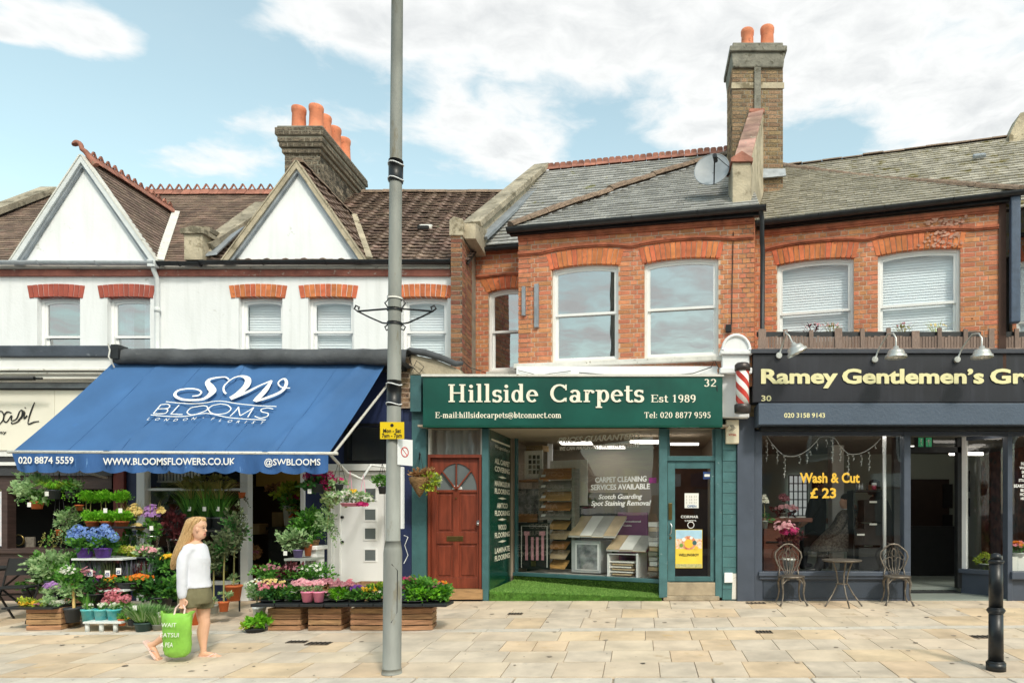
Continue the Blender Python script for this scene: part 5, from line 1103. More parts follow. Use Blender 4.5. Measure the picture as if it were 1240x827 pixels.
serif('Tel: 020 8877 9595',sx(780),sx(861),sz(506),sz(499)-sz(506),O,*A3,MT['cream'],green,th=.005)
serif('32',sx(852),sx(868),sz(468),sz(459)-sz(468),O,*A3,MT['cream'],green,th=.005)
m_=MB();m_.box(X(626,-.1),X(874,-.1),-.14,.45,gz1+.035,Z(444,-.1));m_.build('white_band',MT['render_white'],carpet)
m_=MB();m_.tube([(sx(700),-.16,sz(449)),(sx(740),-.17,sz(452)),(sx(790),-.16,sz(454)),(sx(840),-.17,sz(450)),(sx(862),-.2,sz(443)),(sx(866),-.2,sz(434)),(sx(872),-.2,sz(446)),(sx(868),-.31,sz(470)),(sx(873),-.2,sz(500)),(sx(874),-.1,sz(515))],.007,n=5);m_.build('cable',MT['gutter'],carpet)
m_=MB();m_.tube([(sx(625),-.16,sz(446)),(sx(650),-.16,sz(452)),(sx(690),-.16,sz(447))],.005,n=5);m_.build('cable',MT['gutter'],carpet)
m_=MB();m_.box(X(512),X(912),-.02,.9,gz1-.1,gz1+.02);m_.build('shop_roof',MT['felt'],carpet)
m_=MB();m_.box(X(512),X(880),-.25,3.6,gz0+.0,gz0+.03);m_.build('soffit',MT['wall_beige'],carpet)
door=thing('front_door','mahogany panelled front door with half-round fanlight and letter plate','door',(X(550),0,0))
yd=.06;dx0,dx1=X(518,0),X(583,0);dz0,dz1=Z(713),Z(554)
m_=MB();m_.box(dx0-.0,dx0+.035,0,.14,dz0,dz1+.05);m_.box(dx1-.035,dx1,0,.14,dz0,dz1+.05);m_.box(dx0+.035,dx1-.035,.0,.14,dz1,dz1+.05);m_.build('frame',MT['mahogany'],door)
m_=MB();m_.box(dx0-.02,dx1+.03,-.08,.2,.03,dz0);m_.build('threshold',mat('oak_threshold','#b08a60',.7,var=.2,scale=6,stretch=(1,6,6)),door)
m_=MB();m_.box(dx0-.02,dx1+.03,-.03,.2,0,.03);m_.build('step_base',MT['black_matt'],door)
lx0,lx1=dx0+.037,dx1-.037
m_=MB();m_.box(lx0,lx1,yd+.025,yd+.05,dz0+.005,dz1-.003);lf=m_.build('door_leaf',MT['mahogany'],door)
def rail(a,b_,c,d_,nm='rail'):q=MB();q.box(a,b_,yd,yd+.025,c,d_);q.build(nm,MT['mahogany'],lf,bev=.004)
xm1,xm2=X(548.5,yd),X(556,yd);fz=Z(593,yd);zu0,zu1,zl0,zl1=Z(644,yd),Z(596,yd),Z(699,yd),Z(658,yd)
rail(lx0,X(528.5,yd),dz0+.005,dz1-.003,'stile');rail(X(577.5,yd),lx1,dz0+.005,dz1-.003,'stile');rail(xm1,xm2,zl0,fz,'muntin')
rail(X(528.5,yd),X(577.5,yd),dz0+.005,zl0,'rail')
for(a,b_)in((X(528.5,yd),xm1),(xm2,X(577.5,yd))):
 rail(a,b_,zl1,zu0);rail(a,b_,zu1,fz)
 for(c,d_)in((zl0,zl1),(zu0,zu1)):
  q=MB();g_=.035;q.slab([(a+g_,yd+.012,c+g_),(b_-g_,yd+.012,c+g_),(b_-g_,yd+.012,d_-g_),(a+g_,yd+.012,d_-g_)],(0,.014,0));q.build('panel',MT['mahogany'],lf,bev=.008)
fcx,fr=X(553,yd),(X(577.5,yd)-X(528.5,yd))/2;fcx=(X(577.5,yd)+X(528.5,yd))/2;fh=Z(561,yd)-fz
top=[(fcx+fr*math.cos(math.pi*i/16),fz+fh*math.sin(math.pi*i/16))for i in range(17)]
q=MB()
for i in range(16):
 (xa_,za_),(xb_,zb2)=top[i],top[i+1];q.slab([(xa_,yd,za_),(xa_,yd,dz1-.003),(xb_,yd,dz1-.003),(xb_,yd,zb2)],(0,.025,0))
q.build('top_rail',MT['mahogany'],lf)
for i in range(4):
 q=MB();pts=[(fcx,yd+.018,fz)]+[(fcx+fr*math.cos(math.pi*k/16),yd+.018,fz+fh*math.sin(math.pi*k/16))for k in range(i*4,i*4+5)];q.slab(pts,(0,.006,0));q.build('fanlight_pane',MT['grey_glass'],lf)
for a in(45,90,135):
 q=MB();d_=Vector((fr*math.cos(R(a)),0,fh*math.sin(R(a))));obar(q,Vector((fcx,yd+.0,fz)),Vector((fcx,yd+.0,fz))+d_,.018,.03,up=Vector((0,-1,0)));q.build('fanlight_bar',MT['mahogany'],lf)
q=MB();q.box(X(541,yd),X(561,yd),yd-.012,yd,Z(655,yd),Z(649,yd));q.build('letter_plate',MT['chrome'],lf,bev=.004)
q=MB();q.cyl((X(552.5,yd),yd,Z(603,yd)),(X(552.5,yd),yd-.02,Z(603,yd)),.012);q.build('spyhole',MT['chrome'],lf)
q=MB();q.cyl((X(579.5,yd),yd,Z(632,yd)),(X(579.5,yd),yd-.02,Z(632,yd)),.03);q.ball((X(579.5,yd),yd-.045,Z(634,yd)),.03);q.build('lock',MT['steel'],lf)
sans('32a',X(548,yd),X(560,yd),Z(592,yd),.06,(0,yd-.002,0),*A3,MT['white_letter'],lf,bold=.01)
ow=thing('transom_window','curtained window above the mahogany door, under the green sign','window',(X(550),0,Z(552)))
x0,x1,z0,z1=X(518),X(584),Z(553),Z(514);m_=MB()
for(a,b_,c,d_)in((x0,x1,z0,z0+.03),(x0,x0+.03,z0+.03,z1),(x1-.03,x1,z0+.03,z1)):m_.box(a,b_,.02,.12,c,d_)
m_.build('frame',MT['white_worn'],ow);m_=MB();m_.box(x0+.03,x1-.03,.06,.07,z0+.03,z1);m_.build('pane',MT['glass_shop'],ow)
m_=MB();k=30;pts=[(x0+(x1-x0)*i/k,.2+.025*math.sin(i*1.3))for i in range(k+1)]
for i in range(k):m_.poly([(pts[i][0],pts[i][1],z0-.1),(pts[i+1][0],pts[i+1][1],z0-.1),(pts[i+1][0],pts[i+1][1],z1),(pts[i][0],pts[i][1],z1)])
m_.build('curtain',MT['curtain_grey'],ow)
m_=MB();m_.box(x0,x1,.4,.42,z0-.2,z1+.1);m_.build('room_lining',MT['dim'],ow)
m_=MB();m_.box(X(584),X(592),-.03,.14,0,gz0);m_.build('post',MT['teal'],carpet,bev=.006)
FP_=Frame(X(592),.05,0,-87.0);pl=thing('sign_panel','dark green glossy side panel listing flooring services in cream capitals','sign',frame=FP_)
PLW=1.36
m_=MB();m_.box(0,PLW,0,.05,.1,gz0);m_.build('panel',MT['panel_green'],pl)
def PX(px,py):return FP_.uz(px,py,0)
m_=MB();(ua,za_),(ub,zb2)=PX(595,532),PX(617,531);m_.box(ua,ub,-.01,0,za_-.01,za_+.015);m_.build('cream_rule',MT['cream'],pl)
rowsT=[('We specialise in',541,'i'),('ALL CARPET',559,''),('COVERING',568,''),('MARMOLEUM',585,''),('FLOORING',594,''),('AMTICO',611,''),('FLOORING',620,''),('WOOD',637,''),('FLOORING',646,''),('LAMINATE',664,''),('FLOORING',673,'')]
for(s,py,st)in rowsT:
 wpx={'WOOD':10,'AMTICO':13}.get(s,18);ua=PX(608-wpx/2,py)[0];ub=PX(608+wpx/2,py)[0];zc_=PX(608,py+4)[1]
 sans(s,ua,ub,zc_,.085 if not st else .06,(0,0,0),(1,0,0),ZV,(0,-1,0),MT['cream'],pl,bold=.03 if not st else 0,shear=.2 if st else 0)
for py in(577,603,629,656):
 ua,z_=PX(603,py);ub,_=PX(613,py);m_=MB();m_.slab([(ua,-.006,z_),((ua+ub)/2,-.006,z_-.02),(ub,-.006,z_),((ua+ub)/2,-.006,z_+.02)],(0,.005,0));m_.build('cream_ornament',MT['cream'],pl)
FW=Frame(X(624,1.4),1.4,0,27.0);WU=math.hypot(X(798,.03)-X(624,1.4),1.37)
dw=thing('display_window','large angled display window of the carpet shop with vinyl lettering','window',frame=FW)
zs0=.32
m_=MB();m_.box(-.02,WU,-.05,.08,zs0-.06,zs0);m_.build('sill',MT['teal'],dw,bev=.008)
m_=MB();m_.box(0,.03,-.02,.05,zs0,gz0);m_.build('jamb',MT['teal'],dw)
m_=MB();m_.box(.03,WU-.0,.0,.01,zs0,gz0);m_.build('pane',MT['glass_shop'],dw)
m_=MB();m_.box(-.02,WU+.03,-.03,.02,.1,zs0-.06);m_.build('stallriser',mat('turf_backing','#33501f',.95),dw)
def WX(px,py):return FW.uz(px,py,0)
def wtxt(s,a,b_,py,h,bold=.02,shear=0,m='white_letter'):
 ua,z_=WX(a,py);ub,_=WX(b_,py);sans(s,ua,ub,z_,h/75.0,(0,0,0),(1,0,0),ZV,(0,-1,0),MT[m],dw,off=.004,bold=.01,fat=bold*.9,shear=shear)
MT['vinyl_old']=mat('faded_vinyl_letter','#d9dbd2',.6,var=.1,bump=0)
wtxt('PRICES GUARANTEED',676,773,536.5,7.2,.025,.35,'vinyl_old');wtxt('WE CAN MATCH ANY WRITTEN ESTIMATE',677,774,545.5,5.2,.03,.3)
wtxt('CARPET CLEANING',721,783,584,6.6,.03);wtxt('SERVICES AVAILABLE',716,787,593,6.6,.03)
wtxt('Scotch Guarding',725,777,604,5.8,.02,.25);wtxt('Spot Staining Removal',716,787,612,6.2,.02,.25)
ua,za_=WX(786,585);ub,zb2=WX(795,578);m_=MB();m_.box(ua,ub,-.008,-.003,za_,zb2);m_.build('purple_sticker',mat('purple_sticker','#9c3a86',.5,var=.3,scale=30),dw)
tf=MB();P_=lambda px,y,z:(X(px,y),y,z)
c0=[P_(592,.0,.0),P_(800,-.02,.0),P_(799,.0,.05),FW.w(WU,-.06,.05),FW.w(0,-.06,.14),P_(594,.2,.13),P_(592,.0,.08)]
base=thing('turf_ramp','bright green artificial grass ramp and upstand below the carpet shop window','artificial grass',(X(690),0,0))
q=MB();top=[Vector(P_(592.5,-.03,.145)),Vector(P_(801,-.03,.05)),Vector(FW.w(WU,-.04,.09)),Vector(FW.w(0.02,-.04,.19)),Vector(P_(593,.1,.16))]
q.slab([Vector((p.x,p.y,0))for p in top],(0,0,.0001));q=MB();n=len(top)
q.add([tuple(p)for p in top]+[(p.x,p.y,0)for p in top],[tuple(range(n))]+[(i,(i+1)%n,n+(i+1)%n,n+i)for i in range(n)]);q.build('ramp',mat('turf_base_green','#5b8a35',.95,var=.3,scale=12),base)
tu=MB();r5=random.Random(12)
def blade(p,nrm,s,ln):
 a=r5.uniform(0,6.283);t=Vector((math.cos(a),math.sin(a),0));l=(nrm*1.0+Vector((r5.uniform(-.5,.5),r5.uniform(-.5,.5),r5.uniform(-.2,.5)))).normalized()*ln
 tu.add([p-t*s,p+t*s,p+l],[(0,1,2)])
for k in range(15000):
 a,b_=r5.random(),r5.random();front=top[0].lerp(top[1],a);back=top[3].lerp(top[2],a);blade(front.lerp(back,b_),ZV,.006,r5.uniform(.015,.03))
for k in range(3500):
 a=r5.random();p=top[0].lerp(top[1],a);blade(Vector((p.x,p.y,r5.random()*p.z)),Vector((0,-1,.3)),.006,r5.uniform(.012,.022))
for k in range(9000):
 u_=r5.random()*WU;p=FW.w(u_,-.035,r5.uniform(.1,zs0-.06));blade(p,-FW.vd+ZV*.2,.006,r5.uniform(.012,.024))
tag(tu.build('grass_blades',MT['turf'],base),kind='stuff')
m_=MB();m_.box(X(798),X(808),-.04,.14,.05,gz0);m_.build('post',MT['teal_worn'],carpet,bev=.006)
m_=MB();m_.box(X(808),X(871),.0,.12,Z(558),Z(552));m_.build('transom_bar',MT['teal'],carpet,bev=.004)
m_=MB();m_.box(X(866),X(874),-.02,.14,.05,gz0);m_.build('post',MT['teal_worn'],carpet,bev=.006)
m_=MB();m_.box(X(808),X(866),.05,.06,Z(552),gz0);m_.build('transom_pane',MT['glass_shop'],carpet)
m_=MB();m_.box(X(808),X(811),.02,.12,Z(552),gz0);m_.box(X(863),X(866),.02,.12,Z(552),gz0);m_.build('transom_frame',MT['teal'],carpet)
sd=thing('shop_door','teal shop door with full glass, yellow poster and open notice','door',(X(838),0,0));yd=.05
a0,a1,b0,b1=X(808.5),X(865.5),Z(704),Z(558.5);ga0,ga1,gb0,gb1=X(817.5),X(860.5),Z(700),Z(567)
gb0=Z(698)
for(p,q_,r_,s_)in((a0,ga0,b0,b1),(ga1,a1,b0,b1),(ga0,ga1,gb1,b1),(ga0,ga1,b0,gb0)):
 m_=MB();m_.box(p,q_,yd-.02,yd+.03,r_,s_);m_.build('rail' if p==ga0 else 'stile',MT['teal_worn']if p!=ga0 else MT['teal'],sd,bev=.004)
m_=MB();m_.box(ga0,ga1,yd,yd+.006,gb0,gb1);m_.build('pane',MT['glass_shop'],sd)
m_=MB();m_.box(X(809.5),X(814),yd-.035,yd-.02,Z(629),Z(609));m_.build('letter_box',MT['chrome'],sd,bev=.004)
m_=MB();m_.tube([(X(812),yd-.02,Z(634)),(X(813.5),yd-.06,Z(636)),(X(812.5),yd-.06,Z(645)),(X(811),yd-.02,Z(647))],.011,n=6);m_.build('handle',MT['steel'],sd)
m_=MB();m_.cyl((X(812),yd-.03,Z(651)),(X(812),yd-.02,Z(651)),.02);m_.build('lock',MT['chrome'],sd)
m_=MB();m_.box(X(803),X(871),-.04,.25,.0,.075);m_.build('step',MT['stone_step'],carpet,bev=.015)
m_=MB();m_.box(X(804),X(870),-.01,.06,.075,Z(705));m_.build('weather_board',mat('bare_wood_sill','#b5a58c',.8,var=.2,scale=5),carpet,bev=.01)
def notice(px0,px1,py0,py1,y,m,label,cat='notice',name='notice',parent=None):
 b=MB();x0,x1,z0,z1=X(px0,y),X(px1,y),Z(py1,y),Z(py0,y);b.box(x0,x1,y-.003,y,z0,z1)
 return tag(b.build(name,m,loc=((x0+x1)/2,y,z0)),label,cat)
yn=yd-.004
nt_=notice(829,846,597,615,yn,MT['paper'],'white opening notice hanging on the carpet shop door')
sans('OPEN',X(832.5),X(843.5),Z(614,yn),.035,(0,yn-.004,0),*A3,mat('blue_print','#3b6ea8',.6,bump=0),nt_,bold=.02)
for k in range(3):sans('1 12 11',X(831.5),X(843.5),Z(602+k*3.6,yn),.022,(0,yn-.004,0),*A3,mat('grey_print','#77756f',.6,bump=0),nt_)
ps=notice(817.8,850.5,641,687.5,yn,mat('yellow_green_poster','#f0d24a',.5,var=.1,scale=5),'bright yellow poster with food picture on the carpet shop door','poster','poster')
def pbox(a,b_,c,d_,m,y2=.002,nm='printed_field',par=None,yy=None):
 yy=yn if yy is None else yy;q=MB();q.box(X(a,yy),X(b_,yy),yy-.003-y2,yy-.003,Z(d_,yy),Z(c,yy));q.build(nm,m,par)
pbox(818.2,850,641.5,652,mat('poster_sky','#aed4ea',.6,bump=0),.001,par=ps);pbox(818.2,850,652,664,mat('poster_foliage','#c98d5a',.6,var=.6,scale=40,col2='#e9e4d8',bump=0),.001,par=ps);pbox(818.2,850,682.5,687,mat('poster_base','#7b8a60',.6,var=.5,scale=30,col2='#d9c78a',bump=0),.001,par=ps)
q=MB();q.cyl((X(834,yn),yn-.004,Z(657,yn)),(X(834,yn),yn-.007,Z(657,yn)),.11,n=20,sm=False);q.build('printed_bowl',mat('poster_plate','#b5553a',.6,var=.4,scale=20,col2='#e8b890',bump=0),ps)
for(dx,dz,rr,mm)in((0,2,.07,'gold2'),(-6,-3,.03,'paper'),(7,1,.035,'teal'),(3,-5,.025,'paper'),(-9,4,.03,'turf'),(9,7,.03,'gold2')):q=MB();q.cyl((X(834+dx,yn),yn-.007,Z(656+dz,yn)),(X(834+dx,yn),yn-.0085-abs(dx)*.0001,Z(656+dz,yn)),rr,n=12,sm=False);q.build('printed_dish',MT[mm],ps)
sans('WELLINGBOY',X(822,yn),X(846.5,yn),Z(673,yn),.04,(0,yn-.004,0),*A3,MT['ink'],ps,bold=.02)
sans('CORMAR',X(824.5,yn),X(845.5,yn),Z(627,yn),.042,(0,yn-.002,0),*A3,MT['white_letter'],sd,bold=.01)
sans('CARPETS',X(829,yn),X(843,yn),Z(631,yn),.022,(0,yn-.002,0),*A3,MT['white_letter'],sd,bold=.01)
q=MB();q.tube([(X(836.5,yn)+.05*math.cos(i*.5236),yn-.004,Z(635.5,yn)+.05*math.sin(i*.5236))for i in range(12)],.006,n=4,closed=True);q.build('round_badge',MT['white_letter'],sd)
nb=notice(851.5,861,571,580,yn,mat('blue_sticker','#20407a',.5,var=.3,scale=30),'little blue and white sticker in the corner of the carpet shop door','sticker','sticker')
pbox(853,859.5,574,577,MT['paper'],.002,par=nb)
pr=thing('brick_pier','teal painted brick pier between the shop door and the grey pilaster','pier',(X(883),0,0))
m_=MB();x0,x1=X(874.5),X(892);m_.box(x0,x1,.0,.3,0,gz0+.6);m_.build('core',MT['teal'],pr)
MT['teal_brick']=mat('teal_painted_brick','#487578',.55,var=.14,scale=5,rand=.05,spots='#c9cfc9',spot_amt=.16,spot_scale=9)
z=.02
while z<gz0-.05:
 h_=.165;m_=MB();m_.box(x0+.003,x1-.004,-.014-rnd.uniform(0,.003),.02,z,z+h_-.006);m_.build('painted_block',MT['teal_brick'],pr,bev=.004);z+=h_
q=MB();q.box(X(877,-.03),X(887,-.03),-.06,-.014,Z(705,-.03),Z(693,-.03));q.build('white_box',MT['upvc'],pr,bev=.005)
q=MB();q.slab([(X(886),-.018,Z(725)),(X(891.5),-.018,Z(725)),(X(891.5),-.018,Z(694)),(X(887),-.018,Z(694))],(0,.004,0));q.build('bare_patch',MT['white_worn'],pr)
al=thing('alarm_box','cream burglar alarm box below the left end of the barber pole','alarm',(X(886,-.1),-.1,Z(536,-.1)))
q=MB();q.box(X(879,-.12),X(895,-.12),-.12,-.02,Z(537,-.12),Z(508,-.12));q.build('case',mat('cream_plastic','#e9dfc4',.4,var=.04),al,bev=.012)
for i in range(3):
 for s_ in(1,-1):
  q=MB();c_=Vector((X(887,-.125),-.122,Z(518,-.12)));q.cyl(c_+Vector((-.045*1,0,s_*(-.045)+(i-1)*.0))+Vector((i*.022,0,0)),c_+Vector((.0+i*.022,0,s_*.0+s_*.0)),.003,n=4);q.build('printed_line',MT['ink'],al)
sans('XTAL',X(882,-.12),X(892,-.12),Z(527.5,-.12),.03,(0,-.122,0),*A3,mat('red_print','#c04a3a',.5,bump=0),al,bold=.03)
m_=MB();m_.box(X(892)+.003,X(913),-.06,.3,0,Z(505));m_.build('pilaster',MT['slate_paint'],pr,bev=.006);
cb=thing('console_bracket','white round-topped plaster bracket between the green and black signs','bracket',(X(892),0,Z(510)))
yb=-.34;q=MB();q.box(X(873,yb),X(909,yb),yb+.12,.1,Z(504,yb),Z(452,yb));q.build('body',MT['render_white'],cb,bev=.01)
q=MB();q.box(X(872,yb),X(911,yb),yb,.1,Z(452,yb),Z(445,yb));q.box(X(875,yb),X(908,yb),yb+.03,.1,Z(445,yb),Z(429,yb));q.box(X(872,yb),X(911,yb),yb-.02,.1,Z(429,yb),Z(424,yb));q.build('capital',MT['render_white'],cb,bev=.012)
xc_,zc_=X(891.5,yb),Z(424,yb);rr_=X(909,yb)-xc_;pts=[(xc_+rr_*math.cos(math.pi*i/16),yb,zc_+rr_*1.1*math.sin(math.pi*i/16))for i in range(17)]
q=MB();q.slab(pts,(0,.3,0));q.build('round_top',MT['render_white'],cb)
pts=[(xc_+rr_*.93*math.cos(math.pi*i/16),yb-.01,zc_+.0+rr_*1.02*math.sin(math.pi*i/16))for i in range(17)];q=MB();q.tube(pts,.025,n=6);q.build('roll_moulding',MT['render_white'],cb)
bp=thing('barber_pole','red and white striped barber pole with dark caps beside the black sign','barber pole',(X(899,-.5),-.5,Z(500,-.5)))
xp,yp=X(899,-.5),-.5;r_=(X(908,yp)-X(890,yp))/2;z0,z1=Z(492,yp),Z(448,yp)
MT['pole_white']=mat('pole_white_glass','#f0eeea',.25,var=.03,bump=0);MT['pole_red']=mat('pole_red_stripe','#c43a2e',.3,var=.1,bump=0);MT['pole_cap']=mat('dark_metal_cap','#4a4342',.35,metal=.4,var=.2)
q=MB();q.cyl((xp,yp,z0),(xp,yp,z1),r_*.88,n=24);q.build('tube',MT['pole_white'],bp)
q=MB();nseg=40
for st in range(3):
 vs=[];turns=.9
 for i in range(nseg+1):
  t=i/nseg;z_=z0+(z1-z0)*t
  for k in range(5):
   a=2*math.pi*(st/3-t*turns+k/4*.16);vs.append((xp+r_*.895*math.cos(a),yp+r_*.895*math.sin(a),z_))
 q.add(vs,[(i*5+k,i*5+k+1,(i+1)*5+k+1,(i+1)*5+k)for i in range(nseg)for k in range(4)],sm=True)
q.build('spiral_stripe',MT['pole_red'],bp)
q=MB();q.lathe([(r_*.95,-.10),(r_*1.08,-.09),(r_*1.12,-.02),(r_*1.12,.02),(r_*.95,.03)],(xp,yp,z0),n=24);q.build('lower_cap',MT['pole_cap'],bp)
q=MB();q.lathe([(r_*.95,-.02),(r_*1.06,-.01),(r_*1.06,.07),(r_*.8,.1),(r_*.3,.11)],(xp,yp,z1),n=24);q.build('upper_cap',MT['pole_cap'],bp)
q=MB();q.box(xp-.02,xp+.02,yp+r_,-.2,z0-.04,z0);q.box(xp-.02,xp+.02,yp+r_,-.2,z1,z1+.04);q.build('wall_bracket',MT['pole_cap'],bp)
# -- barber shop (30)
barb=thing('shopfront','blue-grey painted barber shop front with recessed entrance','shopfront',(X(1060),0,0));SP=MT['slate_paint']
fs_=thing('shop_sign','black shop sign with bold pale gold letters and gooseneck lamps','sign',(X(1080),-.35,Z(488,-.35)))
ys=-.35;m_=MB();m_.box(X(912,ys),7.6,ys,-.05,Z(487,ys),Z(429,ys));m_.build('sign_board',MT['sign_black'],fs_,bev=.004)
m_=MB();m_.box(X(910,ys-.03),7.6,ys-.04,-.05,Z(428.5,ys),Z(423,ys));m_.build('cornice',mat('dark_grey_cornice','#3c404a',.6),fs_,bev=.006)
O=(0,ys,0)
bs_=lambda p:X(p,ys)
sans('Ramey',bs_(922),bs_(1013.5),Z(464,ys),Z(446.5,ys)-Z(464,ys),O,*A3,MT['gold'],fs_,bold=.02,fat=.03,off=.012)
sans('Gentlemen’s',bs_(1020),bs_(1190.5),Z(464,ys),Z(446.5,ys)-Z(464,ys),O,*A3,MT['gold'],fs_,bold=.02,fat=.03,off=.012)
sans('Grooming',bs_(1199),bs_(1349),Z(464,ys),Z(446.5,ys)-Z(464,ys),O,*A3,MT['gold'],fs_,bold=.02,fat=.03,off=.012)
sans('30',bs_(922),bs_(934),Z(485.5,ys),.085,O,*A3,MT['gold'],fs_,bold=.02)
m_=MB();y2=-.42;m_.box(X(918.5,y2),7.6,y2,.0,Z(514,y2),Z(488,y2));m_.build('blind_box',mat('blue_grey_metal','#4c5a6c',.5,var=.06,scale=3),barb,bev=.008)
sans('020 3158 9143',X(949.5,y2),X(999,y2),Z(505.5,y2),.07,(0,y2,0),*A3,MT['gold'],barb,bold=.02)
m_=MB();m_.box(X(918.5),7.6,-.25,.0,Z(523),Z(516));m_.build('blind_rail',MT['gutter'],barb)
m_=MB();m_.box(X(912),7.6,-.05,.9,Z(423,ys),Z(423,ys)+.03);m_.build('shop_roof',MT['felt'],barb)
m_=MB();m_.box(X(913)+.003,X(922.5),-.03,.15,0,Z(522));m_.build('post',SP,barb,bev=.006)
m_=MB();m_.box(X(1094),X(1102),-.03,.15,0,Z(522));m_.build('post',SP,barb,bev=.006)
m_=MB();m_.box(X(922.5),X(1094),.0,.12,0,Z(700));m_.build('stallriser',SP,barb)
m_=MB();m_.box(X(918),X(1100),-.09,.12,Z(697,-.05),Z(692,-.05));m_.box(X(919),X(1099),-.06,.12,Z(701,-.05),Z(697,-.05));m_.build('sill',SP,barb,bev=.006)
m_=MB();m_.box(X(924),X(1093),-.012,.0,Z(724),Z(704));m_.build('stall_panel',mat('dark_blue_grey_panel','#3c4654',.5,var=.08),barb,bev=.006)
m_=MB();m_.box(X(922.5),X(1094),.03,.04,Z(692),Z(522));bpane=m_.build('window_pane',MT['glass_shop'],barb)
m_=MB();m_.box(X(919),7.6,-.02,.12,Z(527),Z(520));m_.build('head_rail',SP,barb)
YD=.85;dl,dr=X(1102,.1),X(1160,YD)
m_=MB();m_.box(X(1101,YD)-.1,X(1163,YD)+.04,YD-.02,YD+.1,Z(548,YD)-.0,Z(541,YD));m_.box(X(1159,YD),X(1165,YD),YD-.02,YD+.1,.1,Z(520,YD));m_.box(X(1093,YD)-.15,X(1102,YD),YD-.02,YD+.1,.1,Z(520,YD));m_.build('door_frame',MT['gutter'],barb)
m_=MB();m_.box(X(1102,YD),X(1159,YD),YD+.03,YD+.04,Z(541,YD),Z(520,YD));m_.build('transom_pane',MT['glass_shop'],barb)
m_=MB();m_.box(X(1100),X(1222),.0,1.0,0,.02);m_.build('recess_floor',MT['floor_pale'],barb)
m_=MB();m_.box(X(1095,YD),X(1162,YD),YD-.05,YD+.15,0.02,Z(716,YD));m_.build('door_step',MT['gutter'],barb)
tc_=[mat('dark_grey_tile','#6f6f68',.6),mat('cream_tile','#b9b49f',.6)];me0,me1=unit('box',tc_[0]),unit('box',tc_[1]);k=0
for i in range(12):
 for j in range(4):
  inst('floor_tile',(me0,me1)[(i+j)%2],barb,(X(1101,YD)+.07*i,YD+.15+.09*j,Z(716,YD)-.002),None,(.066,.086,.012))
FC=Frame(X(1164,YD),YD,0,52.5);WC=math.hypot(X(1221)-X(1164,YD),YD)
cw=thing('display_window','narrow canted barber window right of the open doorway','window',frame=FC)
m_=MB();m_.box(0,WC,.0,.01,.42,Z(522));m_.build('pane',MT['glass_shop'],cw)
m_=MB();m_.box(0,WC,-.01,.1,0,.38);m_.build('stallriser',SP,cw);m_=MB();m_.box(-.02,WC,-.06,.1,.36,.43);m_.build('sill',SP,cw,bev=.006)
m_=MB();m_.box(0,WC,-.01,.1,Z(527),Z(520));m_.build('head_rail',SP,cw)
m_=MB();m_.box(.02,.09,-.02,.05,.42,Z(522));m_.build('white_jamb',MT['upvc'],cw)
m_=MB();m_.box(X(1219),X(1225),-.03,.12,0,Z(522));m_.build('post',SP,barb,bev=.006)
m_=MB();m_.box(X(1225),7.6,.0,.12,0,Z(700));m_.build('stallriser',SP,barb);m_=MB();m_.box(X(1222),7.6,-.09,.12,Z(701,-.05),Z(692,-.05));m_.build('sill',SP,barb,bev=.006)
m_=MB();m_.box(X(1225),7.6,.03,.04,Z(692),Z(522));m_.build('window_pane',MT['glass_shop'],barb)
m_=MB();m_.box(X(916),7.5,4.2,4.25,0,2.75);m_.build('back_wall',MT['wall_green'],barb)
m_=MB();m_.box(X(916)-.02,X(916)+.02,.15,4.2,0,2.75);m_.box(7.4,7.5,.15,4.2,0,2.75);m_.build('side_wall',MT['brick_red_old'],barb)
m_=MB();m_.box(X(916),7.5,.13,4.2,Z(522),Z(522)+.05);m_.build('ceiling',mat('ceiling_grey','#77756f',.9),barb)
m_=MB();m_.box(X(916),7.5,1.0,4.2,.0,.105);m_.build('interior_floor',MT['floor_pale'],barb)
m_=MB();m_.box(X(1104,4.1),X(1150,4.1),4.12,4.18,.1,Z(580,4.1));m_.build('inner_door',mat('dark_brown_door','#33251c',.6),barb)
m_=MB();m_.box(X(1103,3),X(1162,3),3.0,3.5,.1,Z(637,3));m_.build('counter',MT['black_matt'],barb)
for(px,py,py2,lb)in((1142,586,615,'upper left'),(1142,623,640,'lower left'),(1163,570,595,'upper right'),(1163,603,625,'lower right')):
 m_=MB();x0=X(px,4.1);m_.box(x0,x0+.2,4.08,4.12,Z(py2,4.1),Z(py,4.1));tag(m_.build('picture_frame',MT['black_matt'],loc=(x0,4.1,Z(py2,4.1))),'%s of the four small black frames on the pale wall behind the barber doorway'%lb,'picture','black frames on the barber wall')
m_=MB();m_.cyl((X(1030,1.2),1.2,Z(527,1.2)),(X(1060,1.2),1.2,Z(527,1.2)),.03);m_.build('ceiling_tube',MT['lamp_on'],barb)
for(a,b_)in((2.3,.32),(3.1,.32),(3.8,.32),(5.4,.32),(6.2,.32),(5.2,2.4)):m_=MB();m_.box(a-.3,a+.3,b_-.12,b_+.12,2.60,2.625);m_.build('added_fill_panel',MT['panel_on'],barb)  # glowing panels added to brighten the shop, most of them unseen behind the fascia
m_=MB();m_.cyl((X(1150,2.6),2.6,2.5),(X(1190,2.6),2.6,2.5),.03);m_.build('ceiling_tube',MT['lamp_on'],barb)
m_=MB();m_.cyl((X(1071,.3),.3,Z(692,.3)),(X(1071,.3),.3,Z(524,.3)),.028,n=12);m_.build('white_pole',MT['upvc'],barb)
ex=notice(1107,1130,528,542,YD+.0,MT['black'],'green and white exit symbol over the barber doorway','exit sign','exit_sign')
MT['exit_green']=mat('exit_sign_green','#3f9a6a',.4,bump=0,emit='#3f9a6a',estr=.3)
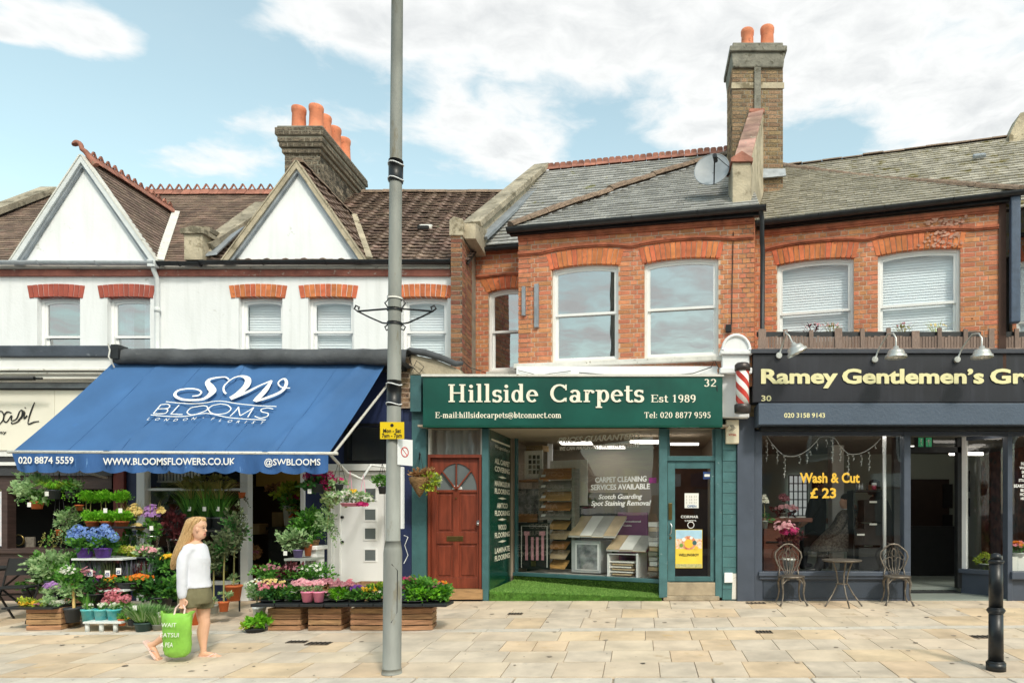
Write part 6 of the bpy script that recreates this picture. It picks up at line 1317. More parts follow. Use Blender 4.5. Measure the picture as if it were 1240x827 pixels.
def pb2(a,b_,c,d_,m,par,yy,t=.004,nm='printed_field'):q=MB();q.box(X(a,yy),X(b_,yy),yy-.003-t,yy-.003,Z(d_,yy),Z(c,yy));q.build(nm,m,par)
pb2(1112,1118,530,541,MT['exit_green'],ex,YD);pb2(1121,1128,530,541,MT['exit_green'],ex,YD)
yy=YD-.009;q=MB();q.tube([(X(1124.5,yy),yy,Z(539,yy)),(X(1124.5,yy),yy,Z(532,yy))],.008,n=4);q.tube([(X(1122.3,yy),yy,Z(534.5,yy)),(X(1124.5,yy),yy,Z(532,yy)),(X(1126.7,yy),yy,Z(534.5,yy))],.008,n=4);q.build('arrow',MT['white_letter'],ex)
q=MB();q.tube([(X(1113,yy),yy,Z(539,yy)),(X(1115,yy),yy,Z(535.5,yy)),(X(1117,yy),yy,Z(539.5,yy))],.006,n=4);q.tube([(X(1115,yy),yy,Z(535.5,yy)),(X(1115.5,yy),yy,Z(533,yy))],.01,n=4);q.ball((X(1116,yy),yy,Z(531.6,yy)),.012,nu=6,nv=4);q.build('running_figure',MT['white_letter'],ex)
yg=.03
sans('Wash & Cut',X(968.5,yg),X(1041,yg),Z(584,yg),.155,(0,yg,0),*A3,MT['gold2'],barb,bold=.03)
sans('£ 23',X(981,yg),X(1012.5,yg),Z(602.5,yg),.155,(0,yg,0),*A3,MT['gold2'],barb,bold=.03)
for(s,py,h_)in(('HAIRCUTS',563,.05),('WASH & CUT',568,.045),('SKIN FADE',573,.045),('KIDS CUT',578,.045),('STUDENT CUT',583,.045),('BEARD AND SHAVE',590,.05),('BEARD TRIM',595,.045),('HOT TOWEL',600,.045),('HOT SHAVE',605,.045)):
 sans(s,None,.8,Z(py,yg),h_,(0,yg,0),*A3,MT['white_letter'],barb,bold=.02,cx=X(1226,yg)+.26)
fl=thing('fairy_lights','white string of icicle lights looped across the top of the barber window','fairy lights',(X(990,.12),.12,Z(545,.12)))
yl=.12;S_=lambda a,b_:(X(910+a/5.106,yl),yl,Z(520+b_/5.106,yl));MT['wire_white']=mat('white_wire','#d8dad8',.6,bump=0)
def loop(p0,p1,sag,n=14):return[S_(p0[0]+(p1[0]-p0[0])*i/n,p0[1]+(p1[1]-p0[1])*i/n+sag*(1-(2*i/n-1)**2))for i in range(n+1)]
for(a,b_,sg)in(((95,40),(200,160),12),((200,160),(420,50),45),((420,50),(520,60),-12),((520,60),(600,150),10),((600,150),(800,55),35)):
 q=MB();q.tube(loop(a,b_,sg),.005,n=4);q.build('string',MT['wire_white'],fl)
for(a,b_,l)in((95,60,140),(130,90,30),(160,130,80),(205,160,140),(300,160,55),(345,150,60),(365,130,30),(405,70,60),(465,60,50),(500,60,150),(550,110,90),(598,150,150),(630,155,40),(680,155,70),(728,135,120),(765,90,30),(815,60,120)):
 q=MB();q.tube([S_(a,b_),S_(a+3,b_+l*.5),S_(a-2,b_+l)],.003,n=4)
 for k in range(max(2,l//18)):c_=S_(a+(5 if k%2 else-5),b_+8+k*18);q.ball(c_,.009,nu=6,nv=4)
 q.build('icicle_strand',MT['wire_white'],fl)
def TB(pts,r,name,m,par,n=6,closed=False):
 q=MB();q.tube(pts,r,n=n,closed=closed);return q.build(name,m,par)
def BX(a,b,c,d,e,f,name,m,par,bev=0):
 q=MB();q.box(a,b,c,d,e,f);return q.build(name,m,par,bev=bev)
 # -- houses across the street (seen in the reflections)
opp=thing('terraced_row','brick terrace across the road, mirrored faintly in the shop windows','house',(0,-19.5,-.2))
MT['opp_brick']=mat('brown_brick','#8a5a44',.9,var=.3,scale=3)  # plain brown brick for the whole opposite row
BX(-26,26,-24,-19.5,-.2,6.4,'wall',MT['opp_brick'],opp)
q=MB();q.slab([(-26,-19.3,6.4),(-26,-24.4,6.4),(-26,-22,8.8)],(52,0,0));q.build('roof',MT['slate'],opp)
for i in range(13):
 x=-24+i*4
 if i%2==0:q=MB();q.slab([(x-1.6,-19.42,5.6),(x+1.6,-19.42,5.6),(x,-19.42,8.2)],(0,-.3,0));q.build('gable',MT['render_white'],opp)
 BX(x-.6,x+.6,-19.5,-19.44,3.6,5.2,'window',MT['white'],opp);BX(x-.5,x+.5,-19.45,-19.41,3.7,5.1,'pane',MT['grey_glass'],opp)
 BX(x-1.6,x+1.6,-19.5,-19.40,.4,2.4,'shop_window',MT['grey_glass'],opp);BX(x-1.8,x+1.8,-19.5,-19.3,2.5,3.1,'fascia',MT[['white','navy','maroon'][i%3]],opp)
 # -- lamp post
lx,ly,lz=GP(475,815)
MT['column']=mat('grey_painted_column','#93958f',.6,var=.2,scale=5,bump=.03,stretch=(1,1,.3),spots='#7c7768',spot_amt=.35,spot_scale=8)
lp=thing('lamp_post','tall grey street lamp column standing on the paving between the crates and the navy pilaster','lamp post',(lx,ly,lz))
zc=Z(661,ly);s_=FP/(ly-CAMY)
def cxp(z):py=CY-(z-CAMZ)*s_;return X(474.5+(815-py)/815*6.5,ly)
q=MB();pts=[];rad=[]
for(z,r)in((lz,.085),(zc-.06,.085),(zc-.02,.080),(zc+.05,.069)):pts.append((cxp(z),ly,z));rad.append(r)
q.tube(pts,rad,n=24);q.build('base_column',MT['column'],lp)
q=MB();q.tube([(cxp(z),ly,z)for z in(zc+.04,3,5,7.6)],[.068,.062,.056,.05],n=24);q.build('upper_column',MT['column'],lp)
q=MB();q.tube([(cxp(z),ly,z)for z in(lz,lz+.05)],[.095,.088],n=24);q.build('base_ring',MT['column'],lp)
for(a,b)in((195,221),(461,492)):
 z0,z1=Z(b,ly),Z(a,ly);q=MB();q.tube([(cxp(z0),ly,z0),(cxp(z1),ly,z1)],.067,n=24);q.build('black_tape',MT['black'],lp)
 for z in(z0+.02,z1-.04):TB([(cxp(z)+.071*math.cos(i*.5236),ly+.071*math.sin(i*.5236),z+.01*math.sin(i))for i in range(12)],.006,'cable_tie',MT['upvc'],lp,5,True)
for(py,nm)in((375,0),(392,0),(361,1)):
 z=Z(py,ly);q=MB();q.tube([(cxp(z),ly,z-.012),(cxp(z),ly,z+.012)],.07,n=24);q.build('steel_band',MT['white_worn']if nm else MT['black'],lp)
xb_=cxp(1.0)+.03;q=MB()
dx=.052;yy=ly-.071
TB([(cxp(.2)+.02,ly-.083,Z(752,ly)),(cxp(.2)+.065,ly-.055,Z(740,ly)),(cxp(.9)+.065,ly-.055,Z(690,ly)),(cxp(.9)+.02,ly-.083,Z(682,ly))],.004,'access_door_seam',MT['gutter'],lp,4)
for s in(-1,1):
 P=lambda px,py:(X(478.5+s*(px-478.5)if s>0 else 478.5-(px-478.5),ly),ly,Z(py,ly))
 TB([P(486,374),P(500,375),P(524,377),P(528,374),P(526,370),P(522,372),P(523,375)],.009,'scroll_arm',MT['gutter'],lp)
 TB([P(486,392),P(494,391),P(510,384),P(524,377)],.008,'scroll_brace',MT['gutter'],lp)
 TB([P(486,374),P(491,367),P(487,363),P(484,367)],.007,'scroll_curl',MT['gutter'],lp);TB([P(486,392),P(491,396),P(489,400),P(485,398)],.007,'scroll_curl',MT['gutter'],lp)
yp=ly-.08;ysn=thing('parking_sign','small yellow parking plate with black hours, strapped to the lamp post','sign',(X(475,yp),yp,Z(532,yp)))
BX(X(460.5,yp),X(489.5,yp),yp-.006,yp,Z(531.5,yp),Z(511,yp),'plate',mat('yellow_sign_plate','#F5D21C',.4,var=.03,bump=0),ysn)
A3y=((1,0,0),ZV,(0,-1,0));oy=(0,yp-.007,0)
sans('Mon - Sat',X(464.5,yp),X(486,yp),Z(523.8,yp),.038,oy,*A3y,MT['ink'],ysn,bold=.02);sans('7am - 7pm',X(463,yp),X(487,yp),Z(529.5,yp),.038,oy,*A3y,MT['ink'],ysn,bold=.02)
q=MB();q.cyl((X(475,yp),yp-.006,Z(515,yp)),(X(475,yp),yp-.008,Z(515,yp)),.016,n=16,sm=False);q.build('printed_dot',MT['ink'],ysn)
rs=thing('restriction_sign','narrow white plate with red no-stopping ring turned sideways on the lamp post','sign',(X(488,ly),ly,Z(565,ly)))
q=MB();a0=Vector((X(483.5,ly),ly-.05,Z(563,ly)));a1=Vector((X(494,ly),ly+.12,Z(563,ly)));hh=Vector((0,0,Z(531,ly)-Z(563,ly)));q.slab([a0,a1,a1+hh,a0+hh*.97],(.004,.003,0));q.build('plate',MT['upvc'],rs)
c_=(a0+a1)*.5+hh*.5+Vector((-.002,-.003,0));dirx=(a1-a0).normalized();mr=mat('sign_red','#c8372f',.5,var=0,bump=0)
TB([c_+dirx*.045*math.cos(i*.3927)+ZV*.045*math.sin(i*.3927)for i in range(16)],.007,'red_ring',mr,rs,5,True);TB([c_-dirx*.03+ZV*.03,c_+dirx*.03-ZV*.03],.006,'red_bar',mr,rs,5)
BX(X(485,ly),X(487.5,ly),ly-.0,ly+.05,Z(640,ly),Z(565,ly),'white_strap',MT['upvc'],lp)
TB([(X(489,ly),ly,Z(648,ly)),(X(494,ly),ly,Z(650,ly)),(X(490,ly),ly,Z(660,ly)),(X(494,ly),ly,Z(672,ly)),(X(489,ly),ly,Z(682,ly))],.004,'frayed_string',MT['wire_white'],lp,4)
# -- bollard
bx_,by_,bz_=GP(1206,811);s_=FP/(by_-CAMY)
bo=thing('bollard','black cast iron bollard with domed head on the paving at lower right','bollard',(bx_,by_,bz_));MT['bollard']=mat('glossy_black_iron','#1d2024',.38,var=.25,scale=8,bump=.012)
sharp_=True
def lz_(nm,pr):q=MB();q.lathe([(r/s_,(811-y)/s_)for r,y in pr],(bx_,by_,bz_),n=28,sharp=sharp_);q.build(nm,MT['bollard'],bo)
lz_('base',[(11.2,811),(11.2,801.5),(9.2,799.5)]);lz_('shaft',[(8.6,800),(8.1,741)]);lz_('collar',[(8,743),(9.4,741),(10.6,739),(10.6,738),(9.4,736.5),(8,735)])
lz_('upper_shaft',[(8.0,736),(7.7,681)]);lz_('flange',[(7.7,682),(9.1,680.5),(9.1,678.5),(7,677.3)]);sharp_=False;lz_('dome',[(6.6,677.6),(6.4,673.5),(5.3,671),(3,669.6),(.3,669.2)])
# -- roof fence, dried plants and gooseneck lamps over the barber sign
fe=thing('picket_fence','low weathered picket fence on the flat roof above the black barber sign','fence',(X(1080,-.3),-.3,Z(423,-.3)))
yf=-.28;px=918;k=0
me_=unit('box',MT['old_wood'])
while px<1340:
 w_=5 if k%3 else 9;z0=Z(423,yf);inst('fence_post',me_,fe,(X(px,yf),yf-.02,z0),(0,rnd.uniform(-.03,.03),0),((w_)/FP*(yf-CAMY),.03,Z(rnd.uniform(397,401),yf)-z0))
 x=px+w_+.5
 while x<px+31-1:
  inst('picket',me_,fe,(X(x,yf),yf,z0),None,(3.1/FP*10.3,.02,Z(rnd.uniform(406.5,408.5),yf)-z0));x+=3.7
 px+=31;k+=1
BX(X(917,yf),7.6,yf+.03,yf+.06,Z(407,yf),Z(401,yf),'dark_rail',MT['gutter'],fe);BX(X(917,yf),7.6,yf-.03,yf+.05,Z(424.5,yf),Z(421.5,yf),'base_rail',MT['old_wood'],fe)
MT['galv']=mat('galvanised_lamp','#c9cac6',.35,metal=.5,var=.15,scale=8,bump=.02)
for(px,py,tilt,lab)in((964,424,.45,'leftmost silver gooseneck lamp over the black sign, shade tilted to the left'),(1085,429,0,'silver gooseneck lamp hanging over the middle of the black sign'),(1189,429,0,'silver gooseneck lamp over the black sign nearest the right edge')):
 yl_=-.80;s_=(yl_-CAMY)/FP;c=Vector((X(px,yl_),yl_,Z(py,yl_)));L_=thing('gooseneck_lamp',lab,'lamp',(c.x,-.38,c.z),group='gooseneck lamps over the barber sign')
 rot=Matrix.Rotation(-tilt,3,'Y');prof=[(.005,.17),(.035,.165),(.045,.13),(.10,.11),(.118,.08),(.125,.05),(.15,.035),(.155,0)]
 q=MB();n=24;vs=[c+rot@Vector((r*math.cos(6.2832*i/n),r*math.sin(6.2832*i/n),z-.05))for r,z in prof for i in range(n)]
 q.add(vs,[(k*n+i,k*n+(i+1)%n,(k+1)*n+(i+1)%n,(k+1)*n+i)for k in range(len(prof)-1)for i in range(n)],sm=True);q.build('shade',MT['galv'],L_)
 q=MB();q.ball(c+rot@Vector((0,0,-.02)),.045,nu=10,nv=6);q.build('bulb',MT['paper'],L_)
 t_=c+rot@Vector((0,0,.11));TB([t_,t_+rot@Vector((0,0,.12)),t_+rot@Vector((-.02,.05,.2)),t_+Vector((-.06,.16,.22)),(c.x-.12,-.45,c.z+.17),(c.x-.16,-.38,c.z+.02)],.013,'swan_neck',MT['galv'],L_,8)
 q=MB();q.cyl((c.x-.16,-.40,c.z+.02),(c.x-.16,-.34,c.z+.02),.045,n=14);q.build('wall_plate',MT['galv'],L_)
 # -- cast metal bistro set
MT['cast']=mat('bronzed_cast_aluminium','#7d746a',.45,metal=.6,var=.35,scale=14,bump=.08,spots='#b0a79a',spot_amt=.35,spot_scale=18)
gx,gy,gz=GP(958,731);gz=0
chair=thing('bistro_chair','ornate cast metal bistro chair left of the round table','chair',(gx,gy,G(gy)),rot=.0001,group='bistro chairs outside the barber')
z0=0;SH=.43
q=MB();q.lathe([(.19,0),(.205,.01),(.205,.025),(.19,.035)],(0,0,SH-.035),n=22,sy=.92);q.build('seat',MT['cast'],chair)
sh=[(-.15,.17,SH),(-.135,.185,SH+.1),(-.17,.19,SH+.17),(-.205,.2,SH+.27),(-.19,.21,SH+.34),(-.13,.215,SH+.40),(-.06,.22,SH+.455),(0,.222,SH+.465)]
full=sh+[(-x,y,z)for x,y,z in sh[-2::-1]]
TB(full,.013,'back_frame',MT['cast'],chair,8)
for(a,b,cc)in((-.10,-.15,.36),(-.06,-.09,.41),(-.02,-.03,.43),(.02,.03,.43),(.06,.09,.41),(.10,.15,.36)):
 TB([(a*.5,.175,SH),(a*1.3,.19,SH+.14),(b*1.0,.2,SH+.27),(b*.55,.21,SH+cc)],.007,'back_strand',MT['cast'],chair,6)
TB([(-.17,.19,SH+.2),(-.06,.2,SH+.27),(0,.2,SH+.2),(.06,.2,SH+.27),(.17,.19,SH+.2)],.007,'leaf_scroll',MT['cast'],chair);TB([(-.12,.185,SH+.1),(0,.19,SH+.05),(.12,.185,SH+.1)],.007,'leaf_scroll',MT['cast'],chair)
TB([(0,.2,SH+.27),(-.05,.2,SH+.33),(0,.21,SH+.4),(.05,.2,SH+.33)],.007,'leaf_scroll',MT['cast'],chair,closed=True)
for sx_ in(-1,1):
 for sy_ in(-1,1):
  TB([(sx_*.14,sy_*.12,SH-.03),(sx_*.165,sy_*.15,SH-.10),(sx_*.15,sy_*.15,SH-.25),(sx_*.165,sy_*.17,.08),(sx_*.2,sy_*.2,.0)],[.024,.02,.012,.011,.017],'leg',MT['cast'],chair,8)
  if sy_<0:TB([(sx_*.155,-.14,SH-.12),(sx_*.10,-.15,SH-.05),(sx_*.05,-.15,SH-.045)],.011,'knee_bracket',MT['cast'],chair)
gx2,gy2,_=GP(1086,731);copy_thing(chair,(gx2,gy2,G(gy2)),-.15,'ornate cast metal bistro chair right of the round table, beside the doorway')
tx,ty,_=GP(1013,729);ty=-.42;tb_=thing('bistro_table','round pierced metal bistro table between the two ornate chairs','table',(tx,ty,G(ty)),rot=.0001)
TH=Z(677,ty)-G(ty);q=MB();q.lathe([(.27,0),(.285,.008),(.285,.02),(.27,.025)],(0,0,TH-.03),n=30);q.build('table_top',MT['cast'],tb_)
TB([(.283*math.cos(i*.2094),.283*math.sin(i*.2094),TH-.012)for i in range(30)],.010,'rim',MT['cast'],tb_,6,True)
for a in(200,340,275):
 c,s=math.cos(R(a)),math.sin(R(a));TB([(.15*c,.15*s,TH-.03),(.09*c,.09*s,TH-.2),(.07*c,.07*s,TH*.5),(.16*c,.16*s,.18),(.29*c,.29*s,.0)],.012,'leg',MT['cast'],tb_,8)
TB([(.085*math.cos(i*.5236),.085*math.sin(i*.5236),TH*.47)for i in range(12)],.008,'stretcher_ring',MT['cast'],tb_,6,True)
# -- wooden crates of the florist
def make_crate(lab,w=.40,d=.34,h=.28,gap=(0,)):
 c=thing('wooden_crate',lab,'crate',(0,0,0),group='slatted wooden crates under the flower trays')
 n=4;hh=h/n
 def sl(x0,x1,y0,y1,z0,z1,nm='slat'):q=MB();q.box(x0,x1,y0,y1,z0,z1);q.build(nm,MT['crate_wood'],c,bev=.003)
 for i in range(n):
  g0=.007 if i not in gap else .012;j=rnd.uniform(-.002,.002)
  sl(-w/2,w/2,-d/2+j,-d/2+.012+j,i*hh+g0*.3,(i+1)*hh-g0);sl(-w/2,w/2,d/2-.012,d/2,i*hh+g0*.3,(i+1)*hh-g0)
  for s in(-1,1):sl(s*w/2-(.012 if s>0 else 0),s*w/2+(.012 if s<0 else 0),-d/2+.013,d/2-.013,i*hh+g0*.3,(i+1)*hh-g0)
 for sx_ in(-1,1):
  for sy_ in(-1,1):sl(sx_*(w/2-.03)-.015,sx_*(w/2-.03)+.015,sy_*(d/2-.025)-.01,sy_*(d/2-.025)+.01,.005,h-.005,'corner_post')
 sl(-w/2+.015,w/2-.015,-d/2+.015,d/2-.015,.01,.02,'base_board')
 return c
cr0=make_crate('slatted wooden crate at far left holding yellow-green flowers, beside the black chair')
def place(c,px,py,rot):x,y,z=GP(px,py);c.location=(x,y+.17,G(y)+.002);c.rotation_euler=(0,0,rot);return c
place(cr0,51,763,.10)
for(px,rot,lab)in((344,.0,'first wooden crate from the left under the pink flowers, right of the green potted herbs'),(392.5,.03,'wooden crate under the two pink pots, second from left in its row'),(444,.0,'wooden crate directly left of the lamp post'),(501,.14,'wooden crate right of the lamp post, below the leafy geraniums, a slat missing')):
 place(copy_thing(cr0,(0,0,0),0,lab),px,763.5,rot)
cx2=copy_thing(cr0,(0,0,0),0,'wooden crate standing further back behind the little standard tree');place(cx2,92,750,.1)
# -- black folding chair and table, far left
fc_x,fc_y,_=GP(22,752)
fc=thing('folding_chair','black folding chair at the cafe table by the left edge','chair',(fc_x,fc_y,G(fc_y)),rot=.25)
BL=MT['black_matt']
for s in(-1,1):
 TB([(s*.2,-.22,.0),(s*.2,.05,.45),(s*.2,.2,.82)],.014,'leg',BL,fc);TB([(s*.17,.24,.0),(s*.17,-.16,.46)],.014,'leg',BL,fc)
q=MB();q.slab([(-.19,.11,.60),(.19,.11,.60),(.19,.2,.82),(-.19,.2,.82)],(0,-.02,0));q.build('backrest',BL,fc)
BX(-.19,.19,-.2,.16,.44,.465,'seat',BL,fc,bev=.01);TB([(-.17,-.08,.36),(.17,-.08,.36)],.01,'stretcher',BL,fc)
fc2=copy_thing(fc,(fc_x-.75,fc_y+.1,G(fc_y)),1.9,'second black folding chair half cut off by the left edge')
ft=thing('cafe_table','black square folding table cut by the left edge','table',(X(-10,-1.0),-1.0,G(-1.0)));ZT=Z(686,-1.0);x0,x1=X(-60,-1.1),X(19,-1.1)
BX(x0,x1,-1.45,-.75,ZT-.03,ZT,'table_top',BL,ft,bev=.006)
for(a,b)in((x0+.05,x1-.1),(x1-.1,x0+.05)):
 for y in(-1.4,-.8):TB([(a,y,ZT-.03),(b,y,G(y))],.014,'leg',BL,ft)
 # -- carpet shop interior
fl_z=.31;CB=lambda a,b,c,d,e,f,nm,m:None
q=MB();q.box(.0,WU-.35,.05,1.1,.12,fl_z);q.build('display_platform',MT['curtain_grey'],dw)
ci=thing('shop_interior','beige walled interior seen through the carpet shop window','interior',(X(700),2,0))
x0,x1=X(624,1.4)-.04,X(874);BX(x0,x1,3.5,3.55,0,2.75,'back_wall',MT['wall_beige'],ci);BX(x0-.05,x0,1.45,3.5,0,2.75,'side_wall',MT['wall_beige'],ci);BX(x1,x1+.05,.15,3.5,0,2.75,'side_wall',MT['wall_beige'],ci)
BX(X(636,2.4),X(760,2.4),2.6,2.65,0,1.75,'dark_screen',MT['wall_dark'],ci);BX(X(662,2.2),X(668,2.2),2.3,2.4,0,2.7,'white_post',MT['upvc'],ci)
BX(X(812,2.0),X(862,2.0),2.2,2.25,0,2.3,'dark_screen',mat('brown_screen','#54382c',.8),ci)
for(a,b)in((-1.2,2.2),(.2,2.0),(-.6,3.0)):BX(a-.3,a+.3,b-.3,b+.3,2.66,2.69,'added_fill_panel',MT['panel_on'],ci)  # glowing panels added overhead to brighten the carpet display
q=MB();q.cyl((X(763,1.0),1.0,gz0-.10),(X(797,1.0),1.0,gz0-.10),.02);q.build('ceiling_tube',MT['lamp_on'],ci);q=MB();q.cyl((X(812,.9),.9,gz0-.15),(X(846,.9),.9,gz0-.15),.02);q.build('ceiling_tube',MT['lamp_on'],ci)
WB=lambda px,py,v:FW.uz(px,py,v)
def wbx(px0,px1,py0,py1,v,dep,name,m,lab=None,cat=None,par=None,bev=.004,grp=None):
 (a,z1),(b,z0)=WB(px0,py0,v),WB(px1,py1,v);pts=[FW.w(a,v,0),FW.w(b,v,0),FW.w(b,v+dep,0),FW.w(a,v+dep,0)]
 q=MB();q.slab([(p.x,p.y,z0)for p in pts],(0,0,z1-z0));o=q.build(name,m,par,bev=bev,loc=None if par else(pts[0].x,pts[0].y,z0))
 return tag(o,lab,cat,grp)if lab else o
MT['oak']=mat('oak_sample','#c79a5c',.5,var=.2,scale=5,stretch=(1,1,6));MT['oak2']=mat('honey_sample','#b37a42',.5,var=.25,scale=5,stretch=(1,1,6));MT['gr_s']=mat('grey_wood_sample','#8f8a80',.5,var=.2,scale=5,stretch=(1,1,6));MT['pale_s']=mat('pale_wood_sample','#cdb694',.5,var=.15,scale=5)
rk=thing('sample_rack','tall rack of ten sloping wood flooring samples in the carpet shop window','display rack',tuple(FW.w(.5,.3,fl_z)))
ys_=[(567,580),(582,593),(595,606),(607.5,618),(619,629),(630,641),(642.5,653),(655,665),(666,677),(678,689)]
for i,(a,b)in enumerate(ys_):
 x0p,x1p=(654,691.5-i*.2)if i<5 else(664,689-i*.5);v=.34
 (u0,z1),(u1,z0)=WB(x0p,a,v),WB(x1p,b,v);pts=[FW.w(u0,v+.14,z1),FW.w(u1,v+.14,z1),FW.w(u1,v-.02,z0+.02),FW.w(u0,v-.02,z0+.02)]
 q=MB();q.slab(pts,(0,0,-.02));q.build('flooring_sample',MT[['oak2','gr_s','oak','oak2','gr_s','oak','pale_s','oak2','pale_s','oak'][i]],rk)
 if i<5:q=MB();c=Vector(pts[3])+FW.ud*.03+Vector((0,0,.03));q.slab([c,c+FW.ud*.09,c+FW.ud*.09+FW.vd*.03+Vector((0,0,.045)),c+FW.vd*.03+Vector((0,0,.045))],-FW.vd*.004);q.build('price_tag',MT['paper'],rk)
wbx(692,696,567,690,.36,.16,'rack_side',MT['gr_s'],par=rk);wbx(652,654,567,690,.4,.1,'rack_side',MT['gr_s'],par=rk)
wbx(666,711,558,612,.7,.03,'white_board',MT['paper'],'plain white board leaning behind the flooring sample rack','board')
o=wbx(635,657,546,579,.55,.02,'sample_card',MT['paper'],'white sample card with grey squares, upper left of the shop window','sample card')
for i in range(3):
 for j in range(4):wbx(640+i*5,643.5+i*5,551+j*6,555.5+j*6,.545,.004,'grey_swatch',MT[['gr_s','wall_dark','dim'][(i+j)%3]],par=o,bev=0)
wbx(637,657,540,546,.62,.2,'carton',MT['card_board'],'brown carton lying on top behind the white sample card','box')
wbx(628,655,581,583,.5,.25,'display_shelf',MT['oak2'],'thin brown shelf under the white sample card','shelf')
wbx(628,652,592,622,.45,.02,'photo_panel',mat('dark_photo_print','#26262a',.4,var=.8,scale=7,col2='#9a9a9c'),'dark black and white photo panel at the left of the shop window','photo panel');wbx(628,645,622,632,.42,.15,'wood_offcut',MT['oak2'],'small block of orange wood above the black striped board','wood block')
bd=wbx(627.5,665.5,632.5,689.5,.16,.015,'display_board',MT['black'],'black framed board with four pink and white striped ribbons','framed board')
MT['pinkish']=mat('pink_stripe','#d99aa8',.6,var=.15,scale=20)
for i,x in enumerate((636,643,649,655.5)):wbx(x,x+3,650 if 0<i<3 else 646,678,.152,.005,'pink_ribbon',MT['pinkish'],par=bd,bev=0)
for(a,b)in((634.5,641),(653,660)):wbx(a,b,643,648,.150,.005,'pink_bow',MT['pinkish'],par=bd,bev=0)
for(a,b,m_n)in((631.5,641,'black_matt'),(643,649,'chrome'),(651,661,'black_matt')):wbx(a,b,679,685.5,.150,.004,'small_plaque',MT[m_n],par=bd,bev=0)
for(a,b,c,d)in((631,631.8,637,687),(662,662.8,637,687),(631,662.8,636.3,637)):wbx(a,b,c,d,.150,.004,'inner_frame_line',MT['paper'],par=bd,bev=0)
st=thing('display_stand','grey display stand with framed photo and open carpet swatch books on top','display stand',tuple(FW.w(1.3,.3,fl_z)))
MT['stand_grey']=mat('light_grey_laminate','#c3c7c9',.5,var=.04)
wbx(692,727,654,694,.30,.4,'cabinet',MT['stand_grey'],par=st);wbx(696.5,725,657,691,.285,.015,'photo_frame',MT['upvc'],par=st);wbx(698.5,723,659,689.5,.28,.006,'dark_photo',mat('dark_grey_photo','#4b5054',.4,var=.9,scale=9,col2='#a9adb0'),par=st,bev=0)
def slope_top(px0,px1,py0,py1,v0,v1,n,par,nm='swatch_book',ms=('paper','curtain_grey','pale_s')):
 (a,z0),(b,_)=WB(px0,py1,v0),WB(px1,py1,v0);z1=WB(px0,py0,v1)[1]
 for i in range(n):
  u0,u1=a+(b-a)*i/n+.004,a+(b-a)*(i+1)/n-.004
  for k in range(3):q=MB();o_=Vector((0,0,.014*k));q.slab([FW.w(u0,v0,z0)+o_,FW.w(u1,v0,z0)+o_,FW.w(u1,v1,z1)+o_,FW.w(u0,v1,z1)+o_],(0,0,.011));q.build(nm,MT[ms[(i+k)%len(ms)]],par)
slope_top(688,745,627,650,.20,.62,4,st)
st2=thing('display_stand','small white open stand with sample books above and stacked cream samples inside','display stand',tuple(FW.w(1.9,.25,fl_z)))
slope_top(734,782,650,667,.16,.5,3,st2)
for a,b in((735,737.5),(770,772.5)):wbx(a,b,670,700,.17,.34,'side_board',MT['upvc'],par=st2)
wbx(736,772,670,672,.16,.36,'top_board',MT['upvc'],par=st2)
for k in range(6):wbx(738+(k%2)*3,768-(k%3)*2,679+k*3,682+k*3,.2,.25,'cream_sample',MT[['paper','pale_s'][k%2]],par=st2)
pu_=wbx(748,784,620,690,.62,.03,'purple_board',mat('purple_board','#7d3a6c',.5,var=.08),'purple upright display board behind the small white stand','board')
sans('Sensational',WB(755,632,.6)[0],WB(776,632,.6)[0],WB(755,632,.6)[1],.03,FW.w(0,.6,0),FW.ud,ZV,-FW.vd,MT['white_letter'],pu_,bold=.02);sans('Cable',WB(755,637,.6)[0],WB(765,637,.6)[0],WB(755,637,.6)[1],.03,FW.w(0,.6,0),FW.ud,ZV,-FW.vd,MT['white_letter'],pu_,bold=.02)
for k in range(11):wbx(785+(k%3)*.7,796,632+k*6,637.4+k*6,.12+.02*(k%2),.4,'folded_carpet',MT[['paper','pale_s','gr_s','curtain_grey'][k%4]],'folded carpet sample, %s from the top of the window pile'%'first second third fourth fifth sixth seventh eighth ninth tenth eleventh'.split()[k],'carpet sample',grp='pile of folded carpet samples')
wbx(714,741,600,624,.75,.15,'stacked_tin',MT['dim'],'grey box behind the open swatch books','box')
# -- barber interior fittings
MT['wood_red']=mat('reddish_wood_counter','#6d3c2c',.5,var=.2,scale=4,stretch=(1,1,5))
def ibx(px0,px1,py0,py1,y,dep,name,m,lab=None,cat=None,par=None,bev=.006,grp=None):
 q=MB();q.box(X(px0,y),X(px1,y),y,y+dep,Z(py1,y),Z(py0,y));o=q.build(name,m,par,bev=bev,loc=None if par else(X(px0,y),y,Z(py1,y)))
 return tag(o,lab,cat,grp)if lab else o
cn_=thing('reception_counter','reddish wooden counter inside the barber window, lower left','counter',(X(950,.9),.9,.1));ibx(925,968,632,712,.9,.5,'body',MT['wood_red'],par=cn_);ibx(922,984,627,632,.8,.7,'worktop',MT['wood_red'],par=cn_);ibx(928,964,655,657,.88,.02,'panel_line',MT['black_matt'],par=cn_)
for(a,b,c,lb)in((944,962,626.8,'left'),(964,976,626.4,'right')):ibx(a,b,c-1.5,c,.9,.3,'magazine',MT['paper'],'open white magazine on the barber counter, the %s one'%lb,'magazine',bev=0)
tr_=thing('trolley','black barber trolley with drawers and bottles behind the window','trolley',(X(1052,1.0),1.0,.1))
for(a,b,c,d)in((1033,1068,593,595.5),(1033,1035,595,690),(1066,1068,595,690),(1046,1066,605,632),(1046,1066,634,660),(1033,1046,640,660),(1040,1066,663,690)):ibx(a,b,c,d,1.0,.35,'drawer' if b-a>12 and d-c>5 else 'rail',MT['black_matt'],par=tr_)
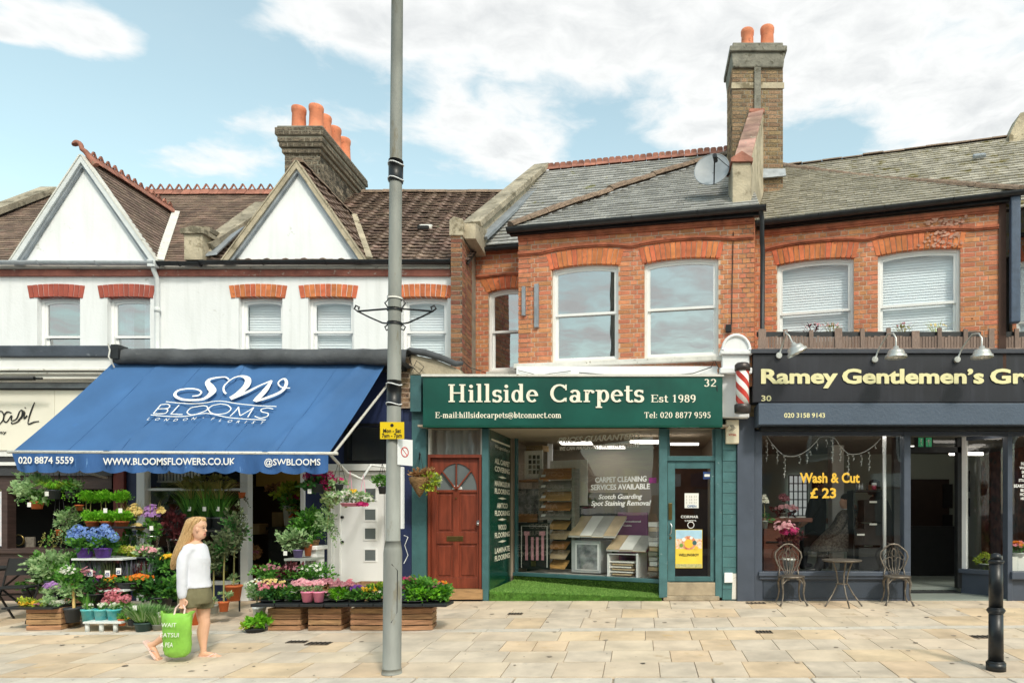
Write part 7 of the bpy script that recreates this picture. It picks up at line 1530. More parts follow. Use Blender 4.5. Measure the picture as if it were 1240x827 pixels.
for(a,b)in((1053,606.5),(1053,633.5),(1038,646)):ibx(a,a+9,b,b+2.2,.99,.01,'label',MT['paper'],par=tr_,bev=0)
for i,px in enumerate((1037,1040.5,1044,1050)):q=MB();y=1.15;q.lathe([(.02,0),(.022,.08),(.008,.1),(.008,.13)],(X(px,y),y,Z(594,y)),n=10);tag(q.build('bottle',MT[['grey_glass','paper','stand_grey','dim'][i]],loc=(X(px,y),y,Z(594,y))),'%s bottle standing on top of the black barber trolley'%('dark grey','white','pale grey','dim brown-grey')[i],'bottle','bottles on the barber trolley')
cp=thing('paper_cup','red and white paper cup on the barber trolley','cup',(X(1058.5,.98),.98,Z(593,.98)));q=MB();c=(X(1058.5,1.05),1.05,Z(593,1.05));q.lathe([(.03,0),(.038,.08)],c,n=14);q.build('cup',mat('magenta_cup','#b03a5a',.5),cp);q=MB();q.lathe([(.04,.08),(.042,.1),(.036,.12)],c,n=14);q.build('lid',MT['upvc'],cp)
bc=thing('barber_chair','black barber chair with steel base under the caped customer','chair',(X(1010,1.5),1.5,.1))
ibx(1003,1038,655,663,1.35,.5,'seat',MT['black'],par=bc,bev=.03);q=MB();y=1.4;q.slab([(X(1030,y),y,Z(660,y)),(X(1037,y),y,Z(660,y)),(X(1045,y),y,Z(618,y)),(X(1038,y),y,Z(616,y))],(0,.45,0));q.build('backrest',MT['black'],bc,bev=.03)
q=MB();q.lathe([(.3,0),(.28,.03),(.05,.06),(.045,.4)],(X(1020,1.6),1.6,.1),n=20);q.build('pedestal',MT['steel'],bc);ibx(983,1003,668,671,1.5,.3,'footrest',MT['steel'],par=bc)
pc=thing('wall_column','pale square column in the middle of the barber shop','column',(X(1015,2.2),2.2,.1));ibx(1008,1022,527,690,2.2,.3,'shaft',MT['paper'],par=pc,bev=0)
gr_=thing('window_grid','black metal grid window at the back of the barber shop','window',(X(965,4.05),4.05,1));ibx(955,978,575,625,4.1,.02,'bright_pane',mat('bright_back_window','#c8ccc8',.5,emit='#c8ccc8',estr=.5),par=gr_,bev=0)
for k in range(5):ibx(955+k*5.5,956.2+k*5.5,575,625,4.05,.03,'bar',MT['black'],par=gr_,bev=0)
for k in range(6):ibx(955,978,575+k*9.7,576.2+k*9.7,4.04,.03,'bar',MT['black'],par=gr_,bev=0)
# -- plants
LM={k:leafmat('leaf_'+k,a,b)for k,a,b in(('bright','#93d63a','#5fa524'),('mid','#7cb54c','#3f7a30'),('dark','#528a44','#2b5a2a'),('pale','#bcd4a0','#82ab70'),('olive','#7a8560','#46543a'),('yellow','#c3cf4a','#8aa632'),('cream','#dfe6b8','#8fae62'),('red','#6e2f35','#3f2226'),('dry','#c09a6a','#8a5f3e'),('straw','#b3a766','#7f8a4a'),('lav','#8f8aa8','#5f7a58'))}
FM={k:leafmat('petal_'+k,a,b,.5,.3)for k,a,b in(('white','#f6f5ee','#dcdccb'),('pink','#f0a3ae','#dc7f90'),('hot','#e03a86','#b81e64'),('blush','#f4c3c8','#e79fae'),('yellow','#f6d23a','#e8b01e'),('orange','#f2942c','#e0741a'),('blue','#9fbcf0','#6f97de'),('purple','#8a4fb0','#66308c'),('lilac','#c79ad6','#a877bd'),('cream','#f2e0a0','#dcc072'),('dusty','#c98a94','#a0626f'))}
MT.update(plastic=mat('charcoal_plastic_pot','#3a3f45',.5,var=.1),teal_pot=mat('turquoise_pot','#2fa7ae',.4,var=.25,scale=8,col2='#7fc3c0'),purple_wrap=mat('purple_foil_wrap','#6c3fae',.35,var=.4,scale=16,bump=.3),pink_pot=mat('pink_pot','#ee8fb0',.5,var=.08),grey_pot=mat('light_grey_pot','#9aa09a',.6,var=.1),wicker=mat('wicker_basket','#b08a5c',.85,var=.4,scale=24,bump=.4,stretch=(1,1,4)),stem=mat('plant_stem','#8a8452',.8,var=.2),cane=mat('bamboo_cane','#d0b070',.7,var=.15),green_pot=mat('dark_green_pot','#2f4a48',.5),wrap=glass('clear_wrap',.12,(.9,.93,.92),.15),tray=mat('black_seed_tray','#202327',.5,var=.15),white_tray=mat('white_tray','#dfe4e4',.5,var=.05),violet_pot=mat('violet_pot','#7a6a9c',.5),tag=mat('white_tag','#eeeeea',.6,var=0,bump=0))
rp=random.Random(77)
def leaf(mb,p,d,up,l,w):
 s=d.cross(up)
 if s.length<.01:s=Vector((1,0,0))
 s.normalize();m=p+d*l*.5+s.cross(d)*l*.08;mb.add([p,m+s*w,p+d*l,m-s*w],[(0,1,2),(0,2,3)])
def rdir():
 while True:
  v=Vector((rp.uniform(-1,1),rp.uniform(-1,1),rp.uniform(-1,1)))
  if .05<v.length<1:return v.normalized()
def crown(mb,c,r,n,l,w=None,droop=.0,upw=.35):
 n=int(n*1.45);l*=.86
 w=w or l*.32;c=Vector(c);cl=[(rdir(),rp.uniform(.5,1.05))for _ in range(max(6,n//14))]
 for _ in range(n):
  cd,cr=rp.choice(cl);v=(cd+rdir()*.42);k=cr*rp.uniform(.72,1.0)
  p=c+Vector((v.x*r[0]*k,v.y*r[1]*k,v.z*r[2]*k));d=(v.normalized()+rdir()*.8+Vector((0,0,upw-droop))).normalized();leaf(mb,p,d,rdir(),l*rp.uniform(.6,1.25),w*rp.uniform(.7,1.2))
def blades(mb,c,r,n,h,w=.006,spread=.6,droop=0):
 c=Vector(c)
 for _ in range(n):
  a=rp.uniform(0,6.283);rr=rp.random()**.5;p=c+Vector((math.cos(a)*r*rr,math.sin(a)*r*rr,0));d=Vector((math.cos(a)*spread*rr,math.sin(a)*spread*rr,1)).normalized();hh=h*rp.uniform(.6,1.1)
  m=p+d*hh*.6;t=p+d*hh+Vector((math.cos(a),math.sin(a),0))*droop*hh*.5-Vector((0,0,droop*hh*.6));s=Vector((-math.sin(a),math.cos(a),0))*w
  mb.add([p-s,p+s,m+s*.8,m-s*.8,t],[(0,1,2,3),(3,2,4)])
def strands(mb,c,r,n,l,lf=.03,w=None):
 c=Vector(c)
 for _ in range(n):
  a=rp.uniform(0,6.283);p=c+Vector((math.cos(a)*r,math.sin(a)*r,0));L_=l*rp.uniform(.4,1.1);k=int(L_/(lf*.55))
  for i in range(k):
   p=p+Vector((math.cos(a)*.006+rp.uniform(-.01,.01),math.sin(a)*.006+rp.uniform(-.006,.006),-lf*.55));leaf(mb,p,(rdir()+Vector((0,-.3,-.3))).normalized(),rdir(),lf*rp.uniform(.7,1.3),w or lf*.38)
def bloom(mb,p,d,r,k=5):
 d=Vector(d).normalized();s=d.cross(rdir()).normalized();t=d.cross(s)
 for i in range(k):
  a=6.2832*i/k;e=(s*math.cos(a)+t*math.sin(a));f=(s*math.cos(a+1.57)+t*math.sin(a+1.57));mb.add([p,p+e*r*.6+f*r*.42+d*r*.2,p+e*r+d*r*.1,p+e*r*.6-f*r*.42+d*r*.2],[(0,1,2,3)])
def blooms(mb,c,r,n,s,k=5,top=True):
 n=int(n*1.5)
 c=Vector(c)
 for _ in range(n):
  v=rdir();v.z=abs(v.z)if top else v.z;v.y=-abs(v.y)if rp.random()<.7 else v.y;p=c+Vector((v.x*r[0],v.y*r[1],v.z*r[2]))*rp.uniform(.6,1.1);bloom(mb,p,v+rdir()*.5+Vector((0,-.5,.5)),s*rp.uniform(.5,.85),k)
def mophead(mb,c,r,n=40,s=.02):
 for _ in range(n):
  v=rdir();bloom(mb,Vector(c)+v*r*rp.uniform(.85,1),v,s,4)
def sc(Y):return(Y-CAMY)/FP
def plant(name,lab,px,py,Y,pot=None,cr=(),fl=(),gr=(),bl=(),mop=(),stem=None,cat='plant',group=None,hang=None,tag_=None,extra=None,pz=None):
 """px, py: foot of the pot seen in the picture at distance Y; sizes in picture pixels at that distance"""
 k=sc(Y);x0,z0=X(px,Y),(pz if pz is not None else Z(py,Y));th=thing(name,lab,cat,(x0,Y,z0),group=group)
 P=lambda a,b,dy=0:Vector((X(a,Y),Y+dy,z0+(py-b)*k));zt=z0
 if pot:
  w,h,m=pot[:3];r=w/2*k;H=h*k;q=MB();q.lathe([(r*.72,0),(r*.95,H*.85),(r*1.04,H*.86),(r*1.04,H),(r*.9,H),(r*.88,H*.9)],(x0,Y,z0),n=16);q.build('pot',MT[m],th);zt=z0+H
 if hang:
  for a in(-1,0,1):TB([(x0+a*.1,Y,zt),(x0,Y,zt+hang*k)],.003,'hanger',MT['gutter'],th,4)
 if stem:
  for(a,b,c,d,r)in stem:TB([P(a,b),P((a+c)/2+rp.uniform(-.6,.6),(b+d)/2),P(c,d)],r*k,'stem',MT['stem']if r<1.6 else MT['cane'],th,6)
 acc={}
 def A(m):return acc.setdefault(m,MB())
 for(m,a,b,rx,ry,n,l)in cr:crown(A(('foliage',m)),P(a,b),(rx*k,min(rx,26)*k*.8,ry*k),int(n),l*k)
 for(m,a,b,r,n,l)in gr:strands(A(('trailing_foliage',m)),P(a,b),r*k,n,l*k,.028)
 for(m,a,b,r,n,h,sp,dr)in bl:blades(A(('grass_leaves',m)),P(a,b),r*k,n,h*k,.005,sp,dr)
 for(m,a,b,rx,ry,n,s)in fl:blooms(A(('blossom',m)),P(a,b),(rx*k,rx*k*.75,ry*k),n,s*k)
 for(m,lst,r)in mop:
  for(a,b)in lst:mophead(A(('flower_heads',m)),P(a,b,-.04),r*k,60,r*k*.27)
 for(nm,m),mb in acc.items():
  o=mb.build(nm,FM[m]if nm in('blossom','flower_heads')else LM[m],th)
  if o:o['kind']='stuff'
 if tag_:a,b=tag_;q=MB();c=P(a,b,-.12);q.box(c.x-.025,c.x+.025,c.y-.002,c.y,c.z-.03,c.z+.03);q.build('price_tag',MT['tag'],th)
 return th
T,D_,M_='terracotta','dark','mid'
# ---- hanging plants under the awning, left
hy=-1.35
plant('hanging_plant','variegated hanging plant in a small terracotta pot, far left under the awning',45,616,hy,(14,9,T),cr=[('pale',40,590,20,17,240,8),('mid',47,603,14,7,80,7)],gr=[('pale',32,600,8,6,14)],hang=55,tag_=(45,611))
plant('hanging_plant','spider plant spilling from a dark hanging pot beside the terracotta one',65,604,hy-.05,(15,11,'plastic'),bl=[('bright',65,592,5,70,22,1.6,1.1),('yellow',65,592,5,40,24,1.4,.9)],gr=[('bright',65,592,8,6,14)],hang=50,tag_=(66,598))
plant('hanging_plant','green trailing hanging plant in a black pot next to the spider plant',86,603,hy,(12,8,'plastic'),cr=[('mid',86,590,12,9,150,6),('pale',92,588,9,7,60,6)],gr=[('mid',86,595,8,5,16)],hang=45)
plant('hanging_plant','ivy-like trailing plant hanging in front of the dark cafe opening',72,648,hy,(8,7,T),cr=[('pale',80,630,12,13,190,7)],gr=[('pale',82,636,8,9,34),('straw',66,645,8,12,22),('mid',76,640,10,9,26)],hang=70)
plant('hanging_plant','terracotta pot of hanging string foliage above the trailing ivy',96,618,hy,(9,7,T),gr=[('olive',96,613,6,16,24),('mid',88,612,5,10,20)],hang=60)
# ---- topiary tufts on two levels
for i,px in enumerate((108,126,145)):plant('dwarf_conifer_tuft','bright green pom-pom tuft on thin stems, %s of the three in the upper row'%('leftmost','middle','rightmost')[i],px,622,-1.3,None,cr=[('bright',px,595,10.5,6.5,520,3.4)],bl=[('bright',px,600,6,160,12,1.6,.1)],stem=[(px-2,622,px-4,600,.5),(px+1,622,px+2,600,.5)],group='pom-pom tufts on stems',pz=Z(628,-1.3))
for i,px in enumerate((112,130,148)):plant('tuft_in_pot','low bright green tuft in a terracotta bowl, %s of three on the black shelf'%('left','middle','right')[i],px,637,-1.42,(15,6,T),cr=[('bright',px,625,10.5,6,480,3.4)],bl=[('bright',px,629,6,120,10,1.5,.1)],group='tufts in terracotta bowls',tag_=(px+6,618)if i else None)
ds=thing('plant_stand','tiered black plant stand carrying the tufts and hydrangeas','shelf',(X(125,-1.3),-1.3,G(-1.3)))
for(a,b,py,y0,y1,mt)in((104,159,637.5,-1.6,-1.2,'black_matt'),(86,148,676,-1.8,-1.2,'white_tray'),(84,200,703,-1.8,-1.15,'black_matt'),(118,150,714,-2.0,-1.8,'white_tray')):BX(X(a,y0),X(b,y0),y0,y1,Z(py,y0)-.025,Z(py,y0),'shelf',MT[mt],ds,bev=.004)
for px in(108,157):TB([(X(px,-1.3),-1.3,Z(637,-1.4)),(X(px,-1.3),-1.3,G(-1.3))],.015,'leg',MT['black_matt'],ds)
for px in(86,148):TB([(X(px,-1.7),-1.7,Z(677,-1.7)),(X(px,-1.7),-1.7,G(-1.7))],.015,'leg',MT['black_matt'],ds)
# ---- hydrangeas
for(px,lab,l)in((103,'pale blue hydrangea in purple foil on the white tray, left one',[(92,645),(99,650),(106,644),(112,649),(90,652),(98,641)]),(125,'deeper blue hydrangea in purple foil and clear wrap, right one',[(118,644),(126,649),(134,645),(140,650),(119,654),(130,640),(124,657)])):
 plant('hydrangea',lab,px,675,-1.7,(19,12,'purple_wrap'),cr=[('mid',px,658,15,8,160,8),('dark',px,660,13,7,90,8)],mop=[('blue',l,6.2)],group='blue hydrangeas')
 # ---- buckets and taller plants behind the woman
for(px,py,m,lab)in((163,664,'cream','bucket of cream yellow cut flowers left of the lilac bunch'),(184,666,'lilac','bucket of lilac cut flowers left of the walking woman')):
 plant('flower_bucket',lab,px,py,-1.25,(18,18,'wrap'),cr=[('mid',px,643,9,12,120,6)],fl=[(m,px,624,10,13,70,3.6)]+([('cream',166,640,8,6,30,4)]if m=='cream' else[('cream',195,620,5,6,20,4)]),bl=[('straw',px,630,6,30,26,.5,0)],cat='cut flowers',tag_=(px+7,639),group='buckets of cut flowers')
plant('flower_bucket','bucket of dark red foliage right of the lilac flowers',212,672,-1.1,(18,20,'wrap'),cr=[('red',212,635,14,20,220,7)],cat='cut foliage',bl=[('red',212,652,5,30,40,.5,0)],group='buckets of cut flowers')
for(px,h,lab)in((232,44,'left'),(250,50,'middle'),(266,40,'right')):
 plant('papyrus_grass','tall papyrus-like grass with brown tips, %s clump behind the woman'%lab,px,640,-.9,(16,14,'plastic'),bl=[('mid',px,628,5,130,h,.55,.15),('straw',px,592,12,110,24,1.5,.8),('straw',px,604,10,60,26,1.2,.3),('dark',px,628,6,90,22,.8,.4)],cr=[('straw',px,582,12,5,60,6)],tag_=(px+4,616),group='papyrus-like grasses')
BX(X(222,-.9),X(292,-.9),-1.0,-.7,Z(641,-.9)-.03,Z(641,-.9),'shelf',MT['black_matt'],ds)
for px in(224,290):TB([(X(px,-.9),-.9,Z(641,-.9)),(X(px,-.9),-.9,G(-.9))],.012,'leg',MT['black_matt'],ds)
# ---- middle bank
plant('leafy_shrub','bushy light green shrub at the left end of the flower display',66,720,-1.45,(20,18,'plastic'),cr=[('pale',62,684,24,17,430,7),('mid',78,694,16,20,300,7),('mid',46,678,9,9,90,7)])
plant('leafy_shrub','second bushy green shrub just left of the grey label cards',92,716,-1.5,(18,16,'plastic'),cr=[('mid',92,690,13,17,260,7),('pale',84,680,10,8,110,7),('dry',102,692,8,9,80,6)])
for(px,m,f,lab)in((158,'yellow',None,'tray of lime green sedum heads on the shelf'),(178,'pale','blush','tray of pale pinkish sedum heads on the shelf, left of the yellow daisies')):
 plant('sedum',lab,px,682,-1.45,(22,8,'plastic'),cr=[(m,px,668,13,6,170,6)],fl=[(f or 'cream',px,667,12,5,34,3.2)])
plant('lavender','row of grey-green lavender behind the little label cards',118,703,-1.62,(30,8,'tray'),bl=[('lav',105,696,9,130,22,.35,0),('lav',120,696,9,130,22,.35,0),('olive',136,696,9,130,22,.35,0)])
plant('lavender','purple-brown spiky lavender in front of the sedum',166,703,-1.6,(30,8,'tray'),bl=[('lav',158,698,9,130,22,.35,0),('red',172,698,9,110,20,.35,0),('lav',180,698,8,70,20,.35,0)])
for(px,py,lb)in((109,694,'left'),(130,695,'middle'),(143.5,692,'right')):
 y=-1.98;o=ibx(px-3,px+3,py-4.5,py+3.5,y,.004,'price_card',MT['tag'],'%s one of three small white price cards above the turquoise pots'%lb,'price card',bev=0,grp='price cards on the flower display');
 sans('£5',X(px-2.2,y),X(px+2.4,y),Z(py+2,y),.04,(0,y-.002,0),(1,0,0),ZV,(0,-1,0),mat('violet_ink','#4a4a8a',.6,bump=0),o,bold=.03)
plant('marigolds','orange and yellow marigolds in the middle of the display',160,712,-1.78,(34,8,'tray'),cr=[('mid',160,703,26,6,260,5)],fl=[('orange',168,700,15,5,40,3.8),('yellow',134,703,7,4,12,4.4),('orange',137,699,4,3,6,4.4),('blush',150,702,8,3,14,3)])
plant('daisies','bright yellow daisies right behind the walking woman',204,702,-1.5,(20,16,'plastic'),cr=[('dark',198,688,18,14,230,8),('mid',208,684,12,10,110,8)],fl=[('yellow',205,675,8,4,22,4.5)])
plant('leafy_shrub','dark leafy plant low behind the grey pot and lavender',196,736,-1.7,(24,14,'plastic'),cr=[('dark',190,714,24,13,420,8),('mid',208,712,16,14,180,8)],fl=[('white',190,706,16,6,8,2.4)])
plant('mixed_bedding','small purple and pink bedding flowers above the turquoise pots',118,726,-1.95,(26,8,'tray'),cr=[('dark',116,708,17,12,260,6),('red',122,714,10,12,110,6)],fl=[('dusty',106,695,8,8,26,3),('pink',121,699,6,3,10,3),('purple',116,703,5,3,8,3)])
plant('bedding_flowers','pale violet flowers left of the little standard tree',66,728,-1.9,(20,8,'tray'),cr=[('pale',68,718,12,8,130,6)],fl=[('lilac',64,711,9,7,46,3.2)])
plant('standard_tree','little standard tree with white blossom on a cane in a dark pot',88,753,-2.08,(18,18,'plastic'),cr=[('mid',84,700,14,14,330,6),('pale',86,712,12,9,120,6)],fl=[('white',82,694,12,9,40,2.8)],stem=[(90,740,88,706,1.8),(91,738,89,710,.8)])
plant('bedding_flowers','tray of yellow and white flowers on the far left crate',52,735,-2.05,None,cr=[('yellow',44,730,20,5,230,5),('pale',66,729,12,6,150,5)],fl=[('yellow',34,730,10,4,30,3.2),('white',68,730,10,5,34,3),('dusty',42,732,10,3,12,2.6)])
y=-2.0;BX(X(24,y),X(84,y),y-.25,y+.2,Z(737,y-.2),Z(737,y-.2)+.02,'seed_tray',MT['tray'],None);tag(bpy.data.objects['seed_tray'],'black seed tray on the far left crate','tray')
for(px,py,Y,cx_,cy_,rx,ry,m,f,lab)in((132,712,-1.4,132,694,24,9,'dark','dusty','dark leafy filler plant deep under the hydrangea tray'),(150,690,-1.2,152,662,16,13,'mid',None,'green shrub just right of the blue hydrangeas'),(182,724,-1.55,178,708,20,11,'mid','orange','green plant with a few orange blooms under the marigolds'),(36,722,-1.3,36,706,14,9,'mid',None,'low green plant behind the black folding chair'),(228,730,-1.3,226,700,17,20,'dark',None,'tall dark shrub directly behind the woman jumper'),(214,735,-1.45,218,716,16,14,'mid','yellow','green plant with small yellow flowers behind the woman shorts'),(122,735,-1.75,122,722,26,8,'mid','pink','low green filler with pink dots behind the turquoise pots'),(344,736,-1.8,350,718,34,8,'mid',None,'low foliage behind the long black flower tray'),(400,740,-1.8,404,722,30,7,'dark','blush','dark foliage with blush dots behind the middle of the long tray')):
 plant('filler_plant',lab,px,py,Y,(16,8,'plastic'),cr=[(m,cx_,cy_,rx,ry,int(rx*ry*1.1),6),('pale',cx_+4,cy_-3,rx*.6,ry*.7,int(rx*ry*.25),5)],fl=[(f,cx_,cy_-3,rx*.8,ry*.7,9,3)]if f else())
for i,px in enumerate((107,122.5,138)):plant('turquoise_pot','turquoise pot with green and white shoots, %s of three on the white tray'%('left','middle','right')[i],px,752,-2.15,(15,15,'teal_pot'),cr=[('pale',px,734,6,3,40,4)],bl=[('mid',px,738,3,26,22 if not i else 8,.4,0)],fl=[('white',px,733,4,3,4,3.4)],group='turquoise pots on a white tray')
tt=thing('white_tray','white plastic tray under the three turquoise pots','tray',(X(122,-2.2),-2.2,G(-2.2)));y=-2.3;BX(X(100,y),X(146,y),y,y+.28,Z(755,y)-.0,Z(752.5,y),'tray_plate',MT['white_tray'],tt,bev=.004)
for px in(106,123,140):q=MB();q.cyl((X(px,-2.25),-2.25,G(-2.25)),(X(px,-2.25),-2.25,Z(753,-2.25)),.025);q.build('foot',MT['white_tray'],tt)
plant('pink_hydrangea','pink mophead hydrangea in clear wrap beside the turquoise pots',146,751,-2.0,(14,16,'wrap'),cr=[('mid',146,735,11,8,120,7)],mop=[('pink',[(132,727),(140,722),(148,726),(144,716),(156,724),(136,719)],5.4)])
plant('herb_pot','tiny terracotta pot at the foot of the pink hydrangea',148,757,-2.2,(9,8,T),cr=[('mid',148,747,5,3,40,4)])
plant('herb_pot','low pot with yellow flowers beside the tiny terracotta one',160,757,-2.2,(10,7,'plastic'),cr=[('mid',160,749,6,3,50,4)],fl=[('yellow',160,748,5,2,10,2.4)])
plant('rosemary','feathery green herb in a dark green pot left of the woman',174,766,-2.2,(20,13,'green_pot'),cr=[('pale',172,742,13,7,150,5)],bl=[('mid',173,752,8,520,24,.75,.1),('pale',173,752,8,380,26,.9,.1)],tag_=(172,734))
plant('rosemary','feathery green herb in a light grey pot right beside the woman',191,765,-2.15,(12,10,'grey_pot'),cr=[('pale',190,744,10,6,90,5)],bl=[('mid',191,755,7,420,25,.75,.1),('pale',191,755,7,300,27,.9,.1)],tag_=(202,742))
# ---- olive trees and pots right of the woman
for(px,py,w,h,m,cx_,cy_,rr,lab)in((283,727,19,19,T,285,638,12,'olive tree in a bright terracotta pot beside the florist doorway post'),(271,740,12,12,T,272,660,9,'slender olive tree in a smaller terracotta pot'),(259,742,12,10,'grey_pot',259,672,9,'slender olive tree in a small grey pot nearest the woman')):
 plant('olive_tree',lab,px,py,-1.45 if py<735 else-1.75,(w,h,m),cr=[('olive',cx_,cy_,rr+2,rr*2.0,300,6),('dark',cx_,cy_+4,rr,rr*1.6,120,6),('pale',px,py-h-7,7,4,50,5)],stem=[(px,py-h,cx_,cy_+6,1.0)],cat='tree',group='olive trees in pots')
plant('terracotta_planter','empty-looking terracotta pot low behind the woman legs',236,756,-1.8,(16,17,T),cr=[('mid',236,738,6,3,30,4)])
plant('wall_ivy','tiny wall pot with trailing shoots on the white florist post',293,603,-.15,(8,7,T),gr=[('olive',293,600,4,7,16)])
# ---- inside / doorway
plant('shop_bouquet','bouquet with a big cream bloom inside the florist doorway',350,636,.6,(14,24,'grey_pot'),cr=[('mid',352,612,12,12,120,8),('yellow',346,596,14,10,90,8)],fl=[('cream',352,617,6,6,22,7),('orange',353,625,6,3,16,5),('hot',358,604,5,5,10,4),('pink',344,604,4,4,8,4)])
plant('shop_bouquet','yellow and green bouquet high in the florist doorway, upper right',356,612,.9,(12,14,'grey_pot'),cr=[('yellow',352,594,12,12,110,9),('dry',330,590,8,9,60,8)],fl=[('yellow',345,596,8,8,16,5)])
for i,(px,py,m)in enumerate(((305,668,'dry'),(312,690,'dry'),(308,702,'red'))):plant('dried_bunch','dried flower bunch on the florist floor just inside the doorway, number %s from the top'%('one','two','three')[i],px,py+8,.3,None,cr=[(m,px,py,9,5,90,8)],fl=[('dusty',px,py,7,4,14,4)])
# ---- right-hand bank
py_=-1.0
plant('hydrangea','hot pink hydrangea hanging by the right end of the awning',386,596,-1.2,(18,10,'plastic'),cr=[('dark',386,588,16,7,130,8)],mop=[('hot',[(373,577),(381,580),(388,574),(396,579),(402,575),(393,583),(384,572),(376,584),(405,582),(398,590)],4.6)],tag_=(380,595),hang=30)
plant('hanging_plant','small hanging pot of pale leaves right of the pink hydrangea',411,594,-1.25,(10,8,'plastic'),cr=[('pale',409,583,9,6,80,6)],fl=[('hot',411,581,6,4,5,3)],hang=30)
plant('hanging_basket','hanging pink pot of mixed petunias in front of the white door',424,613,-1.2,(24,4,'pink_pot'),cr=[('pale',424,602,23,8,250,6)],fl=[('white',418,602,18,8,40,3.4),('yellow',427,596,6,3,10,3.6),('hot',437,611,9,3,20,4),('white',440,604,10,5,14,3.2)],hang=0)
for px in(424,440):TB([(X(px-4,-1.0),-1.0,Z(600,-1.0)),(X(px,-.95),-.95,Z(570 if px<430 else 575,-.95)),(X(px+3,-1.0),-1.0,Z(600,-1.0))],.005,'pink_cord',MT['pink_pot'],bpy.data.objects['hanging_basket'],5)
plant('hanging_plant','bushy herb in a grey pot hanging on the white door beside the lamp post',463,598,-.6,(10,9,'plastic'),cr=[('mid',463,582,9,7,210,5)],hang=28)
plant('trailing_ivy','large ivy spilling from a wicker planter beside the white door',377,672,-1.0,(18,19,'wicker'),cr=[('mid',374,634,17,17,420,8),('dark',370,645,14,10,160,8)],gr=[('pale',393,625,7,14,34),('mid',388,628,12,14,26)])
plant('variegated_plant','white-edged variegated climber left of the white door',398,640,-1.15,None,cr=[('cream',400,606,9,14,170,6),('pale',396,628,9,12,130,6)],stem=[(396,640,400,600,.5)])
plant('skimmia','pale green bushy plant in a violet pot on the small white stand',361,675,-1.25,(12,10,'violet_pot'),cr=[('pale',354,654,17,10,330,6),('olive',366,656,10,8,120,6)],tag_=(351,669))
plant('terracotta_planter','plain orange terracotta pot beside the violet pot',373,673,-1.2,(9,14,T),cr=[('mid',373,657,5,3,30,5)])
ws=thing('plinth','white moulded plinth beside the white side door','plinth',(X(384,-1.0),-1.0,G(-1)));BX(X(376,-.95),X(389,-.95),-1.1,-.85,G(-1),Z(665,-.95),'shaft',MT['white'],ws,bev=.006);BX(X(372,-.95),X(392,-.95),-1.15,-.8,Z(665,-.95),Z(660,-.95)+.0,'cap',MT['white'],ws,bev=.01)
s2=thing('plant_table','low grey plant table in front of the florist doorway','table',(X(360,-1.3),-1.3,G(-1.3)));BX(X(344,-1.4),X(378,-1.4),-1.4,-1.05,Z(676,-1.4)-.03,Z(676,-1.4),'table_top',MT['grey_pot'],s2)
for px in(346,376):TB([(X(px,-1.3),-1.3,Z(677,-1.3)),(X(px,-1.3),-1.3,G(-1.3))],.012,'leg',MT['grey_pot'],s2)
for(px,w,m,f,lab)in((328,22,'mid','dusty','green and reddish bedding plants on the back table, left group'),(352,20,'red','dusty','reddish leafed bedding plants on the back table, middle group'),(378,26,'mid','white','dark green bedding with white flowers on the back table, right group')):
 plant('bedding_tray',lab,px,708,-1.65,(w*1.5,8,'tray'),cr=[(m,px,692,w*.8,9,300,5),('mid',px+3,698,w*.8,7,220,5)],fl=[(f,px,690,w*.7,7,16,2.8)])
t3=thing('trestle_table','low wooden trestle holding the back row of bedding trays','table',(X(350,-1.7),-1.7,G(-1.7)));BX(X(312,-1.85),X(400,-1.85),-1.85,-1.4,Z(711,-1.85)-.04,Z(711,-1.85),'table_top',MT['crate_wood'],t3)
for px in(316,396):BX(X(px,-1.6)-.02,X(px,-1.6)+.02,-1.6,-1.56,G(-1.6),Z(712,-1.85),'leg',MT['crate_wood'],t3)
plant('standard_daisy','feathery white daisy standard in a white bucket left of the first crate',314,752,-1.95,(15,18,'white_tray'),cr=[('pale',309,716,11,10,200,5)],fl=[('white',308,708,12,8,16,2.4)],stem=[(312,735,310,716,.8)])
plant('succulent_tray','low bright green succulents in little terracotta pots before the first crate',309,765,-2.25,(24,5,'tray'),cr=[('bright',312,752,11,8,200,7),('yellow',302,757,9,4,90,5)])
q=MB();y=-2.35;z_=Z(733.5,y)
trk=thing('flower_tray','long black tray of bedding flowers resting on the row of crates','tray',(X(420,y),y,z_));yb=y+.34
for i in range(8):a,b=303+i*29.8,302+(i+1)*29.8;BX(X(a,y),X(b,y),y,yb,z_-.012,z_+.025,'tray_section',MT['tray'],trk,bev=.006)
yr_=-2.12
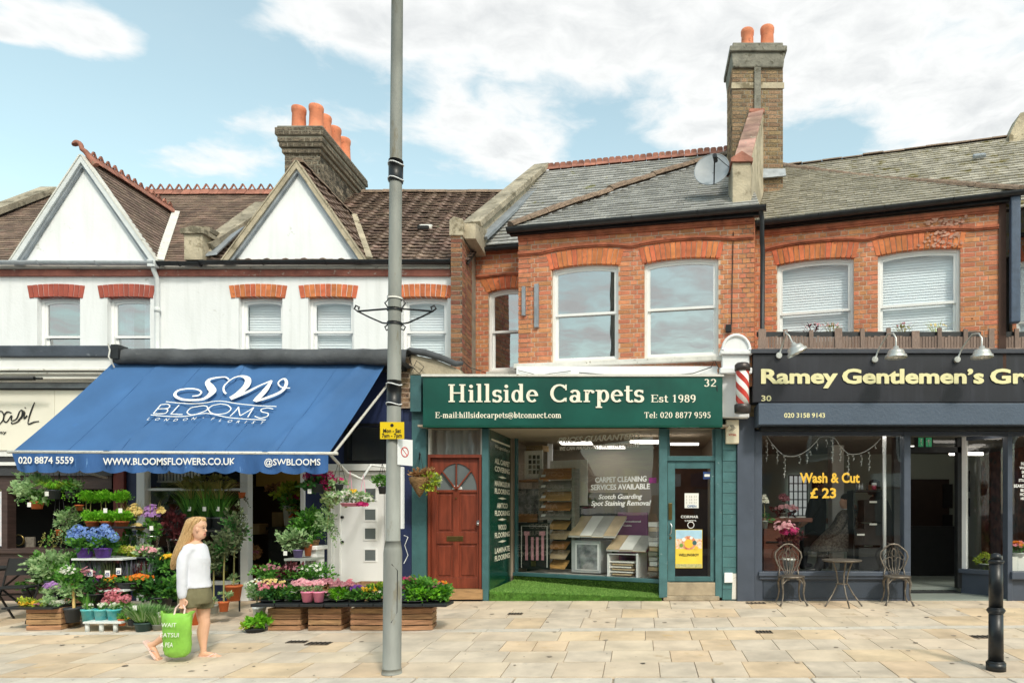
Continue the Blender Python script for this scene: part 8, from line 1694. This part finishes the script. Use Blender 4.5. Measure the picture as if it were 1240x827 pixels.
segs=[('pink_roses','pink dwarf roses with white blooms at the left end of the long tray',330,19,[('dark',0,715,20,9,330,6),('mid',4,718,18,8,200,6)],[('pink',-2,712,18,8,54,3.8),('white',-14,716,8,6,14,3.4),('cream',-4,705,18,5,24,2.8)]),('white_roses','white and blush roses just left of the two pink pots',362,12,[('mid',0,716,13,9,240,6),('dark',0,720,12,6,110,6)],[('blush',4,707,13,6,40,3.6),('white',-2,715,9,6,20,4)]),('heather','dusty pink heather behind the pink pots',392,16,[('dry',0,708,14,5,140,5)],[('blush',0,706,16,5,50,3),('dusty',6,704,16,4,40,2.6)]),('heather','low green heather with dark pink tips right of the pink pots',412,14,[('bright',0,717,12,7,300,5)],[('dusty',4,708,16,4,60,2.6),('white',-10,712,5,3,6,3)]),('pansies','purple and pink pansies left of the lamp post',433,12,[('mid',0,718,13,7,220,6)],[('purple',-2,714,9,6,24,3.8),('pink',-10,708,4,6,12,4.4),('yellow',8,714,6,4,8,3.4)]),('pansies','yellow pansies half hidden by the lamp post',455,12,[('mid',0,716,14,8,260,6),('yellow',2,712,10,6,80,5)],[('yellow',-3,714,10,5,18,3.4),('white',4,718,8,4,8,3)]),('geraniums','bushy green geraniums with magenta flowers right of the lamp post',505,26,[('mid',2,712,28,12,560,7),('bright',8,716,26,10,300,7)],[('hot',-12,703,12,5,16,4.4),('pink',-14,711,5,4,12,4),('hot',-6,732,3,2,6,4.4),('orange',26,706,10,4,8,3)]),('geraniums','leafy green geranium clump at the right end of the long tray',531,14,[('mid',0,716,15,10,300,7),('bright',4,718,12,8,120,7)],[('dusty',-2,710,12,5,8,2.6)])]
for(nm,lab,px,w,cr,fl)in segs:
 plant(nm,lab,px,731,yr_,(w*1.5,6,'tray'),cr=[(m,px+a,b,c,d,n,l)for m,a,b,c,d,n,l in cr],fl=[(m,px+a,b,c,d,n,s)for m,a,b,c,d,n,s in fl],cat='flowers')
for i,px in enumerate((372.5,386)):plant('pink_pot','bright pink square pot on the long flower tray, %s of the pair'%('left','right')[i],px,728.5,-2.28,(13.5 if i else 15,13,'pink_pot'),cr=[('pale',px,712,6,4,50,5)],fl=[('blush',px,708,6,5,14,3.4)],group='pair of pink pots')
pl_=copy_thing(cr0,(X(449,-1.5),-1.5,Z(716,-1.5)-.15),0,'upturned pale crate behind the flower tray, left of the lamp post')
plant('wicker_basket','cone-shaped wicker hanging basket of golden foliage beside the mahogany door',509,602,-.45,None,cr=[('dry',511,576,14,8,180,7),('yellow',519,582,11,10,200,6),('cream',526,582,6,6,60,6)],gr=[('yellow',522,584,5,6,14)])
wk=bpy.data.objects['wicker_basket'];y=-.45;k=sc(y);q=MB();q.lathe([(.5*k,0),(4*k,5*k),(11*k,18*k),(12.5*k,24*k),(11*k,24*k)],(X(508,y),y,Z(602,y)),n=18);q.build('cone_basket',MT['wicker'],wk)
for(a,b)in((497,579),(514,560)):TB([(X(a,y),y,Z(b+2 if a<500 else 578,y)),(X(509,-.1),-.1,Z(549,-.1))],.004,'hanging_chain',MT['gutter'],wk,4)
TB([(X(508,-.06),-.06,Z(556,-.06)),(X(508,-.3),-.3,Z(548,-.3)),(X(508,-.45),-.45,Z(550,-.45))],.01,'wall_hook',MT['gutter'],wk)
for(px,lab,m,f)in((985,'sparse twiggy pink-flowered plant in the roof planter under the left blinded window','red','pink'),(1008,'wispy plant in the roof planter just left of the brick pier','straw','blush'),(1094,'wispy climber in the roof planter above the middle gooseneck lamp','straw','dusty'),(1135,'yellow leaved creeper hanging over the picket fence','yellow','cream')):
 plant('roof_plant',lab,px,408,-.1,None,bl=[(m,px,404,7,16,20,1.1,.2)],cr=[(m,px,398,12,6,26,4)]if px<1130 else[(m,px+2,410,8,8,90,4)],fl=[(f,px,396,12,5,9,2)])
q=plant('dried_hydrangea','round dried brown flower head in the roof planter at right',1176,408,-.1,None,cr=[('dry',1176,388,8,8,130,5)],stem=[(1176,408,1176,392,.8)])
plant('orchid','white orchid in the left corner of the barber window',926,640,.5,(9,10,'grey_pot'),cr=[('dark',926,628,5,4,14,9)],fl=[('white',925,608,4,8,12,5)],stem=[(926,632,925,602,.5)])
plant('pink_lilies','pink lilies on the reddish barber counter',949,627,.95,(8,6,'grey_pot'),cr=[('red',950,618,12,6,40,7)],fl=[('dusty',949,606,6,8,10,5),('blush',952,616,14,5,18,4)])
plant('magenta_flowers','magenta flower bunch low in the barber window behind the left chair',955,690,.35,(16,14,'paper'),cr=[('red',955,655,14,12,110,7)],fl=[('hot',954,645,12,10,30,4.4),('blush',950,640,14,10,24,4)])
plant('begonia','orange-pink begonia on a white planter in the right barber window',1233,675,.2,(14,6,'white_tray'),cr=[('mid',1232,664,12,5,90,7)],fl=[('orange',1232,659,9,4,12,4.4),('pink',1232,660,9,4,10,4.4)])
ibx(1220,1262,674,697,.14,.3,'planter_box',MT['paper'],'white boxed planter with faint sketch in the right barber window','planter')
plant('small_shrub','yellow-green small shrub low behind the canted barber window',1192,690,.9,(12,8,'grey_pot'),cr=[('yellow',1192,678,8,8,110,5)])
# -- people
MT.update(skin=mat('skin','#E6B598',.5,var=.05,scale=6,bump=.01),skin2=mat('skin_tan','#b58264',.55,var=.05,scale=6,bump=.01),hair=mat('blonde_hair','#DCBA88',.45,var=.3,scale=9,stretch=(9,9,.5),bump=.15,bscale=30,col2='#b58c58'),hair_dark=mat('dark_hair','#1d1815',.6,var=.3),knit=mat('white_knit_jumper','#E6E8F2',.9,var=.06,scale=5,bump=.05,bscale=16),khaki=mat('khaki_green_shorts','#7a7558',.9,var=.14,scale=6,bump=.05,bscale=22),lip=mat('lip','#cc8478',.5,bump=0),eye=mat('eye_dark','#3a2c26',.3,bump=0),flip=mat('pale_pink_flip_flop','#EBCFC6',.6,var=.05),bagm=mat('bright_green_bag','#93D052',.45,var=.16,scale=5,bump=.1,bscale=14),cape=mat('dark_patterned_cape','#2a2624',.7,var=.9,scale=30,col2='#8a7f74',bump=.05),shirt_black=mat('black_shirt','#1b1b1f',.8,var=.1))
def _smooth(pts,k=4):
 """Catmull-Rom through tuples of numbers"""
 o=[]
 for i in range(len(pts)-1):
  p0,p1,p2,p3=pts[max(i-1,0)],pts[i],pts[i+1],pts[min(i+2,len(pts)-1)]
  for q in range(k):
   t=q/k;o.append(tuple(.5*(2*b+(c-a)*t+(2*a-5*b+4*c-d)*t*t+(3*b-a-3*c+d)*t**3)for a,b,c,d in zip(p0,p1,p2,p3)))
 return o+[tuple(pts[-1])]
def rings(mb,lst,n=24):
 """closed loft through horizontal ellipses (x, y, z, rx, ry)"""
 b=len(mb.v);L_=_smooth(lst,3)
 for(x,y,z,rx,ry)in L_:
  for i in range(n):a=6.28319*i/n;mb.v.append((x+rx*math.cos(a),y+ry*math.sin(a),z))
 for k in range(len(L_)-1):
  for i in range(n):mb.f.append([b+k*n+i,b+k*n+(i+1)%n,b+(k+1)*n+(i+1)%n,b+(k+1)*n+i]);mb.m.append(0);mb.s.append(True)
 mb.f.append([b+i for i in range(n)][::-1]);mb.f.append([b+(len(L_)-1)*n+i for i in range(n)]);mb.m+=[0,0];mb.s+=[True,True]
def limb(mb,lst,n=14):
 L_=_smooth([(*p,r_)for p,r_ in lst],3);mb.tube([p[:3]for p in L_],[p[3]for p in L_],n=n)
 for e in(L_[0],L_[-1]):mb.ball(e[:3],e[3]*.99,nu=10,nv=8)
def fuse(mb,name,m,par,vox=.007,it=3):
 o=mb.build(name,m,par);md=o.modifiers.new('fuse','REMESH');md.mode='VOXEL';md.voxel_size=vox;md.use_smooth_shade=True
 s=o.modifiers.new('soften','SMOOTH');s.iterations=it;s.factor=.5;return o
def head(mb,P,k,lv,nose_y=.013,n=40):
 """lv rows: (py, x front, x back, half width, nose); P(px, py) -> point; face looks to +x; sgn flips it"""
 b=len(mb.v);L_=_smooth(lv,3)
 for(py,xf,xb,hw,ns)in L_:
  c=(xf+xb)/2;rx=(xf-xb)/2
  for i in range(n):
   a=6.28319*i/n;ca,sa=math.cos(a),math.sin(a);p=P(c+rx*(abs(ca)**.9)*(1 if ca>0 else-1),py);y=hw*k*sa
   if ca>0:p=p+(P(c+1,py)-P(c,py))*ns*math.exp(-(y/nose_y)**2)
   mb.v.append((p.x,p.y+y,p.z))
 for q in range(len(L_)-1):
  for i in range(n):mb.f.append([b+q*n+i,b+(q+1)*n+i,b+(q+1)*n+(i+1)%n,b+q*n+(i+1)%n]);mb.m.append(0);mb.s.append(True)
 mb.f.append([b+i for i in range(n)]);mb.f.append([b+(len(L_)-1)*n+i for i in range(n)][::-1]);mb.m+=[0,0];mb.s+=[True,True]
def hand(mb,c,d,side,s=1.0,curl=.6):
 """palm, four unequal bent fingers and a thumb leaving the side of the palm"""
 d=Vector(d).normalized();side=Vector(side).normalized();nrm=d.cross(side).normalized();L_=.085*s;c=Vector(c)
 for o_ in(-.024,-.008,.008,.024):limb(mb,[(c+side*o_*.5*s,.015*s),(c+d*L_*.55+side*o_*s,.014*s),(c+d*L_+side*o_*1.05*s,.0115*s)],8)
 for(o_,l)in((.026,.07),(.009,.078),(-.009,.072),(-.026,.056)):
  l*=s;b=c+d*L_+side*o_*s;p1=b+d*l*.42+nrm*l*.12*curl;p2=p1+(d*(1-curl)+nrm*curl)*l*.34;p3=p2+(d*(.3-curl)+nrm)*l*.28;limb(mb,[(b,.0095*s),(p1,.009*s),(p2,.0082*s),(p3,.0066*s)],8)
 b=c+d*L_*.3+side*.028*s;limb(mb,[(b,.012*s),(b+(side+d*.7)*.026*s,.011*s),(b+(side*1.0+d*1.7+nrm*.5)*.028*s,.0095*s),(b+(side*.8+d*2.6+nrm*.9)*.026*s,.007*s)],8)
 # ---- the walking woman, profile to the right
wx,wy,wz=GP(240,796);k=sc(wy)
wm=thing('person','woman walking right in white jumper and khaki shorts, long blonde hair','person',(wx,wy,wz),rot=.0001)
def Q(px,py,dy=0.0):return Vector((X(px,wy+dy)-wx,dy,Z(py,wy+dy)-wz))
r=lambda p:p*k
def R5(py,cx,rx,ry,dy=0):p=Q(cx,py,dy);return(p.x,p.y,p.z,r(rx),r(ry))
bd_=MB()
head(bd_,lambda a,b:Q(a,b),k,[(626,242,238,1.5,0),(627.3,245.5,234.5,4.6,0),(630,247.8,232,6.8,0),(634,249,231,7.8,0),(636.5,249.3,230.8,8.0,.2),(638.6,248.4,231,7.9,.5),(640.6,248.4,231.4,7.6,1.5),(642.4,248.3,232,7.3,2.6),(643.6,248.2,232.5,7.1,2.0),(644.8,248.2,233,7.0,.4),(646.2,248.5,234,6.7,.5),(647.3,248.1,234.6,6.5,.1),(648.6,248.3,235.2,6.2,.4),(650,247.6,235.6,5.8,.3),(651.6,246.4,236,5,0),(653,243,235.2,4.5,0),(656,242,234.4,4.4,0),(661,243,231,6,0)])
rings(bd_,[R5(655,238,4.6,5),R5(659,236.5,8,12),R5(664,236.5,9.2,15),R5(675,238.2,11.2,15),R5(690,238.4,10.6,13.5),R5(703,237.6,11,13),R5(714,236,14,15.5),R5(722,236,14.5,16),R5(729,236,12.5,14)])
limb(bd_,[(Q(229,666,-.10),r(4.2)),(Q(221,678,-.155),r(5)),(Q(219,690,-.17),r(4.3)),(Q(219.5,706,-.17),r(3.9)),(Q(221,720,-.17),r(2.9)),(Q(221,724,-.17),r(2.7))])
limb(bd_,[(Q(240,666,.10),r(4.2)),(Q(243,690,.16),r(4.3)),(Q(244,708,.15),r(3.4)),(Q(246,716,.14),r(2.7))])
limb(bd_,[(Q(242,722,.075),r(8.6)),(Q(245.5,736,.075),r(8.2)),(Q(246.5,748,.075),r(6.8)),(Q(247.6,754,.075),r(6.2)),(Q(245.6,765,.075),r(6.5)),(Q(246,778,.075),r(4.4)),(Q(246.4,786,.075),r(3.4)),(Q(246,791,.075),r(3.6))])
limb(bd_,[(Q(244,792.6,.075),r(3.4)),(Q(252,792,.075),r(3.4)),(Q(260,793.6,.075),r(2.7)),(Q(265.5,794.5,.075),r(1.9))])
limb(bd_,[(Q(231,722,-.075),r(9)),(Q(228,736,-.075),r(8.4)),(Q(225.5,748,-.075),r(7)),(Q(221,755,-.075),r(6.4)),(Q(209,764,-.075),r(6.4)),(Q(197,772,-.075),r(4.6)),(Q(188.5,778,-.075),r(3.4)),(Q(185,780,-.075),r(3.6))])
limb(bd_,[(Q(181.5,780,-.075),r(3.3)),(Q(186,786,-.075),r(3.3)),(Q(189.5,792,-.075),r(2.8)),(Q(192.5,796.5,-.075),r(2.0))])
for(cx_,dyy,dd)in(((265,794.6),.075,(1.0,0)),((192.6,796.3),-.075,(.6,-.75))):
 for i,o_ in enumerate((-.034,-.017,0,.016,.03)):
  b_=Q(cx_[0],cx_[1],dyy)+Vector((0,o_,0));limb(bd_,[(b_,.011),(b_+Vector((dd[0],0,dd[1]))*(.026-.003*i),.0095 if i else .012)],6)
hand(bd_,Q(221,723.5,-.17),(.02,0,-1),(1,0,0),.86,.75);hand(bd_,Q(246,715.5,.14),(.15,0,-1),(1,0,0),.82,.4)
for s_ in(-1,1):bd_.ball(Q(238.6,641.5,s_*.071),r(1.7),r(.9),r(2.7),8,6)
fuse(bd_,'body',MT['skin'],wm,.0062,2)
for s_ in(-1,1):
 q=MB();q.ball(Q(246.9,638.9,s_*.040),r(1.1),r(1.0),r(.75),8,6);q.build('eye',MT['eye'],wm);q=MB();q.tube([Q(244.8,636.4,s_*.052),Q(247.2,635.6,s_*.045),Q(249.2,636.2,s_*.024)],r(.35),n=5);q.build('eyebrow',MT['hair'],wm)
for py in(646,648.2):q=MB();q.tube([Q(247,py+.2,-.022),Q(248.6,py,-.010),Q(248.9,py,0),Q(248.6,py,.010),Q(247,py+.2,.022)],[r(.3),r(.7),r(.75),r(.7),r(.3)],n=6);q.build('lip',MT['lip'],wm)
HL=[(625.2,240,4,4),(626.8,239.5,7.6,6.6),(630,237.6,10,8.6),(634.5,235.4,9.4,9.3),(640,232.6,8.6,9.3),(647,229.6,8.0,9.2),(655,226.6,8.2,9.6),(663,223.2,8.4,9.6),(671,219.2,7.6,8.8),(679,214.6,5.6,6.8),(686,211,3,4),(690,209,1,1.6)]
hb=MB();rings(hb,[R5(a,b_,c,d_)for a,b_,c,d_ in HL]);fuse(hb,'hair',MT['hair'],wm,.01,3)
r6=random.Random(4);HS=_smooth(HL,2)
for i in range(120):
 a=r6.uniform(0,6.283);w_=r6.uniform(-.25,.25);st=r6.choice((1,2,3));en=len(HS)-r6.choice((1,1,2,3));pts=[];
 if math.cos(a)>.55:st=max(st,1);
 for j,(py,cx_,rx,ry)in enumerate(HS[st:en]):aa=a+w_*math.sin(j*.4);p=Q(cx_,py);pts.append((p.x+r(rx+.25)*math.cos(aa),p.y+r(ry+.25)*math.sin(aa),p.z+r6.uniform(-.003,.003)))
 if len(pts)>3:n_=len(pts);q=MB();q.tube(pts,[r(.65)*min(1,.35+j*.3,(n_-j)*.35)for j in range(n_)],n=5);q.build('hair_lock',MT['hair'],wm)
jm=MB();rings(jm,[R5(657.5,238,6,7.5),R5(660,236.5,10,14.5),R5(665,236.5,11.6,17),R5(676,238.4,12.8,17),R5(690,238.6,12.4,16),R5(703,238.4,13.4,16),R5(711,238.4,15,17)])
limb(jm,[(Q(230,665,-.10),r(7.2)),(Q(222.5,675,-.15),r(6.3)),(Q(220.6,690,-.17),r(5.8)),(Q(220.4,705,-.17),r(5.4)),(Q(220.6,716,-.17),r(5.4)),(Q(220.8,721,-.17),r(4.6))])
limb(jm,[(Q(240,665,.10),r(7.2)),(Q(243,690,.16),r(6.4)),(Q(244,708,.15),r(5)),(Q(245.5,713,.14),r(4.4))])
o=fuse(jm,'jumper',MT['knit'],wm,.009,3)
tx=bpy.data.textures.new('cloth_folds','CLOUDS');tx.noise_scale=.07;dp=o.modifiers.new('folds','DISPLACE');dp.texture=tx;dp.strength=.008;dp.mid_level=.5;dp.texture_coords='LOCAL'
sh=MB();rings(sh,[R5(706,236.5,13.4,15.2),R5(713,236.5,16,17),R5(721,236.3,18,18),R5(730,236.8,17.5,17)])
rings(sh,[R5(718,243,10.5,10,.075),R5(727,245.5,11.2,10.4,.075),R5(735.8,247.2,10.6,10.4,.075)]);rings(sh,[R5(718,230,11.5,10,-.075),R5(727,228.8,12.4,10.4,-.075),R5(735.2,228.6,12.2,10.4,-.075)])
o=fuse(sh,'shorts',MT['khaki'],wm,.009,2);dp=o.modifiers.new('folds','DISPLACE');dp.texture=tx;dp.strength=.012;dp.mid_level=.5
def sole(c,d,up):
 d=Vector(d).normalized();up=Vector(up).normalized();s=d.cross(up);q=MB();out=[(-.115,.03),(-.10,.04),(-.02,.034),(.06,.045),(.11,.04),(.135,.015),(.135,-.015),(.11,-.04),(.06,-.045),(-.02,-.034),(-.10,-.04),(-.115,-.03)]
 q.slab([Vector(c)+d*a+s*b for a,b in out],up*.018);o=q.build('flip_flop',MT['flip'],wm,bev=.004);t=Vector(c)+d*.085+up*.018
 for k_ in(-1,1):TB([t,t+up*.026-d*.04+s*.018*k_,Vector(c)+d*-.0+s*.04*k_+up*.02],.006,'strap',MT['flip'],o,6)
sole(Q(254.5,796,.075),(1,0,.0),(0,0,1));sole(Q(182.6,786.8,-.075),(.56,0,-.83),(.83,0,.56))
# ---- the green bag in her near hand
by0=wy-.17;bg=thing('shopping_bag','bright green plastic carrier bag with white lettering held by the walking woman','bag',(wx,by0,wz),rot=.0001)
def QB(px,py,dy=0.0):return Vector((X(px,by0+dy)-wx,dy,Z(py,by0+dy)-wz))
q=MB();vs=[];prof=[(742,18.5,2.5),(747,18,6),(758,16.5,8),(772,15.5,9),(784,15.5,8.5),(791,13.5,7),(795,8,4)]
prof=_smooth(prof,3);nb_=40
for j,(py,hw,dp_)in enumerate(prof):
 for i in range(nb_):
  a=6.28319*i/nb_;ca=math.cos(a);w_=abs(ca)**.55*(1 if ca>0 else-1);p=QB(214+(742-py)*-.02+hw*w_+math.sin(i*1.5+py*.3)*.35+(4 if py<743.5 and ca>.6 else 0),py-(3 if py<743.5 and abs(ca)>.7 else 0));vs.append(p+Vector((0,r(dp_)*math.sin(a)+.006*math.sin(i*1.9+py*.55)+.004*math.sin(py*.9+i*.6),0)))
m_=len(prof);q.add(vs,[(a*nb_+i,a*nb_+(i+1)%nb_,(a+1)*nb_+(i+1)%nb_,(a+1)*nb_+i)for a in range(m_-1)for i in range(nb_)]+[tuple((m_-1)*nb_+i for i in range(nb_))],sm=True);q.build('bag_body',MT['bagm'],bg)
for dy in(-.02,.02):TB([QB(210.5,746,dy),QB(213,736,dy*.6),QB(217.5,731,0),QB(222,731,0),QB(224,737,dy*.6),QB(222.5,746,dy)],.009,'handle',MT['flip'],bg,8)
bf=-r(10.6)
for(s,a,b,py,h_)in(('WAIT',203,221,757,.045),('EATSUI',202,224,769,.045),('A PEA',202,217,781,.05)):sans(s,QB(a,0).x,QB(b,0).x,QB(0,py).z,h_,(0,bf,0),(1,0,0),ZV,(0,-1,0),MT['white_letter'],bg,bold=.0,shear=.08)
# ---- people inside the barber shop
def figure(lab,Y,hd,face,torso,arms,legs,shirt,skin,beard=False,trousers='shirt_black',sleeve=2):
 kk=sc(Y);p=thing('person',lab,'person',(X(hd[0],Y),Y,.1));W_=lambda a,b,dy=0:Vector((X(a,Y+dy),Y+dy,Z(b,Y+dy)));hx,hy=hd
 b=MB();b.ball(W_(hx,hy-1),6.4*kk,6.2*kk,8.2*kk,16,12);b.ball(W_(hx+face*2.5,hy+3.5),4.6*kk,5*kk,5*kk,12,8);b.ball(W_(hx+face*6.8,hy+1),1.2*kk,1.2*kk,1.6*kk,8,6)
 for s_ in(-1,1):b.ball(W_(hx,hy,s_*6.4*kk),1.4*kk,.8*kk,2.2*kk,8,6)
 limb(b,[(W_(hx-face,hy+5),4*kk),(W_(torso[0][0],torso[0][1]),4.6*kk)])
 for a in arms:
  limb(b,[(W_(*q_[:3]),q_[3]*.85*kk)for q_ in a]);e=W_(*a[-1][:3]);f=(e-W_(*a[-2][:3]));hand(b,e,f,(0,1,.2),.8,.5)
 for a in legs:limb(b,[(W_(*q_[:3]),q_[3]*.8*kk)for q_ in a])
 fuse(b,'body',MT[skin],p,.011,2)
 c=MB();rings(c,[(*W_(x,y),rx*kk,ry*kk)for x,y,rx,ry in torso])
 for a in arms:limb(c,[(W_(*q_[:3]),q_[3]*1.25*kk)for q_ in a[:sleeve]])
 fuse(c,'shirt',MT[shirt],p,.014,3)
 t=MB()
 for a in legs:limb(t,[(W_(*q_[:3]),q_[3]*1.1*kk)for q_ in a])
 fuse(t,'trousers',MT[trousers],p,.016,2)
 t=MB()
 for a in legs:e=W_(*a[-1][:3]);t.ball(e+Vector((face*.07,0,-.0)),.13,.05,.045,10,6)
 t.build('shoes',MT['black'],p)
 h_=MB();h_.ball(W_(hx-face*1.0,hy-4.0),7.2*kk,7*kk,6.2*kk,14,10);h_.ball(W_(hx-face*3.0,hy-.5),5.4*kk,6.7*kk,5.6*kk,12,8);fuse(h_,'hair',MT['hair_dark'],p,.012,2)
 if beard:h_=MB();h_.ball(W_(hx+face*3.2,hy+6),4.4*kk,5*kk,3.6*kk,12,8);h_.build('beard',MT['hair_dark'],p)
 return p
figure('bearded dark-haired barber in black leaning over his customer',1.75,(1058,590),-1,[(1061,601,6,8),(1063,606,10,17),(1066,618,12,16),(1068,635,11,14),(1069,655,11,14)],[[(1062,609,-.22,5.5),(1053,621,-.3,4.6),(1041,617,-.22,3.4),(1035,613,-.15,2.8)],[(1068,610,.2,5.5),(1070,626,.2,4.4),(1056,624,.05,3.2),(1044,618,-.0,2.8)]],[[(1066,655,-.12,8),(1064,678,-.12,6),(1065,700,-.12,4.4)],[(1072,655,.12,8),(1073,678,.12,6),(1074,700,.12,4.4)]],'shirt_black','skin2',True)
cu=figure('customer seated in a dark patterned cape, head turned left, having his hair cut',1.6,(1024,607),-1,[(1026,617,6,9),(1028,622,10,18),(1030,636,12,18),(1031,655,13,16)],[[(1022,626,-.22,5.5),(1014,642,-.25,4.6),(1003,650,-.2,3.6)],[(1022,626,.22,5.5),(1014,642,.25,4.6),(1003,650,.2,3.6)]],[[(1024,656,-.12,7),(1000,658,-.12,6),(993,680,-.12,4.4),(988,690,-.12,3.4)],[(1024,656,.12,7),(1002,658,.12,6),(995,680,.12,4.4),(990,690,.12,3.4)]],'cape','skin',sleeve=3)
Yc=1.6;kc=sc(Yc);q=MB();rings(q,[(X(a,Yc),Yc,Z(b_,Yc),rx*kc,ry*kc)for a,b_,rx,ry in((1025,617,5,7),(1026,622,11,19),(1025,634,17,22),(1020,648,26,24),(1014,660,32,24),(1012,667,31,23))]);fuse(q,'cape',MT['cape'],cu,.016,4)
q=MB();q.tube([(X(1025,Yc)+.062*math.cos(i*.5236),Yc+.062*math.sin(i*.5236),Z(616.5,Yc))for i in range(12)],.014,n=6,closed=True);q.build('collar_strip',MT['paper'],cu)
figure('dark figure in a black top seated at the back of the barber shop',2.8,(991,589),1,[(990,600,6,9),(990,605,9,19),(988,620,12,18),(987,640,12,16),(987,650,12,16)],[[(988,609,-.25,5.5),(980,626,-.3,4.4),(970,636,-.35,3.2)],[(990,609,.25,5.5),(994,626,.2,4.4),(1006,632,-.05,3.2)]],[[(987,650,-.15,7.5),(975,658,-.5,6),(972,684,-.5,4.4)],[(987,650,.1,7.5),(1000,656,-.3,6),(998,684,-.3,4.4)]],'shirt_black','skin2')
